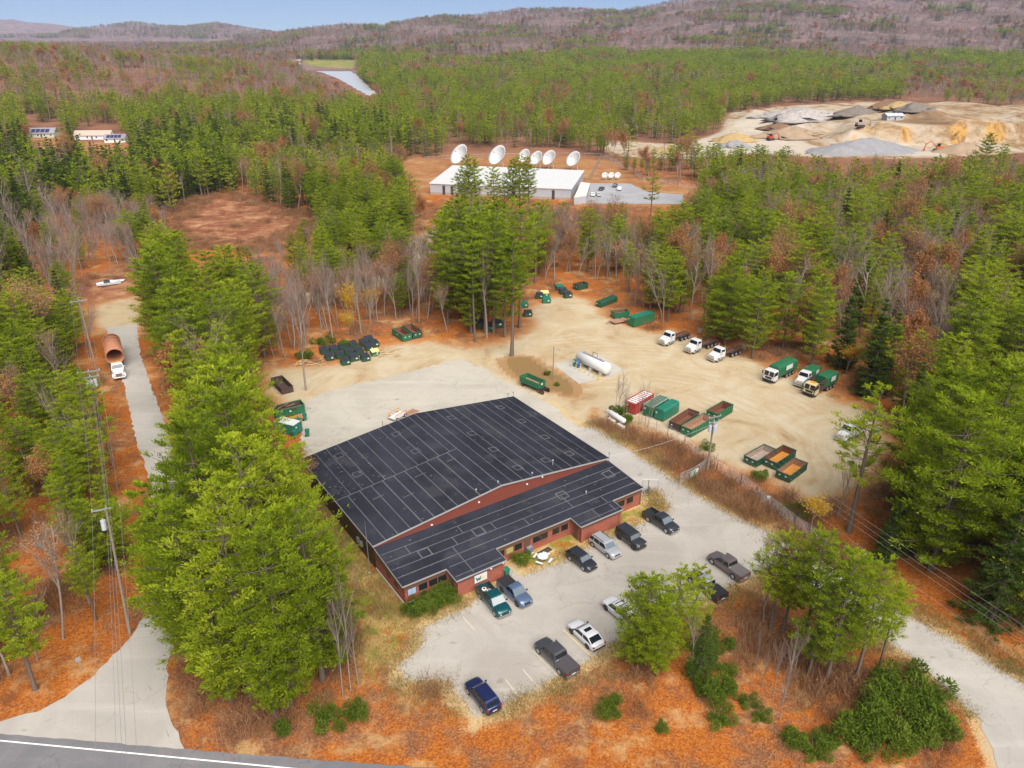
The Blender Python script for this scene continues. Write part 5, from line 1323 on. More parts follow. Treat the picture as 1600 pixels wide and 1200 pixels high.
for p, lb, tr, ar in ((P1, "tall wooden pole with one crossarm and a transformer nearest the main road", 1, (1.5,)), (P2, "tall wooden pole with two crossarms and three transformers beside the pipe truck", 3, (1.6,1.3)), (P3, "tall wooden pole farthest up the side road near the broken boat", 0, (1.5,)), (P0, "wooden pole across the main road at the near end of the power line", 0, (1.5,))):
    utility_pole(lb, (p.x,p.y,0), PH, az, ar, tr, lean=P1T if p is P1 else None)
nrm = Vector((-dirn.y, dirn.x, 0))
for (A, B, nm) in ((P0,P1,"of the line over the main road"),(P1,P2,"of the line beside the pipe truck"),(P2,P3,"of the line near the broken boat")):
    for k, (o, z) in enumerate(((-1.4,PH+.05),(0,PH+.05),(1.4,PH+.05),(.1,PH-3.4),(-.1,PH-4.4))):
        lb = ("outer wire on the woods side", "middle top wire", "outer wire on the road side", "lower cable just under the crossarms", "lowest cable")[k]
        lift = lambda Q: (Vector((P1T.x, P1T.y, 0))-P1)*(z/PH) if Q is P1 else Vector()
        wire(f"{lb} {nm}", A + lift(A) + nrm*-o + Vector((0,0,z)), B + lift(B) + nrm*-o + Vector((0,0,z)), 1.1 if k < 3 else .8, .012 if k < 3 else .016)
R1 = at(1105,737); hR = 10.5; R2 = at(1900,1185,hR); R2.z = 0
dr = (R2-R1).normalized(); azr = math.atan2(dr.y, dr.x); nr = Vector((-dr.y, dr.x, 0))
utility_pole("grey pole with crossarms and three white transformers beside the chain link fence", (R1.x,R1.y,0), hR, azr, (1.2,1.0), 3)
utility_pole("wooden pole at the right end of the line along the access road", (R2.x,R2.y,0), hR, azr, (1.2,))
for k, (o, z) in enumerate(((-1.1,hR),(0,hR),(1.1,hR),(0,hR-3.2))):
    wire(("left outer wire", "middle wire", "right outer wire", "lower cable")[k] + " of the line running along the access road", R1+nr*o+Vector((0,0,z)), R2+nr*o+Vector((0,0,z)), 1.0, .014, "power lines along the access road")
LP = at(864,592); hl_ = 66*(1-at(864,592).xy.length/at(865,541).xy.length) if False else CAM_H*(1-LP.to_2d().length/at(865,541).to_2d().length)
t = thing("lamp_pole", "slim grey pole with a small lamp on the grassy island beside the concrete pad", "lamp pole", (LP.x,LP.y,0))
m = MB(); m.tube([(0,0,0),(0,0,hl_)], [.12,.08], 8); m.build("pole", M_POLE, t)
m = MB(); m.tube([(0,0,hl_-1.2),(.9,0,hl_-.8)], .04, 6); m.cbox(1.1,0,hl_-.8,.5,.25,.14); m.build("lamp", M_GALV, t)
wire("service wire from the transformer pole to the island lamp pole", R1+Vector((0,0,hR-1)), LP+Vector((0,0,hl_-.3)), .7, .018, "wires across the yard")
wire("service wire from the transformer pole to the brick building", R1+Vector((0,0,hR-1.5)), Vector((*B_AT(BW,LD),ZE+.3)), .8, .018, "wires across the yard")

def chain_fence(label, pts, h=2.1, sp=3.0, group="chain link fences", barbed=False, z=0.0):
    w = [at(*p) if not isinstance(p, Vector) else p for p in pts]; o = w[0].copy(); o.z = z
    t = thing("chain_link_fence", label, "fence", o, 0, group)
    net = MB(); rail = MB()
    for a, b in zip(w[:-1], w[1:]):
        a = a-w[0]; b = b-w[0]; d = b-a; L = d.length; n = max(1, round(L/sp))
        for k in range(n+1 if b is w[-1] else n+1):
            p = a+d*(k/n)
            if k < n or True:
                m = MB(); m.tube([(p.x,p.y,0),(p.x,p.y,h)], .045, 6); m.build("post", M_GALV, t)
        rail.tube([(a.x,a.y,h),(b.x,b.y,h)], .028, 5)
        step = .32; k = -h
        while k < L:                                           # diagonal wires both ways
            for sgn in (1,-1):
                s0, s1 = k, k+h; z0_, z1_ = (0,h) if sgn > 0 else (h,0)
                if s0 < 0: z0_ += (z1_-z0_)*(-s0/h); s0 = 0
                if s1 > L: z1_ -= (z1_-z0_)*((s1-L)/max(s1-s0,1e-6)); s1 = L
                if s1 > s0+.05:
                    p, q = a+d*(s0/L), a+d*(s1/L); net.tube([(p.x,p.y,z0_),(q.x,q.y,z1_)], .006, 3, cap=False)
            k += step
    rail.build("top_rail", M_GALV, t); net.build("wire_mesh", M_GALV, t); return t
f1 = chain_fence("chain link fence half buried in brush between the sand yard and the road", [(1008,664),(1043,681),(1069,697),(1106,727),(1120,735),(1157,757),(1181,777),(1205,797),(1240,824),(1290,858)])
f2 = chain_fence("open chain link gate leaf with a green and white sign by the road", [(1062,757),(1082,748),(1107,731)])
q = at(1085,748); e1 = at(1062,757); e2 = at(1107,731); dd = (e2-e1).normalized()
t = thing("gate_sign", "green and white sign board hanging on the chain link gate", "sign", (at(1083,748).x,at(1083,748).y,0), math.atan2(dd.y,dd.x))
m = MB(); m.box(-1.0,1.0,-.14,-.10,.7,1.75); m.build("board", M_WHITE, t)
m = MB(); m.box(-.95,.25,-.15,-.141,.75,1.7); m.box(.35,.9,-.15,-.141,.75,1.0); m.build("green_field", paint("sign_green2", (.02,.22,.10), .5), t)
m = MB()
for k in range(3): m.box(-.8,.05-.2*k,-.158,-.151,1.42-.24*k,1.55-.24*k)
m.build("lettering", M_WHITE, t)
chain_fence("short chain link gate beside the right end of the brick building", [(1003,772),(1012,771),(1027,772)], h=2.6)
p = at(1011,770); t = thing("cart", "small dark cart with wheels beside the chain link gate at the brick building", "cart", (p.x,p.y,0), .6)
m = MB(); n = 14
for x in (-.5,.5): m.tube([(x+.32*math.cos(2*math.pi*k/n),0,.34+.32*math.sin(2*math.pi*k/n)) for k in range(n+1)], .03, 5, cap=False)
m.build("wheels", M_TYRE, t)
m = MB(); m.tube([(-.5,0,.34),(-.1,0,.75),(.4,0,.75),(.5,0,.34),(.1,0,.34),(-.1,0,.8)], .03, 5); m.tube([(.4,-.25,.95),(.4,.25,.95)], .03, 5); m.tube([(.5,0,.34),(.4,0,.95)], .03, 5); m.build("frame", M_BLACK, t)
t = thing("road_sign", "thin road sign post on the leafy bank left of the side road", "sign", at(128,1050), 2.2)
m = MB(); m.tube([(0,0,0),(0,0,2.2)], .035, 6); m.build("post", M_GALV, t); m = MB(); m.box(-.03,-.0,-.25,.25,1.6,2.2); m.build("board", M_GALV, t)
for i, (x, y) in enumerate(((1200,781),(1352,872))):
    t = thing(("pail","bag")[i], ("white pail lying in the brush near the end of the chain link fence", "pale crumpled bag on the leaves below the slender pine")[i], ("pail","bag")[i], at(x,y), i*1.0)
    m = MB(); m.tube([(0,0,.0),(.0,.0,.55)], [.25,.3], 10); m.build("body", M_WHITE, t); m = MB(); m.tube([(0,0,.551),(0,0,.6)], .31, 10); m.build("lid", M_WHITE, t)

# ------------------------------------------------------------------ antenna site in the distance
M_WROOF = paint("white_flat_roof", (.52,.52,.51), .7, var=.06, scale=.2)
M_WWALL = paint("pale_grey_panel", (.36,.37,.40), .6, var=.12, scale=.4)
HT = 4.6
q = [at(672,287,HT), at(892,296,HT), at(912,267,HT), at(708,259,HT)]; o = Vector((q[0].x,q[0].y,0))
t = thing("antenna_station", "long low white flat roofed building in front of the row of dish antennas", "building", o)
pl = [(p.x-o.x,p.y-o.y) for p in q]
m = MB(); m.prism(pl, 'z', 0, HT-.05); m.build("wall", M_WWALL, t)
cxy = Vector((sum(p[0] for p in pl)/4, sum(p[1] for p in pl)/4))
m = MB(); m.prism([tuple(cxy+(Vector(p)-cxy)*1.012) for p in pl], 'z', HT-.049, HT+.25); m.build("roof", M_WROOF, t)
fd = Vector((pl[1][0]-pl[0][0], pl[1][1]-pl[0][1], 0)); fn = Vector((fd.y,-fd.x,0)).normalized()
for s in (.10,.16,.60,.88):
    p = Vector((pl[0][0],pl[0][1],0))+fd*s; m = MB(); m.M = Matrix.Translation(p+fn*.06) @ Matrix.Rotation(math.atan2(fd.y,fd.x), 4, 'Z'); m.box(-.6,.6,-.05,.05,0,HT-.6); m.build("service_duct", M_FRAME, t)
m = MB(); m.M = Matrix.Rotation(math.atan2(fd.y,fd.x), 4, 'Z'); m.box(0,fd.length,-.06,-.01,0,1.0); m.build("base_band", M_RUSTG, t)
an = [at(897,309,3), at(916,306,3), at(922,287,3), at(908,285,3)]
m = MB(); m.prism([(p.x-o.x,p.y-o.y) for p in an], 'z', 0, 3.0); ax_ = m.build("annex", M_WWALL, t)
m = MB(); m.prism([(p.x-o.x,p.y-o.y) for p in an], 'z', 3.001, 3.2); m.build("annex_roof", paint("cream_roof", (.62,.62,.52), .7), ax_)
def dish(label, px, py, D, group, nrm=(-.60,-.54,.58)):
    p = at(px, py); t = thing("dish_antenna", label, "dish antenna", (p.x,p.y,0), 0, group); n_ = Vector(nrm).normalized(); q = n_.to_track_quat('Z', 'Y')
    r = D/2; c = Vector((0,0,r*1.02+.6)); M = Matrix.Translation(c) @ q.to_matrix().to_4x4()
    m = MB(); m.M = M; k = 28; rings = []
    prof = [(r*x, .46*r*x*x) for x in (.04,.3,.55,.8,1.0)]
    fr = [[(a*math.cos(2*math.pi*i/k), a*math.sin(2*math.pi*i/k), z) for i in range(k)] for a, z in prof]
    bk = [[(a*math.cos(2*math.pi*i/k), a*math.sin(2*math.pi*i/k), z-.12) for i in range(k)] for a, z in reversed(prof)]
    m.loft(fr+bk); m.build("reflector", M_WHITE, t, smooth=True)
    m = MB(); m.M = M
    for i in range(3): a = 2*math.pi*i/3; m.tube([(r*.75*math.cos(a),r*.75*math.sin(a),.26*r),(0,0,r*.9)], .05, 4)
    m.tube([(0,0,r*.82),(0,0,r*.98)], .25, 8); m.build("feed", M_GALV, t)
    m = MB(); m.M = M; m.tube([(0,0,-.1),(0,0,-.25*r)], r*.28, 8); m.build("hub", M_GALV, t)
    m = MB(); s = r*.35
    for sx in (-1,1):
        for sy in (-1,1): m.tube([(sx*s,sy*s,0),(sx*s*.35-n_.x*r*.2,sy*s*.35-n_.y*r*.2,c.z-r*.2)], .1, 5)
    m.build("mount", M_GALV, t)
for i, (x, y, D) in enumerate(((722,264,11.4),(781,265,11.2),(821,259,7.8),(840,264,8.2),(860,264,8.6),(898,266,8.6))):
    dish(("largest white dish antenna at the left end of the white building", "large white dish antenna behind the clump of tall pines", "white dish antenna partly behind the pines, third from the left", "white dish antenna touching its left neighbour, fourth from the left", "white dish antenna second from the right behind the white building", "white dish antenna at the right end of the row")[i], x, y, D, "large dish antennas")
for i, x in enumerate((945,955,965)):
    dish(("small white dish on the orange grass, left of three", "small white dish on the orange grass, middle of three", "small white dish on the orange grass, right of three")[i], x, 281, 2.9, "small dishes beside the office parking", (-.3,-.75,.6))
for i, (x, y, st, cl) in enumerate(((940,297,'suv',(.06,.07,.09)),(961,292,'suv',(.04,.05,.07)),(968,297,'suv',(.75,.75,.75)),(926,306,'sedan',(.75,.75,.75)),(935,306,'sedan',(.5,.52,.55)))):
    car(st, ("dark car alone on the office parking beside the white station", "dark car at the back of the pair on the office parking", "white car at the front of the pair on the office parking", "white car tucked beside the annex of the white station", "silver car beside the white car by the station annex")[i], "car", cpos(x,y,.05), 1.2+.1*i, paint("far_car_paint_%d" % i, cl, .35), 4.6, 1.9, 1.6 if st == 'suv' else 1.45, "cars by the antenna station")
chain_fence("long chain link fence round the antenna site", [(664,252),(760,248),(860,246),(940,247),(985,268),(1003,283),(1060,291),(1103,300)], h=2.6, sp=5)
chain_fence("chain link fence running down between the dishes and the office parking", [(940,247),(921,283)], h=2.6, sp=5)

# houses in the woods on the left
M_HROOF = paint("grey_shingle_roof", (.24,.22,.25), .8, var=.15, scale=1); M_HROOFT = paint("tan_shingle_roof", (.40,.33,.27), .8, var=.12); M_SIDING = paint("white_siding", (.66,.66,.66), .6, var=.06); M_SIDG = paint("grey_green_siding", (.42,.47,.40), .6, var=.06)
M_SOLAR = paint("solar_panel", (.05,.06,.12), .15, .3)
def house(label, px, py, L, Wd, hw, hr, rz, wallm, roofm, solar=False, nwin=4):
    p = atz(px, py); t = thing("house", label, "house", p, rz); l, w = L/2, Wd/2
    m = MB(); m.prism([(-w,-1.0),(w,-1.0),(w,hw),(0,hw+hr-.15),(-w,hw)], 'x', -l, l); m.build("wall", wallm, t)
    m = MB(); m.prism([(-w-.5,hw-.25),(0,hw+hr),(w+.5,hw-.25),(w+.5,hw-.08),(0,hw+hr+.18),(-w-.5,hw-.08)], 'x', -l-.4, l+.4); rf = m.build("roof", roofm, t)
    m = MB(); m.box(l*.3,l*.3+.7,.6,1.3,hw+hr*.4,hw+hr+.9); m.build("chimney", M_BRICK, rf)
    if solar:
        for k in range(4):
            m = MB(); a = -l*.8+k*l*.36; m.panel([(a,-w*.9,hw+hr*.08),(a+l*.33,-w*.9,hw+hr*.08),(a+l*.33,-w*.2,hw+hr*.78),(a,-w*.2,hw+hr*.78)], .05, .28, .06); m.build("solar_panel", M_SOLAR, rf)
    for k in range(nwin):
        x = -l*.75+1.5*l*k/max(1,nwin-1); m = MB(); m.box(x-.55,x+.55,-w-.05,-w+.02,1.0,2.2); f = m.build("window", M_WHITE, t); m = MB(); m.box(x-.45,x+.45,-w-.07,-w-.051,1.1,2.1); m.build("pane", M_WGLASS, f)
    m = MB(); m.box(-.5,.5,-w-.06,-w+.02,.1,2.15); m.build("door", M_DOOR, t)
    return t
house("small grey roofed house with panes of solar panels in the woods at the left", 70, 214, 17, 9, 2.8, 3.0, .1, M_SIDG, M_HROOF, True)
house("long white house with a tan roof in the woods at the left", 149, 217, 24, 9, 2.8, 2.6, .05, M_SIDING, M_HROOFT)
house("white garage with dark solar panels on its roof beside the long white house", 183, 222, 13, 8, 2.6, 2.2, .15, M_SIDING, M_HROOF, True, 2)
house("tiny white farmhouse at the edge of the far green field", 464, 100, 16, 10, 5, 4, .3, M_SIDING, M_HROOF, False, 3)
house("tiny white barn behind the far green field", 498, 90, 26, 12, 5, 4, .1, M_SIDING, M_HROOFT, False, 3)
house("tiny pale house right of the white barn behind the field", 520, 88, 16, 10, 5, 4, .0, M_SIDING, M_HROOF, False, 3)

# ------------------------------------------------------------------ quarry heaps and machines
def heap(name, label, px, py, rx, ry, h, mat, rz=0.0, seed=1, rough=.2, power=1.1, group="heaps in the quarry"):
    rnd = random.Random(seed); p = atz(px, py); t = thing(name, label, "heap", p, rz, group); m = MB(); n = 30; rings = []
    ph = [rnd.uniform(0, 6.3) for _ in range(6)]
    for j in range(9):
        f = 1-j/9
        ring_ = []
        for i in range(n):
            a = 2*math.pi*i/n; wob = 1+rough*(math.sin(3*a+ph[0])+.6*math.sin(5*a+ph[1]+j*.4)+.5*math.sin(9*a+ph[2]+j)) + rough*.6*rnd.uniform(-1.4,1.4)
            ring_.append((rx*f*wob*math.cos(a), ry*f*wob*math.sin(a), -.5+(h+.5)*(1-f**power)*(1+rough*.4*math.sin(2*a+ph[3]))))
        rings.append(ring_)
    m.loft(rings); m.build("heap", mat, t, smooth=True)
M_HG = paint("grey_crushed_stone", (.22,.215,.22), .95, var=.3, scale=.25); M_HY = paint("yellow_sand", (.33,.23,.10), .95, var=.35, scale=.2)
M_HB = paint("brown_loam", (.16,.09,.05), .95, var=.4, scale=.3); M_HK = paint("dark_loam", (.15,.125,.105), .95, var=.4, scale=.3); M_HR = paint("pale_rubble", (.34,.31,.29), .95, 0, .6, .35, dirt=(.2,.15,.12), dirt_amt=.5)
M_HT = paint("tan_gravel", (.28,.20,.13), .95, var=.35, scale=.25)
heap("gravel_heap", "large grey crushed stone heap with a sharp ridge in the quarry", 1352, 238, 36, 15, 9, M_HG, .05, 2, .08, 1.0)
heap("gravel_heap", "low grey shoulder of crushed stone left of the large grey heap", 1310, 240, 22, 12, 5, M_HG, 0, 3, .1, 1.1)
heap("gravel_heap", "low brown grey heap right of the orange excavator", 1505, 238, 20, 12, 6, M_HT, 0, 12, .1, 1.1)
heap("sand_heap", "yellow brown heap above the small grey one at the left of the quarry", 1146, 221, 15, 9, 6, M_HY, .1, 4)
heap("gravel_heap", "small grey stone heap in front of the yellow brown heap", 1148, 229, 12, 7, 4, M_HG, 0, 5)
heap("sand_heap", "bright yellow sand heap behind the dark pines at the left of the quarry", 1050, 240, 18, 8, 4, M_HY, .1, 6)
heap("sand_heap", "brown heap left of the bright yellow sand heap", 1003, 241, 14, 7, 3.5, M_HT, 0, 7)
heap("rubble_heap", "wide pale heap of broken rubble at the back of the quarry", 1256, 186, 38, 22, 8, M_HR, .0, 8, .2, 1.6)
heap("soil_heap", "dark grey scrap heap right of the pale rubble", 1338, 180, 20, 12, 7, M_HK, 0, 9, .2)
heap("soil_heap", "dark brown loam heap at the back edge of the quarry", 1386, 168, 14, 10, 6, M_HB, 0, 10)
heap("sand_heap", "yellow heap beside the dark brown loam heap at the back of the quarry", 1402, 170, 14, 10, 5, M_HY, 0, 11)
heap("soil_heap", "black loam heap at the far right end of the back row of heaps", 1428, 173, 16, 10, 6, M_HK, 0, 13)
heap("soil_heap", "brown heap of earth beside the haul road left of the ramp", 1215, 201, 16, 9, 4, M_HB, 0, 14)
heap("sand_heap", "wide tan bank of sand between the two haul roads", 1236, 214, 26, 12, 7, M_HT, .2, 15)
def excavator(label, px, py, rz, col, s=1.6):
    t = thing("excavator", label, "excavator", atz(px, py), rz, "machines in the quarry", s)
    for y in (-1.0,1.0):
        m = MB(); m.prism([(-1.8,.25),(-1.4,0),(1.4,0),(1.8,.25),(1.8,.6),(1.4,.85),(-1.4,.85),(-1.8,.6)], 'y', y-.3, y+.3); m.build("track", M_CHASSIS, t)
    m = MB(); m.box(-1.8,1.0,-1.1,1.1,.9,1.9); m.build("body", col, t, bevel=.08)
    m = MB(); m.prism([(-.2,1.901),(1.0,1.901),(.8,3.0),(-.2,3.0)], 'y', .1, 1.05); m.build("cab", M_GL, t)
    m = MB(); m.tube([(.9,-.3,1.6),(2.9,-.3,3.6),(4.6,-.3,2.6),(4.9,-.3,.8)], .22, 6); m.prism([(4.5,.2),(5.3,.2),(5.1,1.0),(4.7,1.0)], 'y', -.8, .2); m.build("boom", col, t)
M_ORM = paint("orange_machine_paint", (.5,.14,.03), .5); M_REDM = paint("red_machine_paint", (.35,.05,.03), .5)
excavator("orange excavator between the grey heap and the quarry face", 1466, 237, 2.8, M_ORM)
excavator("small red machine beside the haul road in the quarry", 1204, 219, .4, M_REDM, 1.3)
excavator("pale loader on the upper level of the quarry", 1343, 200, .2, M_RUSTG, 1.5)
t = house("small pale shed at the back of the quarry", 1394, 187, 12, 7, 3, 1.2, .1, M_WWALL, paint("pale_metal_roof", (.6,.64,.68), .4, .3), False, 2)

# piles of pale sticks at the edge of the sand
def stick_pile(label, px, py, rad, n, seed):
    rnd = random.Random(seed); t = thing("brush_pile", label, "brush pile", at(px, py), 0, "piles of sticks by the sand"); m = MB(); g = MB()
    for k in range(n):
        x, y = rnd.uniform(-rad,rad), rnd.uniform(-rad,rad)*.6; a = rnd.uniform(-.5,.9); L = rnd.uniform(1.2,3.0)
        (m if k % 3 else g).tube([(x-L/2*math.cos(a),y-L/2*math.sin(a),.08+rnd.random()*.3),(x,y,.2+.5*rnd.random()),(x+L/2*math.cos(a),y+L/2*math.sin(a),.05+rnd.random()*.5)], [.06,.045,.02], 5)
    m.build("pale_sticks", M_TIMB, t); g.build("dark_sticks", M_SCRAP, t)
stick_pile("pile of pale sticks left of the dumpster rows at the edge of the sand", 489, 569, 2.6, 34, 1)
stick_pile("scattered pale sticks on the sand right of the dumpster rows", 603, 553, 3.4, 26, 2)
# ------------------------------------------------------------------ trees
def leaf_mat(name, cols, hue_obj=.25, trans=.35):
    """Foliage: colour differs leaf clump by leaf clump and tree by tree."""
    t = NT(name); n = t.n; n.remove(t.p)
    g = t.new("ShaderNodeNewGeometry"); oi = t.new("ShaderNodeObjectInfo")
    own = t.math('ADD', t.math('MULTIPLY', g.outputs["Random Per Island"], .25), t.math('MULTIPLY', t.attr("tone"), .75))
    f = t.math('ADD', t.math('MULTIPLY', own, 1-hue_obj), t.math('MULTIPLY', oi.outputs["Random"], hue_obj))
    c = t.ramp(f, [((i+.0)/max(1,len(cols)-1), c) for i, c in enumerate(cols)])
    d = t.new("ShaderNodeBsdfDiffuse"); t.link(c, d.inputs[0]); tr = t.new("ShaderNodeBsdfTranslucent"); t.link(c, tr.inputs[0])
    mx = t.new("ShaderNodeMixShader"); mx.inputs[0].default_value = trans; t.link(d.outputs[0], mx.inputs[1]); t.link(tr.outputs[0], mx.inputs[2]); t.link(mx.outputs[0], t.out.inputs[0])
    return t.m
M_PINE = leaf_mat("pine_needles", [(.10,.155,.013),(.22,.295,.017),(.35,.42,.024),(.50,.53,.05)], .45, .52)
M_SPRUCE = leaf_mat("spruce_needles", [(.05,.09,.016),(.095,.15,.022),(.17,.225,.032)], .5, .42)
M_ORANGE = leaf_mat("orange_leaves", [(.28,.12,.05),(.38,.18,.07),(.46,.26,.11)], .5)
M_YELLOW = leaf_mat("yellow_leaves", [(.50,.30,.04),(.62,.40,.05),(.45,.20,.03)], .3)
M_SHRUB = leaf_mat("shrub_leaves", [(.07,.11,.014),(.12,.175,.02),(.20,.25,.035)], .45, .4)
M_BRUSH = leaf_mat("brush_twigs", [(.20,.095,.055),(.31,.165,.085),(.43,.28,.16)], .4, .3)
M_BARKP = paint("pine_bark", (.13,.095,.07), .9, var=.3, scale=3)
M_BARKG = paint("grey_bark", (.25,.205,.17), .9, var=.3, scale=3)
M_TWIGF = leaf_mat("rust_grey_twigs", [(.20,.115,.105),(.29,.17,.15),(.37,.24,.20)], .65, .3)
M_TWIG = leaf_mat("bare_twigs", [(.20,.14,.115),(.30,.22,.18),(.41,.32,.275)], .6, .3)

class Leafs:
    """Gathers loose little blades in numpy and stores them as one mesh."""
    def __init__(s, seed): s.r = np.random.default_rng(seed); s.V, s.T = [], []
    def quads(s, c, a, b, tone=None):
        """centre c, half axes a and b (all (n,3)); a blade tapered at its far end."""
        s.V.append(np.stack([c-a-b*.8, c-a+b*.8, c+a+b*.45, c+a-b*.45], 1))
        s.T.append(np.repeat(s.r.random(len(c)) if tone is None else np.full(len(c), tone), 4))
    def mesh(s, name, mat):
        V = np.concatenate(s.V).reshape(-1, 3); return set_tone(np_mesh(name, V, np.arange(len(V)).reshape(-1, 4), [mat]), np.concatenate(s.T))
def set_tone(me, t):
    """Leaf colour of each clump of foliage (older and younger needles)."""
    a = me.attributes.new("tone", 'FLOAT', 'POINT'); a.data.foreach_set("value", np.asarray(t, np.float32)); return me
def unit(v): return v/np.maximum(np.linalg.norm(v, axis=-1, keepdims=True), 1e-9)

def tube_np(paths, n=5):
    """Paths: list of (points, radii) -> vertices, quads."""
    V, F, o = [], [], 0
    for pts, rad in paths:
        pts = np.asarray(pts, float); m = len(pts)
        d = unit(np.gradient(pts, axis=0)); ref = np.where(np.abs(d[:, 2:3]) > .9, [[1.,0,0]], [[0,0,1.]])
        u = unit(np.cross(d, ref)); w = np.cross(d, u)
        a = 2*np.pi*np.arange(n)/n
        ring = pts[:, None] + (u[:, None]*np.cos(a)[None, :, None] + w[:, None]*np.sin(a)[None, :, None])*np.asarray(rad)[:, None, None]
        V.append(ring.reshape(-1, 3)); i = np.arange(m-1)[:, None]*n; j = np.arange(n)[None]; k = (j+1) % n
        F.append(np.stack([i+j, i+k, i+n+k, i+n+j], -1).reshape(-1, 4)+o); o += m*n
    return np.concatenate(V), np.concatenate(F)

def pine_proto(seed, H=20., R0=4.2, low=.22, whorls=15, per=6, dens=1., droop=0.05, mat=None, trunk=.30, conic=False, plumes=6, tn=38, hs=.82):
    r = np.random.default_rng(seed); L = Leafs(seed+50); paths = []
    lean = r.normal(0, .012, 2)*H
    tk = np.linspace(0, 1, 8); ax = np.stack([lean[0]*tk**2+.12*np.sin(tk*5+seed), lean[1]*tk**2, tk*H], 1)
    paths.append((ax, np.interp(tk, [0,.05,.6,1], [trunk*1.35,trunk,trunk*.6,.03])))
    zs = np.linspace(low, .985, whorls) + r.normal(0, .008, whorls)
    for z in zs:
        s = (z-low)/(1-low)
        prof = (1-s)**.9*1.02+.06 if conic else np.interp(s, [0,.12,.35,.6,.8,.93,1], [.55,.85,1.0,.97,.80,.52,.20])
        k = max(3, int(per*(1 if s < .85 else .7)+r.uniform(-.5,1)))
        base = np.array([np.interp(z, tk, ax[:,0]), np.interp(z, tk, ax[:,1]), z*H])
        a0 = r.uniform(0, 6.28)
        for i in range(k):
            if r.random() > dens: continue
            az = a0+2*np.pi*i/k+r.normal(0,.22); ln = R0*prof*r.uniform(.62,1.18)
            rise = (r.normal(.12,.10) if not conic else r.normal(-.12-.25*(1-s),.08))-droop*(1-s)
            if s > .8 and not conic: rise += .55*(s-.8)/.2
            d = np.array([np.cos(az), np.sin(az), 0]); side = np.array([-np.sin(az), np.cos(az), 0])
            tt = np.linspace(0, 1, 4); br = base + d*ln*tt[:,None] + np.array([0,0,1])*(ln*(rise*tt+.16*tt**2*(1 if not conic else .6)))[:,None]
            paths.append((br, np.interp(tt, [0,1], [.035+.02*ln/4, .012])))
            nq = max(2, int(plumes*(.45+.6*ln/R0)))
            for q in range(nq):
                t = 1.0 if q == 0 else r.uniform(.22 if not conic else .12, 1.0)
                sgn = r.choice([-1,1]); off = 0 if q == 0 else sgn*ln*(.34 if not conic else .28)*(1.05-t)**.5*r.uniform(.35,1.)
                pc = base + d*ln*t + side*off + np.array([0,0,1])*(ln*(rise*t+.16*t*t*(1 if not conic else .6)) - (.05 if not conic else .15)*abs(off)+r.normal(.05,.08))
                ax_d = unit(d*.8+side*(.9*np.sign(off))+[0,0,.22])
                if q == 0: ax_d = unit(d+[0,0,.25])
                n = max(2, int(tn*r.uniform(.7,1.3))); rl = (.11*ln+.30)*r.uniform(.8,1.25); wn = rl*.62; hn = rl*(.30 if not conic else .20)
                sdv = unit(np.cross(ax_d, [0,0,1.])); upv = np.cross(sdv, ax_d); g = r.normal(0,.5,(n,3))
                c = pc + ax_d*(g[:,:1]*rl) + sdv*(g[:,1:2]*wn) + upv*(g[:,2:3]*hn)
                dirv = unit(ax_d*.6 + ax_d*g[:,:1]*.5 + sdv*g[:,1:2]*1.1 + upv*(.35+.4*g[:,2:3]) + r.normal(0,.28,(n,3)))
                nb = unit(np.cross(dirv, r.normal(0,.55,(n,3))+[0,0,1]))
                hl = r.uniform(.11,.22,n)*hs; hb = hl*r.uniform(.35,.6,n)
                L.quads(c, dirv*hl[:,None], nb*hb[:,None], float(np.clip(r.normal(.5,.28),0,1)))
    V, F = tube_np(paths, 5)
    return np_mesh("pine_trunk", V, F, [M_BARKP]), L.mesh("pine_crown", mat or M_PINE)

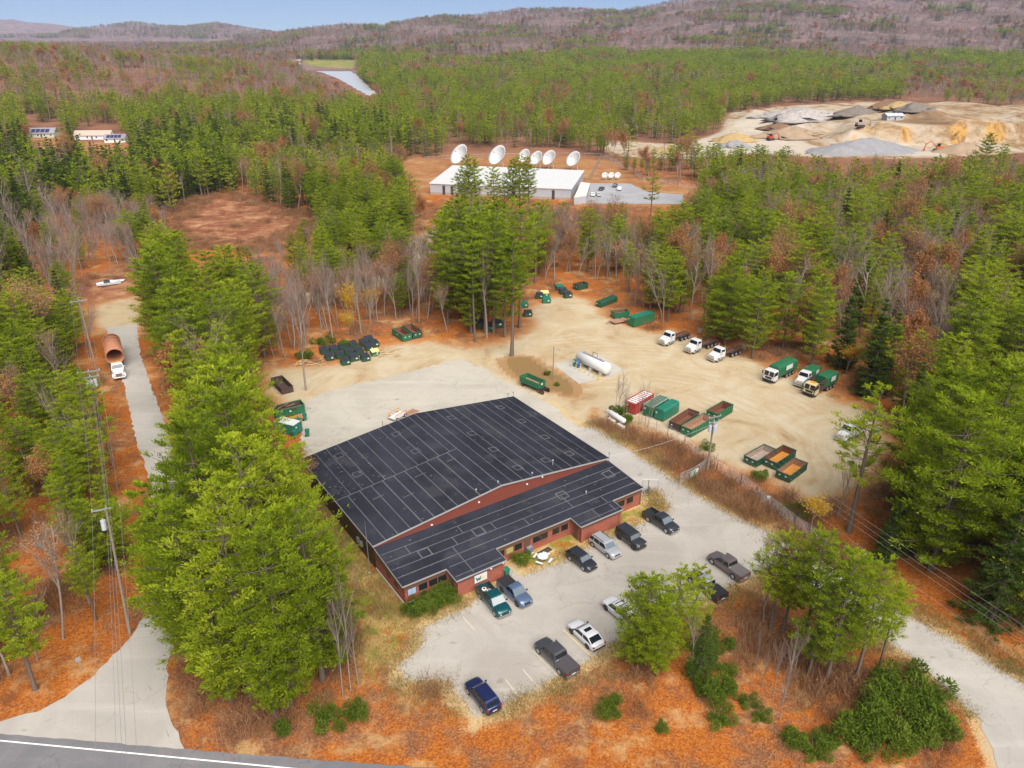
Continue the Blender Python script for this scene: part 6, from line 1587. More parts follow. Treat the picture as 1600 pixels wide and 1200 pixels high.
def bare_proto(seed, H=15., spread=.55, leafm=None, leaves=0, twig=1., bark=None, clump=1, twigm=None, wtw=1.0):
    r = np.random.default_rng(seed); paths, tips = [], []; TV = Leafs(seed+9)
    def grow(p, d, ln, rad, lev):
        n = 4; pts = [p]; dd = d
        for k in range(n):
            dd = unit(dd + r.normal(0,.10,3) + np.array([0,0,.06])); pts.append(pts[-1]+dd*ln/n)
        pts = np.array(pts)
        if lev < 2: paths.append((pts, np.linspace(rad, rad*.55, n+1)))
        else:
            sd = unit(np.cross(dd, r.normal(0,1,3))); wv = max(.012*wtw, rad)
            for k in range(n):
                c = (pts[k]+pts[k+1])/2; TV.quads(c[None], ((pts[k+1]-pts[k])/2)[None], (sd*wv*(1-.15*k))[None])
        if lev >= 3: tips.append(pts[-1]); return
        m = (9, 8, 7)[lev] if lev else 9
        for i in range(int(m*twig+r.uniform(0,1))):
            f = r.uniform(.35 if lev == 0 else .2, 1.); q = pts[min(n-1,int(f*n))]+(pts[min(n,int(f*n)+1)]-pts[min(n-1,int(f*n))])*(f*n-int(f*n) if f < 1 else 1)
            az = r.uniform(0,6.28); u = unit(np.cross(dd, [1,.3,.2])); w = np.cross(dd, u); sp = spread*r.uniform(.6,1.3)*(1.0 if lev else .8)
            nd = unit(dd*np.cos(sp)+(u*np.cos(az)+w*np.sin(az))*np.sin(sp)+np.array([0,0,.12]))
            grow(q, nd, ln*(.50 if lev == 0 else .52)*r.uniform(.65,1.15)*(1.15-.45*f if lev == 0 else 1), rad*(.42 if lev == 0 else .5), lev+1)
    for c in range(clump):
        b = np.array([r.normal(0,.35),r.normal(0,.35),0]) if clump > 1 else np.zeros(3)
        grow(b, unit(np.array([r.normal(0,.05+.12*(clump>1)),r.normal(0,.05+.12*(clump>1)),1])), H*.78*r.uniform(.85,1.1), .16*H/15/(clump**.4), 0)
    V, F = tube_np(paths, 5); trunk = np_mesh("bare_trunk", V, F, [bark or M_BARKG])
    if leaves:
        tp = np.array(tips); c = tp[r.integers(0,len(tp),leaves)]+r.normal(0,.35,(leaves,3)); a = unit(r.normal(0,1,(leaves,3))); b = unit(np.cross(a, r.normal(0,1,(leaves,3)))); h = r.uniform(.10,.22,leaves)[:,None]*(1.6 if wtw > 2 else .62)
        n0 = len(TV.V); TVl = Leafs(1); TVl.quads(c, a*h, b*h*.7)
        tv = np.concatenate(TV.V); lv = np.concatenate(TVl.V); V = np.concatenate([tv, lv]).reshape(-1,3)
        me = np_mesh("leafy_crown", V, np.arange(len(V)).reshape(-1,4), [twigm or M_TWIG, leafm], np.r_[np.zeros(len(tv)), np.ones(len(lv))]); set_tone(me, np.concatenate(TV.T+TVl.T))
        return trunk, me
    return trunk, TV.mesh("bare_crown", twigm or M_TWIG)

def shrub_proto(seed, mat, H=1.6, R0=1.3, n=2600, lump=9, leaf=(.05,.11)):
    r = np.random.default_rng(seed); L = Leafs(seed); paths = []
    cs = np.stack([r.normal(0,R0*.45,lump), r.normal(0,R0*.45,lump), r.uniform(.3,.75,lump)*H],1); rs = r.uniform(.35,.6,lump)*min(R0,H)
    for c in cs: paths.append((np.array([[0,0,0],c*.5+[0,0,.1],c]), [.05,.03,.015]))
    k = r.integers(0,lump,n); d = unit(r.normal(0,1,(n,3))); c = cs[k]+d*(rs[k]*r.uniform(.55,1.08,n))[:,None]; c[:,2] = np.maximum(c[:,2], .05)
    a = unit(d+r.normal(0,.6,(n,3))+[0,0,.4]); b = unit(np.cross(a, r.normal(0,1,(n,3)))); h = r.uniform(*leaf,n)[:,None]
    for kk in range(lump): L.quads(c[k == kk], a[k == kk]*h[k == kk], b[k == kk]*h[k == kk]*.6, r.random())
    V, F = tube_np(paths, 4)
    return np_mesh("shrub_stem", V, F, [M_BARKG]), L.mesh("shrub_crown", mat)

def brush_proto(seed, H=1.5, n=170, leaves=110, lm=None):
    r = np.random.default_rng(seed); L = Leafs(seed)
    p = np.stack([r.normal(0,.7,n), r.normal(0,.7,n), 0*r.random(n)],1); d = unit(np.stack([r.normal(0,.35,n), r.normal(0,.35,n), 1+0*r.random(n)],1)); ln = r.uniform(.4,1,n)*H
    sd = unit(np.cross(d, r.normal(0,1,(n,3)))); L.quads(p+d*(ln/2)[:,None], d*(ln/2)[:,None], sd*.018)
    k = r.integers(0,n,leaves); c = p[k]+d[k]*(ln[k]*r.uniform(.3,1,leaves))[:,None]; a = unit(r.normal(0,1,(leaves,3))); b = unit(np.cross(a, r.normal(0,1,(leaves,3)))); h = r.uniform(.03,.07,leaves)[:,None]
    L.quads(c, a*h, b*h*.7); return L.mesh("brush", lm or M_BRUSH)

PROTO = {}
PROTO['pine'] = [pine_proto(11), pine_proto(12, R0=4.8, low=.15, per=6), pine_proto(13, R0=3.7, low=.34, whorls=13), pine_proto(14, R0=4.4, low=.25, dens=.82), pine_proto(15, R0=3.2, low=.12, whorls=16), pine_proto(16, R0=4.6, low=.42, whorls=11, per=7)]
PROTO['spruce'] = [pine_proto(21, R0=3.4, low=.05, whorls=20, per=7, mat=M_SPRUCE, conic=True), pine_proto(22, R0=2.9, low=.08, whorls=20, per=7, mat=M_SPRUCE, conic=True), pine_proto(23, R0=4.0, low=.04, whorls=19, per=7, mat=M_SPRUCE, conic=True)]
PROTO['bare'] = [bare_proto(31), bare_proto(32, spread=.45), bare_proto(33, spread=.65, clump=2), bare_proto(34, H=16, spread=.4), bare_proto(35, spread=.6, leafm=M_ORANGE, leaves=350)]
PROTO['autumn'] = [bare_proto(41, H=13, leafm=M_ORANGE, leaves=4000), bare_proto(42, H=14, leafm=M_ORANGE, leaves=2300), bare_proto(43, H=12, leafm=M_ORANGE, leaves=5500)]
PROTO['yellow'] = [bare_proto(51, H=9, leafm=M_YELLOW, leaves=2200, spread=.6)]
PROTO['shrub'] = [shrub_proto(61, M_SHRUB), shrub_proto(62, M_SHRUB, 1.9, 1.1), shrub_proto(63, M_SHRUB, 1.3, 1.6)]
HREF = dict(pine=20., spruce=20., bare=15., autumn=13., yellow=9., shrub=1.7)
NAME = dict(pine='pine_tree', spruce='spruce_tree', bare='bare_tree', autumn='autumn_tree', yellow='yellow_tree', shrub='shrub')
CATS = dict(pine='pine', spruce='spruce', bare='bare tree', autumn='autumn tree', yellow='yellow tree', shrub='shrub')
# lighter versions for far trees
def light(kind, seed):
    if kind == 'pine': v = seed % 3; return pine_proto(seed, whorls=9, per=5, plumes=5, tn=7, hs=2.4, R0=(4.6,5.8,5.0)[v], low=(.32,.16,.24)[v], dens=(.95,.9,.8)[v])
    if kind == 'spruce': return pine_proto(seed, whorls=10, per=6, plumes=4, tn=6, hs=2.2, R0=3.5, low=.06, mat=M_SPRUCE, conic=True)
    if kind == 'autumn': return bare_proto(seed, H=13, leafm=M_ORANGE, leaves=420, twig=.55, wtw=3.0)
    return bare_proto(seed, twig=.6, wtw=3.6, twigm=M_TWIGF)
LIGHT = {k: [light(k, 100+i*7+j) for j in range(3)] for i, k in enumerate(('pine','spruce','bare','autumn'))}

def tree_thing(kind, pos, h, rz, idx=0, label=None, group=None, wide=1.0, cat=None, name=None):
    tr, cr_ = PROTO[kind][idx % len(PROTO[kind])]
    o = thing(name or NAME[kind], label, cat or CATS[kind], pos, rz, group); s = h/HREF[kind]; o.scale = (s*wide, s*wide, s)
    for nm, me in (("trunk" if kind != 'shrub' else "stem", tr), ("crown", cr_)):
        c = bpy.data.objects.new(nm, me); COL.objects.link(c); c.parent = o
    return o
# ------------------------------------------------------------------ where trees stand
OPEN = [  # open places of the site where no crown reaches
 [(470,705),(440,660),(412,640),(405,600),(425,578),(500,535),(560,520),(620,500),(665,500),(720,535),(790,530),(825,470),(845,440),(920,432),(970,462),(1030,505),(1090,508),(1170,545),(1215,552),(1290,575),(1335,610),(1400,655),(1405,715),(1370,760),(1330,815),(1290,800),(1240,790),(1215,840),(1190,905),(1100,950),(955,1015),(750,1135),(615,1075),(565,945),(545,860)],
 [(1425,975),(1520,1000),(1620,1060),(1620,1210),(1540,1210),(1440,1050)],
 [(146,480),(212,478),(224,560),(264,690),(240,745),(240,870),(222,930),(206,870),(184,700),(162,600)],
 [(240,945),(262,1030),(295,1200),(-30,1200),(-30,1105),(60,1080),(150,1015),(205,955)],
 [(285,338),(325,308),(400,312),(478,345),(400,382),(300,384),(260,358)],
 [(122,440),(150,420),(208,412),(212,460),(140,472)],
 [(625,262),(690,250),(704,232),(738,232),(905,234),(946,247),(990,268),(1005,283),(1080,296),(1070,318),(905,319),(890,313),(680,306)],
 [(942,240),(1000,248),(1060,240),(1142,212),(1152,182),(1215,163),(1420,156),(1620,172),(1620,236),(1440,246),(1290,244),(1180,236),(1100,236)],
 [(468,95),(556,94),(553,114),(590,148),(572,152),(522,122),(478,109)],
 [(42,194),(95,192),(96,212),(46,214)], [(122,198),(192,201),(200,222),(122,220)],
 [(560,990),(620,1075),(750,1135),(955,1015),(1130,925),(1215,850),(1330,965),(1530,1125),(1570,1300),(300,1300),(300,1172),(420,1185)],
]
OPEN.insert(2, [(1385,770),(1450,770),(1450,890),(1390,890)])
OPEN_BASE = [W(p) for p in (LOT, ROAD_R, APRON, ROAD_L, ROAD_M, YARD, GRAVEL_L, CLEAR, DISH, QUARRY)]
GRAV_MID_W = W(GRAVEL_MID)
ZONES = [  # outline in the photograph, spacing, mix, heights, phrase
 ([(205,440),(260,410),(330,400),(400,440),(415,600),(475,720),(565,900),(560,1090),(330,1130),(255,1050),(225,900),(240,720),(212,520)], 5.2, dict(pine=.95,bare=.03,autumn=.02), (18,25), "in the dense stand between side road and dark roofed building"),
 ([(-400,440),(60,440),(118,470),(150,600),(190,800),(218,930),(100,1060),(0,1090),(-400,1300)], 4.5, dict(pine=.58,bare=.28,spruce=.06,autumn=.08), (10,18), "in the open woods left of the power line"),
 ([(430,335),(560,325),(620,350),(640,395),(560,405),(430,420)], 4.6, dict(pine=.92,bare=.08), (12,16), "in the green row behind the bare belt"),
 ([(395,405),(640,385),(690,400),(705,505),(560,525),(415,590)], 3.35, dict(bare=.86,pine=.06,autumn=.04,yellow=.04), (12,17), "in the bare belt behind the rows of dumpsters"),
 ([(60,300),(270,318),(280,390),(200,440),(60,440)], 4.4, dict(bare=.82,pine=.12,autumn=.06), (12,16), "in the bare thicket left of the red clearing"),
 ([(690,300),(850,300),(850,480),(690,510)], 4.8, dict(pine=.80,bare=.20), (18,25), "in the tall clump behind the grassy island"),
 ([(850,330),(1010,330),(1010,480),(850,470)], 4.3, dict(bare=.66,pine=.22,autumn=.12), (13,18), "in the brown woods behind the far end of the sand yard"),
 ([(1440,560),(1700,470),(1700,1050),(1420,960),(1400,720)], 7.0, dict(pine=.84,spruce=.08,bare=.08), (15,22), "in the tall stand right of the lone slender pine"),
 ([(1000,330),(1330,340),(1700,330),(1700,520),(1330,640),(1000,520)], 5.0, dict(pine=.49,bare=.36,autumn=.09,spruce=.06), (15,21), "in the woods behind the parked trucks"),
 ([(940,240),(1700,235),(1700,345),(1000,345)], 5.2, dict(pine=.42,bare=.48,autumn=.06,spruce=.04), (12,18), "in the mixed woods below the quarry"),
 ([(450,285),(660,270),(680,330),(640,350),(470,345)], 5.0, dict(pine=.88,autumn=.08,bare=.04), (15,19), "in the green row beside the red clearing"),
 ([(360,235),(660,225),(660,285),(450,285),(380,300)], 5.0, dict(pine=.42,bare=.48,autumn=.05,spruce=.05), (12,17), "in the mixed woods left of the white station"),
 ([(-400,235),(230,195),(420,180),(640,190),(640,235),(380,235),(330,305),(60,350),(-400,450)], 5.6, dict(spruce=.52,pine=.38,bare=.08,autumn=.02), (15,22), "in the dark stand round the houses"),
 ([(-600,150),(60,148),(560,160),(640,150),(640,200),(-600,240)], 5.6, dict(pine=.70,spruce=.14,bare=.12,autumn=.03), (14,19), "on the flat below the left hill"),
 ([(-600,20),(300,55),(480,90),(570,125),(570,160),(60,150),(-600,155)], 5.2, dict(bare=.74,pine=.18,autumn=.08), (12,16), "on the left hill"),
 ([(640,228),(860,228),(960,225),(960,250),(640,262)], 5.0, dict(bare=.62,pine=.28,spruce=.10), (13,17), "in the brown strip behind the dish antennas"),
 ([(1410,125),(1800,120),(1800,185),(1410,172)], 5.2, dict(bare=.74,pine=.16,autumn=.10), (12,15), "behind the quarry"),
 ([(560,84),(1800,84),(1800,245),(560,245)], 5.6, dict(pine=.60,spruce=.14,bare=.22,autumn=.04), (13,19), "in the wide green woods behind the quarry"),
]
MTN = ("on the far hills", 5.2, dict(bare=.70, spruce=.18, pine=.07, autumn=.05), (11, 15))
GEN = ("in the woods", 5.4, dict(pine=.5, bare=.32, spruce=.1, autumn=.08), (13, 19))

def inside(px, py, poly):
    ins = np.zeros(len(px), bool); n = len(poly)
    for i in range(n):
        (x0, y0), (x1, y1) = poly[i], poly[(i+1) % n]
        c = (y0 <= py) != (y1 <= py)
        ins ^= c & (px < x0 + (py - y0) / ((y1 - y0) or 1e-9) * (x1 - x0))
    return ins
def vnoise(x, y, s):
    return (np.sin(x/s*1.7+1.1+2*np.sin(y/s*.9))*np.sin(y/s*1.3+.4+1.7*np.sin(x/s*.7+2)) + .5*np.sin(x/s*3.9+y/s*2.3)*np.sin(y/s*4.7-x/s*1.9))

def scatter():
    r = np.random.default_rng(5)
    ds = [48.0]; 
    while ds[-1] < 7700: d = ds[-1]; ds.append(d + 3.3*max(1, (d/400)**.62))
    X, Y, S = [], [], []
    for d in ds:
        s = 3.3*max(1, (d/400)**.62); half = R(41 if d > 300 else 47); n = int(2*half*d/s)
        a = np.linspace(-half, half, n) + r.uniform(-.5,.5,n)*s/d*1.0; dd = d + r.uniform(-.5,.5,n)*s
        X.append(np.sin(a)*dd); Y.append(np.cos(a)*dd); S.append(np.full(n, s/3.3))
    X, Y, S = np.concatenate(X), np.concatenate(Y), np.concatenate(S)
    Z = height(X, Y); Rg = np.hypot(X, Y); P2 = np.stack([X, Y], 1); N = len(X)
    u = r.random(N); zone = np.full(N, -1); spc = np.full(N, GEN[1]); hlo = np.full(N, 13.); hhi = np.full(N, 19.)
    cx, cy = proj(X, Y, Z + 9.0)
    for i, (po, sp, mix, hh, ph) in enumerate(ZONES):
        k = (zone < 0) & inside(cx, cy, po) & ((Y < 1500) if i != 17 else (Y < 1850)); zone[k] = i; spc[k] = sp; hlo[k], hhi[k] = hh
    mt = (zone < 0) & (Y > 1400); zone[mt] = 100; spc[mt] = MTN[1]; hlo[mt], hhi[mt] = MTN[3]
    keep = r.random(N) < (3.3/spc)**2*.95
    # kind by the mix of its zone, in drifts rather than evenly
    kinds = ['pine','spruce','bare','autumn','yellow']; kd = np.full(N, 2)
    dr = vnoise(X, Y, np.where(Rg > 1200, 150., np.where(Rg > 420, 38., 22.))) ; dr = np.clip(.5+.33*dr, 0, 1); wq = np.where(Rg > 1200, .30, np.where(Rg > 420, .42, .55)); uu = np.clip(wq*u+(1-wq)*dr + r.normal(0,.03,N), 0, .9999)
    srt = np.argsort(np.argsort(uu))
    for z in np.unique(zone):
        k = np.where(zone == z)[0]; mix = MTN[2] if z == 100 else GEN[2] if z < 0 else ZONES[z][2]
        q = np.argsort(np.argsort(uu[k]))/max(1, len(k)); acc = 0
        for name in ('pine','spruce','yellow','autumn','bare'):
            f = mix.get(name, 0); kd[k[(q >= acc) & (q < acc+f)]] = kinds.index(name); acc += f
    h = (hlo + (hhi-hlo)*r.random(N))*r.uniform(.8,1.1,N) * np.where(kd == 2, .92, 1.0) * np.where(kd == 4, .65, 1.)
    h *= np.where(Rg > 1000, 1.0, 1.0)
    wide = r.uniform(.88, 1.15, N) * np.where(Rg > 400, np.minimum(S*.82, 3.0).clip(1), 1)
    h *= np.where(Rg > 1000, 1 + .18*(S-1).clip(0), 1)
    # clearings stay clear
    bad = np.zeros(N, bool); rad = np.where(kd < 2, 4.3, 3.2)*wide*h/19
    for po in OPEN:
        for fz, fx in ((0,0),(.3,0),(.55,-1),(.55,1),(.55,0),(.8,-.6),(.8,.6),(1.0,0),(.35,-.8),(.35,.8)):
            a, b = proj(X + fx*rad, Y, Z + fz*h); bad |= inside(a, b, po)
    for w in OPEN_BASE:
        lo, hi = w.min(0)-8, w.max(0)+8; k = np.where((P2 > lo).all(1) & (P2 < hi).all(1) & ~bad)[0]
        d = sdf(P2[k], w); bad[k] |= d > -2.2
    k = np.where((P2 > GRAV_MID_W.min(0)).all(1) & (P2 < GRAV_MID_W.max(0)).all(1))[0]; bad[k] |= sdf(P2[k], GRAV_MID_W) > 0
    hb = sdf(P2, np.array([B_AT(-5,-6), B_AT(46,-6), B_AT(46,40), B_AT(-5,40)])); bad |= hb > -1
    px0, py0 = proj(X, Y, Z); bad |= (py0 > 1215) | (px0 < -260) | (px0 > 1860)
    for tx, ty in EXPL: bad |= np.hypot(X-tx, Y-ty) < 3.0
    for pp_ in (P1, P2_, P3): bad |= np.hypot(X-pp_.x, Y-pp_.y) < 3.2
    bad |= ((Y > 4600) & (Z < 25)) | (Y > 7300)
    ok = keep & ~bad
    return [a[ok] for a in (X, Y, Z, h, wide, kd, zone, Rg, px0, py0)]
P2_ = P2
EXPL = []
def tall(b, ty):
    g1 = at(*b).to_2d().length; g2 = at(b[0], ty).to_2d().length; return CAM_H*(1-g1/g2)
def plant(kind, b, ty, label, group=None, idx=0, wide=1.0, rz=None, hmul=1.0, **kw):
    p = at(*b); EXPL.append((p.x, p.y)); rr = random.Random(b[0]*7+b[1])
    return tree_thing(kind, (p.x, p.y, 0), tall(b, ty)*hmul, rz if rz is not None else rr.uniform(0, 6.28), idx, label, group, wide, **kw)
# trees one can single out
plant('pine', (1325,832), 602, "lone slender leaning pine with gappy branches at the lower right of the sand yard", idx=6, wide=1.0, rz=.5) if False else None
PROTO['pine'].append(pine_proto(77, R0=4.7, low=.40, whorls=10, per=5, dens=.8, trunk=.34, plumes=7, tn=40))          # 6: sparse, high crown
PROTO['pine'].append(pine_proto(78, R0=2.5, low=.5, whorls=9, per=5, dens=.8, trunk=.26))          # 7: narrow, long bare trunk
PROTO['pine'].append(pine_proto(79, R0=5.4, low=.10, whorls=18, per=7, plumes=8, tn=44, hs=.8))                              # 8: wide and full
plant('pine', (1325,832), 602, "lone slender pine with gappy branches at the lower right of the sand yard", idx=6, wide=.95, rz=.5)
plant('pine', (800,556), 372, "tall pine with a long bare trunk standing at the tip of the grassy island", idx=7, wide=1.15)
G = "tall pines at the head of the grassy island"
for i, (b, ty) in enumerate((((742,534),372),((757,520),395),((771,520),340),((728,500),350),((700,498),335),((812,512),318),((690,480),345),((775,490),322))):
    plant('pine', b, ty, "tall pine with a bare lower trunk in the clump over the dark green dumpsters", G, idx=(7,2,5,2,7,5,3,2)[i], wide=.86)
plant('pine', (612,470), 345, "solitary layered pine standing above the gravel strip behind the bare belt", idx=6, wide=1.0)
G = "pines in front of the white station"
for i, (b, ty) in enumerate((((733,345),246),((742,342),250),((772,345),262),((800,342),250),((812,340),246),((826,340),248),((722,346),268),((788,344),280))):
    plant('pine', b, ty, "tall dark pine in the clump standing in front of the white station", G, idx=(0,2,5,2,0,2,5,0)[i], wide=.85)
plant('pine', (1016,345), 268, "layered pine standing by itself right of the office parking", idx=6, wide=.85)
G = "big pines at the front of the dense stand"
big = [((325,1050),775,8,.78),((395,1090),765,1,.95),((455,1105),825,8,.72),((505,1062),790,1,.9),((350,960),650,8,.75),((288,985),745,1,.9),((420,990),690,1,1.0),((480,985),745,8,.7),((325,890),700,1,.9),((395,880),610,8,.8),((290,915),760,1,.8),((455,880),660,1,.85),((530,1045),850,4,1.05),((360,1095),900,4,1.2),((430,1120),930,4,1.1),((355,800),580,1,.9),((385,790),560,8,.75),((275,1000),800,4,1.1)]
for b, ty, ix, wd in big:
    plant('pine', b, ty, "big bright green pine at the front of the dense stand beside the left road", G, idx=ix, wide=wd)
for i, (b, ty) in enumerate((((548,1078),905),((560,1070),950),((536,1088),935))):
    plant('bare', b, ty, "pale dead leafless stem at the right foot of the big pines", "pale stems beside the big pines", idx=3, wide=.6)
G = "pines on the leafy corner below the parking lot"
for i, (b, ty, ix, wd) in enumerate((((1002,1040),900,8,.95),((1048,1028),890,1,.95),((1025,1055),940,4,1.2),((1078,1012),885,3,.75))):
    plant('pine', b, ty, "pine in the clump that hides the black pickup at the edge of the lot", G, idx=ix, wide=wd)
G = "pines beside the curve of the access road"
for i, (b, ty, ix, wd) in enumerate((((1203,985),832,5,1.0),((1222,990),850,2,1.1),((1255,1010),828,5,.9),((1290,1065),862,3,.9),((1335,1065),870,5,.85),((1375,1040),905,2,.8),((1312,1020),862,1,1.0),((1262,1055),900,3,1.0))):
    plant('pine', b, ty, "green pine in the clump inside the curve of the access road", G, idx=ix, wide=wd)
plant('spruce', (1092,1060), 958, "dark bushy conifer at the foot of the pines by the lot", idx=2, wide=1.0)
plant('spruce', (1110,1040), 985, "small dark conifer right of the dark bushy one by the lot", idx=0, wide=1.1)
plant('bare', (1192,972), 826, "bare tree with a few brown leaves beside the dusty brown grey pickup", idx=4, wide=1.0)
plant('bare', (1078,1058), 962, "pale grey leafless tree among the pines at the edge of the lot", idx=3, wide=.8)
for i, (b, ty) in enumerate((((1395,862),735),((1380,880),775),((1415,850),760))):
    plant('spruce', b, ty, "dark conifer in the group at the foot of the lone slender pine", "dark conifers below the lone pine", idx=i, wide=1.1)
for i, (b, ty, ix) in enumerate((((1452,892),610,8),((1500,850),560,8),((1640,950),680,8),((1690,1010),760,1),((1435,800),570,8))):
    plant('pine', b, ty, "huge spreading pine at the right edge of the place above the access road", "huge pines right of the yard", idx=ix, wide=1.0)
for i, (b, ty, lb) in enumerate((((1268,572),432,"broad bright pine at the edge of the leaves behind the garbage trucks"),((1132,540),405,"dense bright pine right behind the white roll off trucks"),((1105,535),455,"smaller dense pine at the left foot of the pine behind the roll off trucks"),((1175,560),420,"tall pine between the roll off trucks and the white cab garbage truck"))):
    plant('pine', b, ty, lb, idx=(1,8,4,1)[i], wide=.85)
plant('autumn', (1405,610), 470, "rust orange oak at the edge of the woods right of the garbage trucks", idx=2, wide=1.2)
plant('autumn', (1365,590), 500, "smaller rust orange tree left of the rust orange oak", idx=0, wide=1.2)
plant('yellow', (1322,585), 530, "small golden yellow tree behind the tan cab garbage truck", wide=1.3)
plant('autumn', (420,520), 430, "pale orange leaved tree standing in the bare belt", idx=1, wide=1.0)
plant('yellow', (552,510), 432, "slim golden yellow tree in the bare belt behind the dumpster rows", wide=.9)
plant('yellow', (545,525), 480, "low golden yellow tree in front of the slim golden one", wide=1.0)
plant('autumn', (660,352), 300, "orange tree at the left end of the white station", idx=2, wide=1.3)
plant('yellow', (1268,830), 760, "golden yellow bush tree by the fence below the orange floored containers", wide=1.2)
for i, (b, ty, k) in enumerate((((478,610),445,'bare'),((520,532),400,'bare'),((565,525),415,'bare'),((655,505),400,'bare'))):
    plant(k, b, ty, ("pale trunked leafless tree at the left end of the belt", "white barked leafless tree behind the first dumpster row", "white barked leafless tree behind the yellow lidded dumpster", "thin leafless tree behind the pair of open containers")[i], idx=3, wide=.8)
for i, (b, ty) in enumerate((((962,648),585),((975,655),596),((1000,664),600),((1012,668),612))):
    plant('bare', b, ty, ("thin leafless tree left of the red ribbed container", "thin leafless sapling behind the propane tank", "thin pale stems in front of the green ribbed container", "thin leafless sapling at the fence beside the closed compactor")[i], idx=2, wide=.7)
plant('bare', (1308,812), 725, "small leafless sapling left of the lone slender pine", idx=0, wide=.9)
plant('autumn', (490,790), 720, "small yellow orange tree against the left wall of the hall", idx=1, wide=1.2)
for i, (b, ty) in enumerate((((1190,1075),1010),((1208,1090),1000),((1222,1100),985),((1240,1060),985),((1218,1125),1040),((1180,1040),985))):
    plant('bare', b, ty, "thin pale leafless stem in the cluster on the leafy corner", "thin pale stems on the leafy corner", idx=3, wide=.55)
# shrubs
def bush(b, h, label, group=None, idx=0, wide=1.0, mat=None):
    p = at(*b); return tree_thing('shrub', (p.x, p.y, 0), h, b[0]*.37 % 6.28, idx, label, group, wide)
for i, (x, y) in enumerate(((643,962),(653,957),(663,951),(673,947),(683,942),(694,936),(700,930))):
    bush((x,y), 1.75, "dense green bush of the hedge below the brick wall with the white covered window", "hedge bushes along the brick wall", i % 3, .95)
bush((812,882), 1.5, "round green bush beside the picnic table and air conditioner", None, 0, 1.1)
for i, (x, y, h) in enumerate(((1345,1150,2.6),(1375,1135,3.2),(1410,1120,3.4),(1435,1130,3.0),(1395,1150,2.6),(1425,1090,3.0),(1385,1100,3.2),(1445,1150,2.4),(1365,1165,2.0),(1405,1170,2.0))):
    bush((x,y), h, "deep green bush in the thicket inside the curve of the access road", "bushes in the access road curve", i % 3, 1.1)
for i, (x, y, h) in enumerate(((1235,1165,1.3),(1250,1172,1.4),(1270,1174,1.3),(1285,1168,1.3),(1240,1150,1.2),(1290,1155,1.0))):
    bush((x,y), h, "yellow green low bush in the arc near the bottom of the leafy corner", "low bushes in an arc", i % 3, 1.1)
for i, (x, y, h) in enumerate(((944,1118,1.7),(957,1098,1.4),(1118,1122,1.8),(1105,1085,1.7),(1140,1075,1.6),(1185,1118,1.2),(1125,1085,2.2),(1140,1010,1.5),(1165,1095,1.2),(1035,1145,1.0),(1080,1060,2.0),(1098,1010,2.2),(1140,1055,1.4))):
    bush((x,y), h, "small bright green bush scattered on the orange leaves of the corner", "small bushes on the leafy corner", i % 3, .9)
for i, (x, y, h) in enumerate(((560,1125,1.6),(445,1140,1.6),(520,1120,2.0),(700,700,.1))):
    if i < 3: bush((x,y), h, "green bush at the foot of the big pines near the main road", "bushes below the big pines", i % 3, 1.0)
for i, (x, y, h) in enumerate(((480,560,1.8),(540,545,2.0),(505,535,2.0),(970,648,1.6),(984,662,1.8),(1100,700,1.2),(1185,750,1.4),(1255,800,1.6),(1240,805,1.5),(855,585,.8),(870,602,.8),(1345,560,2.5))):
    bush((x,y), h, ("green bush at the edge of the leaves left of the dumpster rows","green bush behind the second dumpster row","green bush farther back behind the dumpster rows","green bush left of the propane tank","yellow green bush between propane tank and compactor","straw coloured bush behind the fence at the transformer pole","yellow green bush against the grey floored container","yellow green bush below the orange floored container","small bush left of the one below the orange floored container","low green tuft on the grassy island by the lamp pole","low green tuft at the near end of the grassy island","dark green bush at the wood edge above the garbage trucks")[i], None, i % 3, 1.2)

for i in range(17):      # dark pines in front of the quarry
    x = 1084 + 8.6*i; plant('pine', (x, 276 + (i*7) % 9), 226 + (i*13) % 17 - (6 if i in (2,3,11) else 0), "dark green pine in the short row standing in front of the quarry", "pines in front of the quarry", idx=(0,1,4,2)[i % 4], wide=1.15)
for i, (x, y, ty) in enumerate(((1020,262,232),(1032,266,238),(1002,270,246),(1012,274,248),(978,266,240),(990,272,246),(1046,258,228))):
    plant('pine', (x, y), ty, "bushy pine on the slope right of the dish antennas", "pines right of the dish antennas", idx=i % 3, wide=1.2)
for i, (x, y, ty) in enumerate(((1528,292,210),(1506,298,236),(1556,296,226))):
    plant('pine', (x, y), ty, "tall pine rising in front of the right end of the quarry face", "tall pines before the quarry face", idx=i, wide=.9)
tx, ty, tz, th_, tw, tk_, tzn, trg, tpx, tpy = scatter()
KN = ['pine','spruce','bare','autumn','yellow']
PHR = dict(pine="green pine", spruce="dark narrow conifer", bare="leafless grey brown tree", autumn="orange leaved tree", yellow="golden yellow tree")
PLU = dict(pine="pines", spruce="dark conifers", bare="leafless trees", autumn="orange trees", yellow="golden trees")
rng = np.random.default_rng(8); used_expl = dict(pine=102, spruce=5, bare=19, autumn=5, yellow=4)
def combine(name, tr, cr_):
    o = 0; V, F, M_, T_ = [], [], [], []; mats = []
    for me in (tr, cr_):
        v = np.empty(len(me.vertices)*3, np.float32); me.vertices.foreach_get("co", v); f = np.empty(len(me.loops), np.int32); me.loops.foreach_get("vertex_index", f)
        mi = np.empty(len(me.polygons), np.int32); me.polygons.foreach_get("material_index", mi)
        V.append(v.reshape(-1,3)); F.append(f.reshape(-1,4)+o); o += len(me.vertices); M_.append(mi+len(mats)); mats += list(me.materials)
        tn_ = np.zeros(len(me.vertices), np.float32)
        if 'tone' in me.attributes: me.attributes['tone'].data.foreach_get('value', tn_)
        T_.append(tn_)
    return set_tone(np_mesh(name, np.concatenate(V), np.concatenate(F), mats, np.concatenate(M_)), np.concatenate(T_))
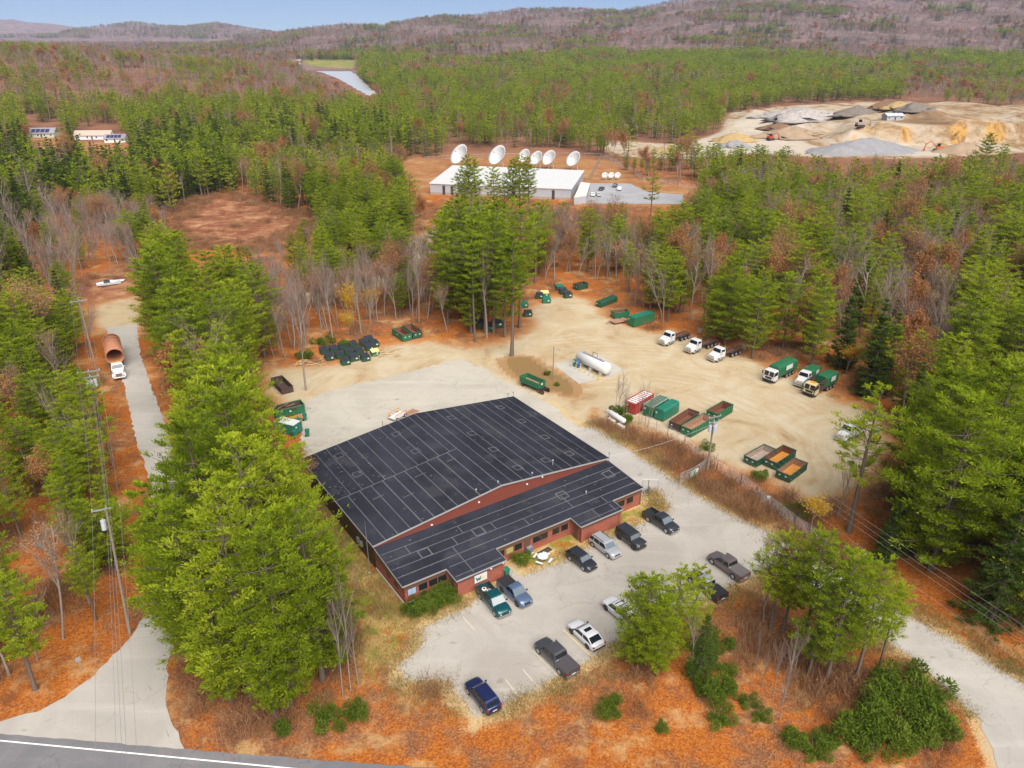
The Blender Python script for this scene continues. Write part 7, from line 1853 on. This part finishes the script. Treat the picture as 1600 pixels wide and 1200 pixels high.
def stuff_instances(name, label, cat, P, rot, scl, pid, meshes):
    col = bpy.data.collections.new(name + "_kinds")
    for i, me in enumerate(meshes):
        o = bpy.data.objects.new("%s_kind_%02d" % (name, i), me); col.objects.link(o)
    me = bpy.data.meshes.new(name); me.vertices.add(len(P)); me.vertices.foreach_set("co", np.asarray(P, np.float32).ravel())
    a = me.attributes.new("rot", 'FLOAT_VECTOR', 'POINT'); a.data.foreach_set("vector", np.stack([0*rot,0*rot,rot],1).astype(np.float32).ravel())
    a = me.attributes.new("scl", 'FLOAT_VECTOR', 'POINT'); a.data.foreach_set("vector", np.asarray(scl, np.float32).ravel())
    a = me.attributes.new("pid", 'INT', 'POINT'); a.data.foreach_set("value", np.asarray(pid, np.int32))
    ob = bpy.data.objects.new(name, me); COL.objects.link(ob); tag(ob, label, cat, kind="stuff")
    ng = bpy.data.node_groups.new(name, 'GeometryNodeTree')
    ng.interface.new_socket("Geometry", in_out='INPUT', socket_type='NodeSocketGeometry'); ng.interface.new_socket("Geometry", in_out='OUTPUT', socket_type='NodeSocketGeometry')
    gi = ng.nodes.new('NodeGroupInput'); go = ng.nodes.new('NodeGroupOutput'); ci = ng.nodes.new('GeometryNodeCollectionInfo'); ip = ng.nodes.new('GeometryNodeInstanceOnPoints')
    ci.inputs[0].default_value = col; ci.inputs[1].default_value = True; ci.inputs[2].default_value = True
    def na(nm, ty):
        n = ng.nodes.new('GeometryNodeInputNamedAttribute'); n.data_type = ty; n.inputs[0].default_value = nm; return n.outputs[0]
    L = ng.links.new; L(gi.outputs[0], ip.inputs['Points']); L(ci.outputs[0], ip.inputs['Instance']); ip.inputs['Pick Instance'].default_value = True
    L(na("pid",'INT'), ip.inputs['Instance Index']); L(na("rot",'FLOAT_VECTOR'), ip.inputs['Rotation']); L(na("scl",'FLOAT_VECTOR'), ip.inputs['Scale']); L(ip.outputs[0], go.inputs[0])
    md = ob.modifiers.new("instances", 'NODES'); md.node_group = ng
    return ob
vis = (tpx > -40) & (tpx < 1640) & (tpy < 1290)
for ki, kn in enumerate(KN):
    k = np.where(tk_ == ki)[0]
    if not len(k): continue
    k = k[np.argsort(-(th_[k]/trg[k])*np.where(vis[k], 1, .05))]
    nind = max(0, 290-used_expl[kn]); ind, rest = k[:nind], k[nind:]
    for i in ind:
        ph = ZONES[tzn[i]][4] if 0 <= tzn[i] < 50 else (MTN[0] if tzn[i] == 100 else GEN[0])
        tree_thing(kn, (tx[i], ty[i], tz[i]-.05), th_[i], rng.uniform(0, 6.28), int(rng.integers(0, 6 if kn == 'pine' else len(PROTO[kn]))), f"{PHR[kn]} {ph}", f"{PLU[kn]} {ph}", tw[i])
    if len(rest):
        full = [combine(kn+"_whole", *p) for p in PROTO[kn][:6]]; lite = [combine(kn+"_far", *p) for p in LIGHT.get(kn, LIGHT['autumn'])]
        near = trg[rest] < 330
        pid = np.where(near, rng.integers(0, len(full), len(rest)), len(full)+rng.integers(0, len(lite), len(rest)))
        s = th_[rest]/HREF[kn]
        stuff_instances({'pine':'pine_forest','spruce':'spruce_forest','bare':'bare_forest','autumn':'autumn_forest','yellow':'yellow_trees'}[kn],
            {'pine':"yellow green pines filling the far woods as one mass",'spruce':"dark conifers filling the far woods and hills",'bare':"leafless brown purple trees covering the hills",'autumn':"orange leaved trees dotted over the far woods",'yellow':"golden trees in the far woods"}[kn], "forest",
            np.stack([tx[rest],ty[rest],tz[rest]-.1],1), rng.uniform(0,6.28,len(rest)), np.stack([s*tw[rest],s*tw[rest],s],1), pid, full+lite)
print("TREES", len(tx), {kn: int((tk_ == i).sum()) for i, kn in enumerate(KN)})

# undergrowth: brown brush and saplings on the leaves
def undergrowth():
    r = np.random.default_rng(12); n = 15000
    d = r.uniform(50**.5, 330**.5, n)**2; a = r.uniform(-R(44), R(44), n); X, Y = np.sin(a)*d, np.cos(a)*d; P2d = np.stack([X,Y],1); ok = np.ones(n, bool)
    for w in OPEN_BASE[:-1]+[W(GRAVEL_MID), W([(863,568),(897,563),(934,592),(905,600)])]:
        ok &= sdf(P2d, w) < -1.2
    isl = sdf(P2d, W(ISLAND)) > .3
    ok &= sdf(P2d, np.array([B_AT(-2,-8), B_AT(46,-8), B_AT(46,40), B_AT(-2,40)])) < 0
    dens = vnoise(X, Y, 9.) + .4*r.normal(0,1,n)
    strip = sdf(P2d, W([(935,640),(1000,655),(1130,725),(1290,800),(1290,880),(1215,835),(1060,745),(930,668)])) > 0
    corner = sdf(P2d, W([(750,1150),(960,1040),(1200,960),(1480,1110),(1520,1200),(700,1200)])) > 0
    px, py = proj(X, Y, 0*X); thin = inside(px, py, [(560,960),(660,1000),(640,1070),(750,1140),(960,1020),(1000,1040),(860,1120),(760,1180),(560,1180)]) | inside(px, py, OPEN[3]) | inside(px, py, [(0,1100),(200,980),(215,920),(170,900),(0,1050)])
    ok &= np.where(strip, True, np.where(corner, dens > .6, dens > .8)) & ~thin
    ok &= ~((np.abs(X) > 0) & (d < 60))
    k = np.where(ok)[0]
    cl = W(CLEAR); lo, hi = cl.min(0), cl.max(0); Xc = r.uniform(lo[0]-10, hi[0]+10, 1500); Yc = r.uniform(lo[1]-10, hi[1]+10, 1500)
    dc = sdf(np.stack([Xc,Yc],1), cl); kc = (dc > -14) & ((vnoise(Xc, Yc, 12.) > .35) | (np.abs(dc) < 6)); X = np.r_[X, Xc[kc]]; Y = np.r_[Y, Yc[kc]]; k = np.r_[k, np.arange(n, len(X))]
    bl = [brush_proto(81), brush_proto(82, 1.1, 120, 160), brush_proto(83, 2.0, 150, 90), brush_proto(84, .8, 120, 60)]
    s = r.uniform(.6, 1.35, len(k))
    stuff_instances("undergrowth", "reddish brown brush and saplings growing through the fallen leaves", "undergrowth", np.stack([X[k],Y[k],0*X[k]],1), r.uniform(0,6.28,len(k)), np.stack([s*1.3,s*1.3,s],1), r.integers(0,len(bl),len(k)), bl)
undergrowth()
def dry_grass():
    r = np.random.default_rng(21); t = leaf_mat("dry_straw", [(.24,.16,.06),(.38,.27,.11),(.50,.38,.18)], .4, .3); g = leaf_mat("dry_green_grass", [(.12,.14,.03),(.22,.21,.05),(.32,.26,.08)], .4, .3)
    meshes = [brush_proto(91, .40, 90, 0, t), brush_proto(92, .30, 90, 0, t), brush_proto(93, .35, 90, 0, g)]
    lo, hi = W([(430,1180)])[0], W([(1250,700)])[0]; n = 26000
    X = r.uniform(-38, 70, n); Y = r.uniform(58, 150, n); P = np.stack([X,Y],1); bad = np.zeros(n, bool); near = np.full(n, -99.)
    for w in (LOT, ROAD_R, APRON): d = sdf(P, W(w)); bad |= d > -.1; near = np.maximum(near, d)
    for w in (ROAD_L, ROAD_M, YARD): bad |= sdf(P, W(w)) > -.1
    bld_ = sdf(P, np.array([B_AT(-.4,-.4), B_AT(6,-3), B_AT(40.7,-3), B_AT(40.7,36), B_AT(-.4,36)])); bad |= bld_ > 0
    keep = (near > -1.2 - 5*r.random(n)**2) | (bld_ > -6*r.random(n)) | (vnoise(X,Y,7.) > 1.0)
    k = np.where(keep & ~bad)[0]; s = r.uniform(.6,1.4,len(k))
    stuff_instances("dry_grass", "straw coloured dry grass along the edges of the pavement", "grass", np.stack([X[k],Y[k],0*X[k]],1), r.uniform(0,6.28,len(k)), np.stack([s,s,s],1), r.choice(3,len(k),p=[.45,.35,.2]), meshes)
dry_grass()

# air between here and the hills
def haze():
    t = bpy.data.materials.new("haze_air"); t.use_nodes = True; n = t.node_tree.nodes; n.clear()
    o = n.new("ShaderNodeOutputMaterial"); v = n.new("ShaderNodeVolumePrincipled"); v.inputs["Density"].default_value = HAZE_D
    v.inputs["Color"].default_value = (.64,.74,1.0,1); v.inputs["Anisotropy"].default_value = .0
    t.node_tree.links.new(v.outputs[0], o.inputs["Volume"])
    m = MB(); m.box(-11500, 11500, -60, 12700, -3, 460); h = m.build("haze", t); tag(h, kind="stuff")
HAZE_D = 0.000045
haze()
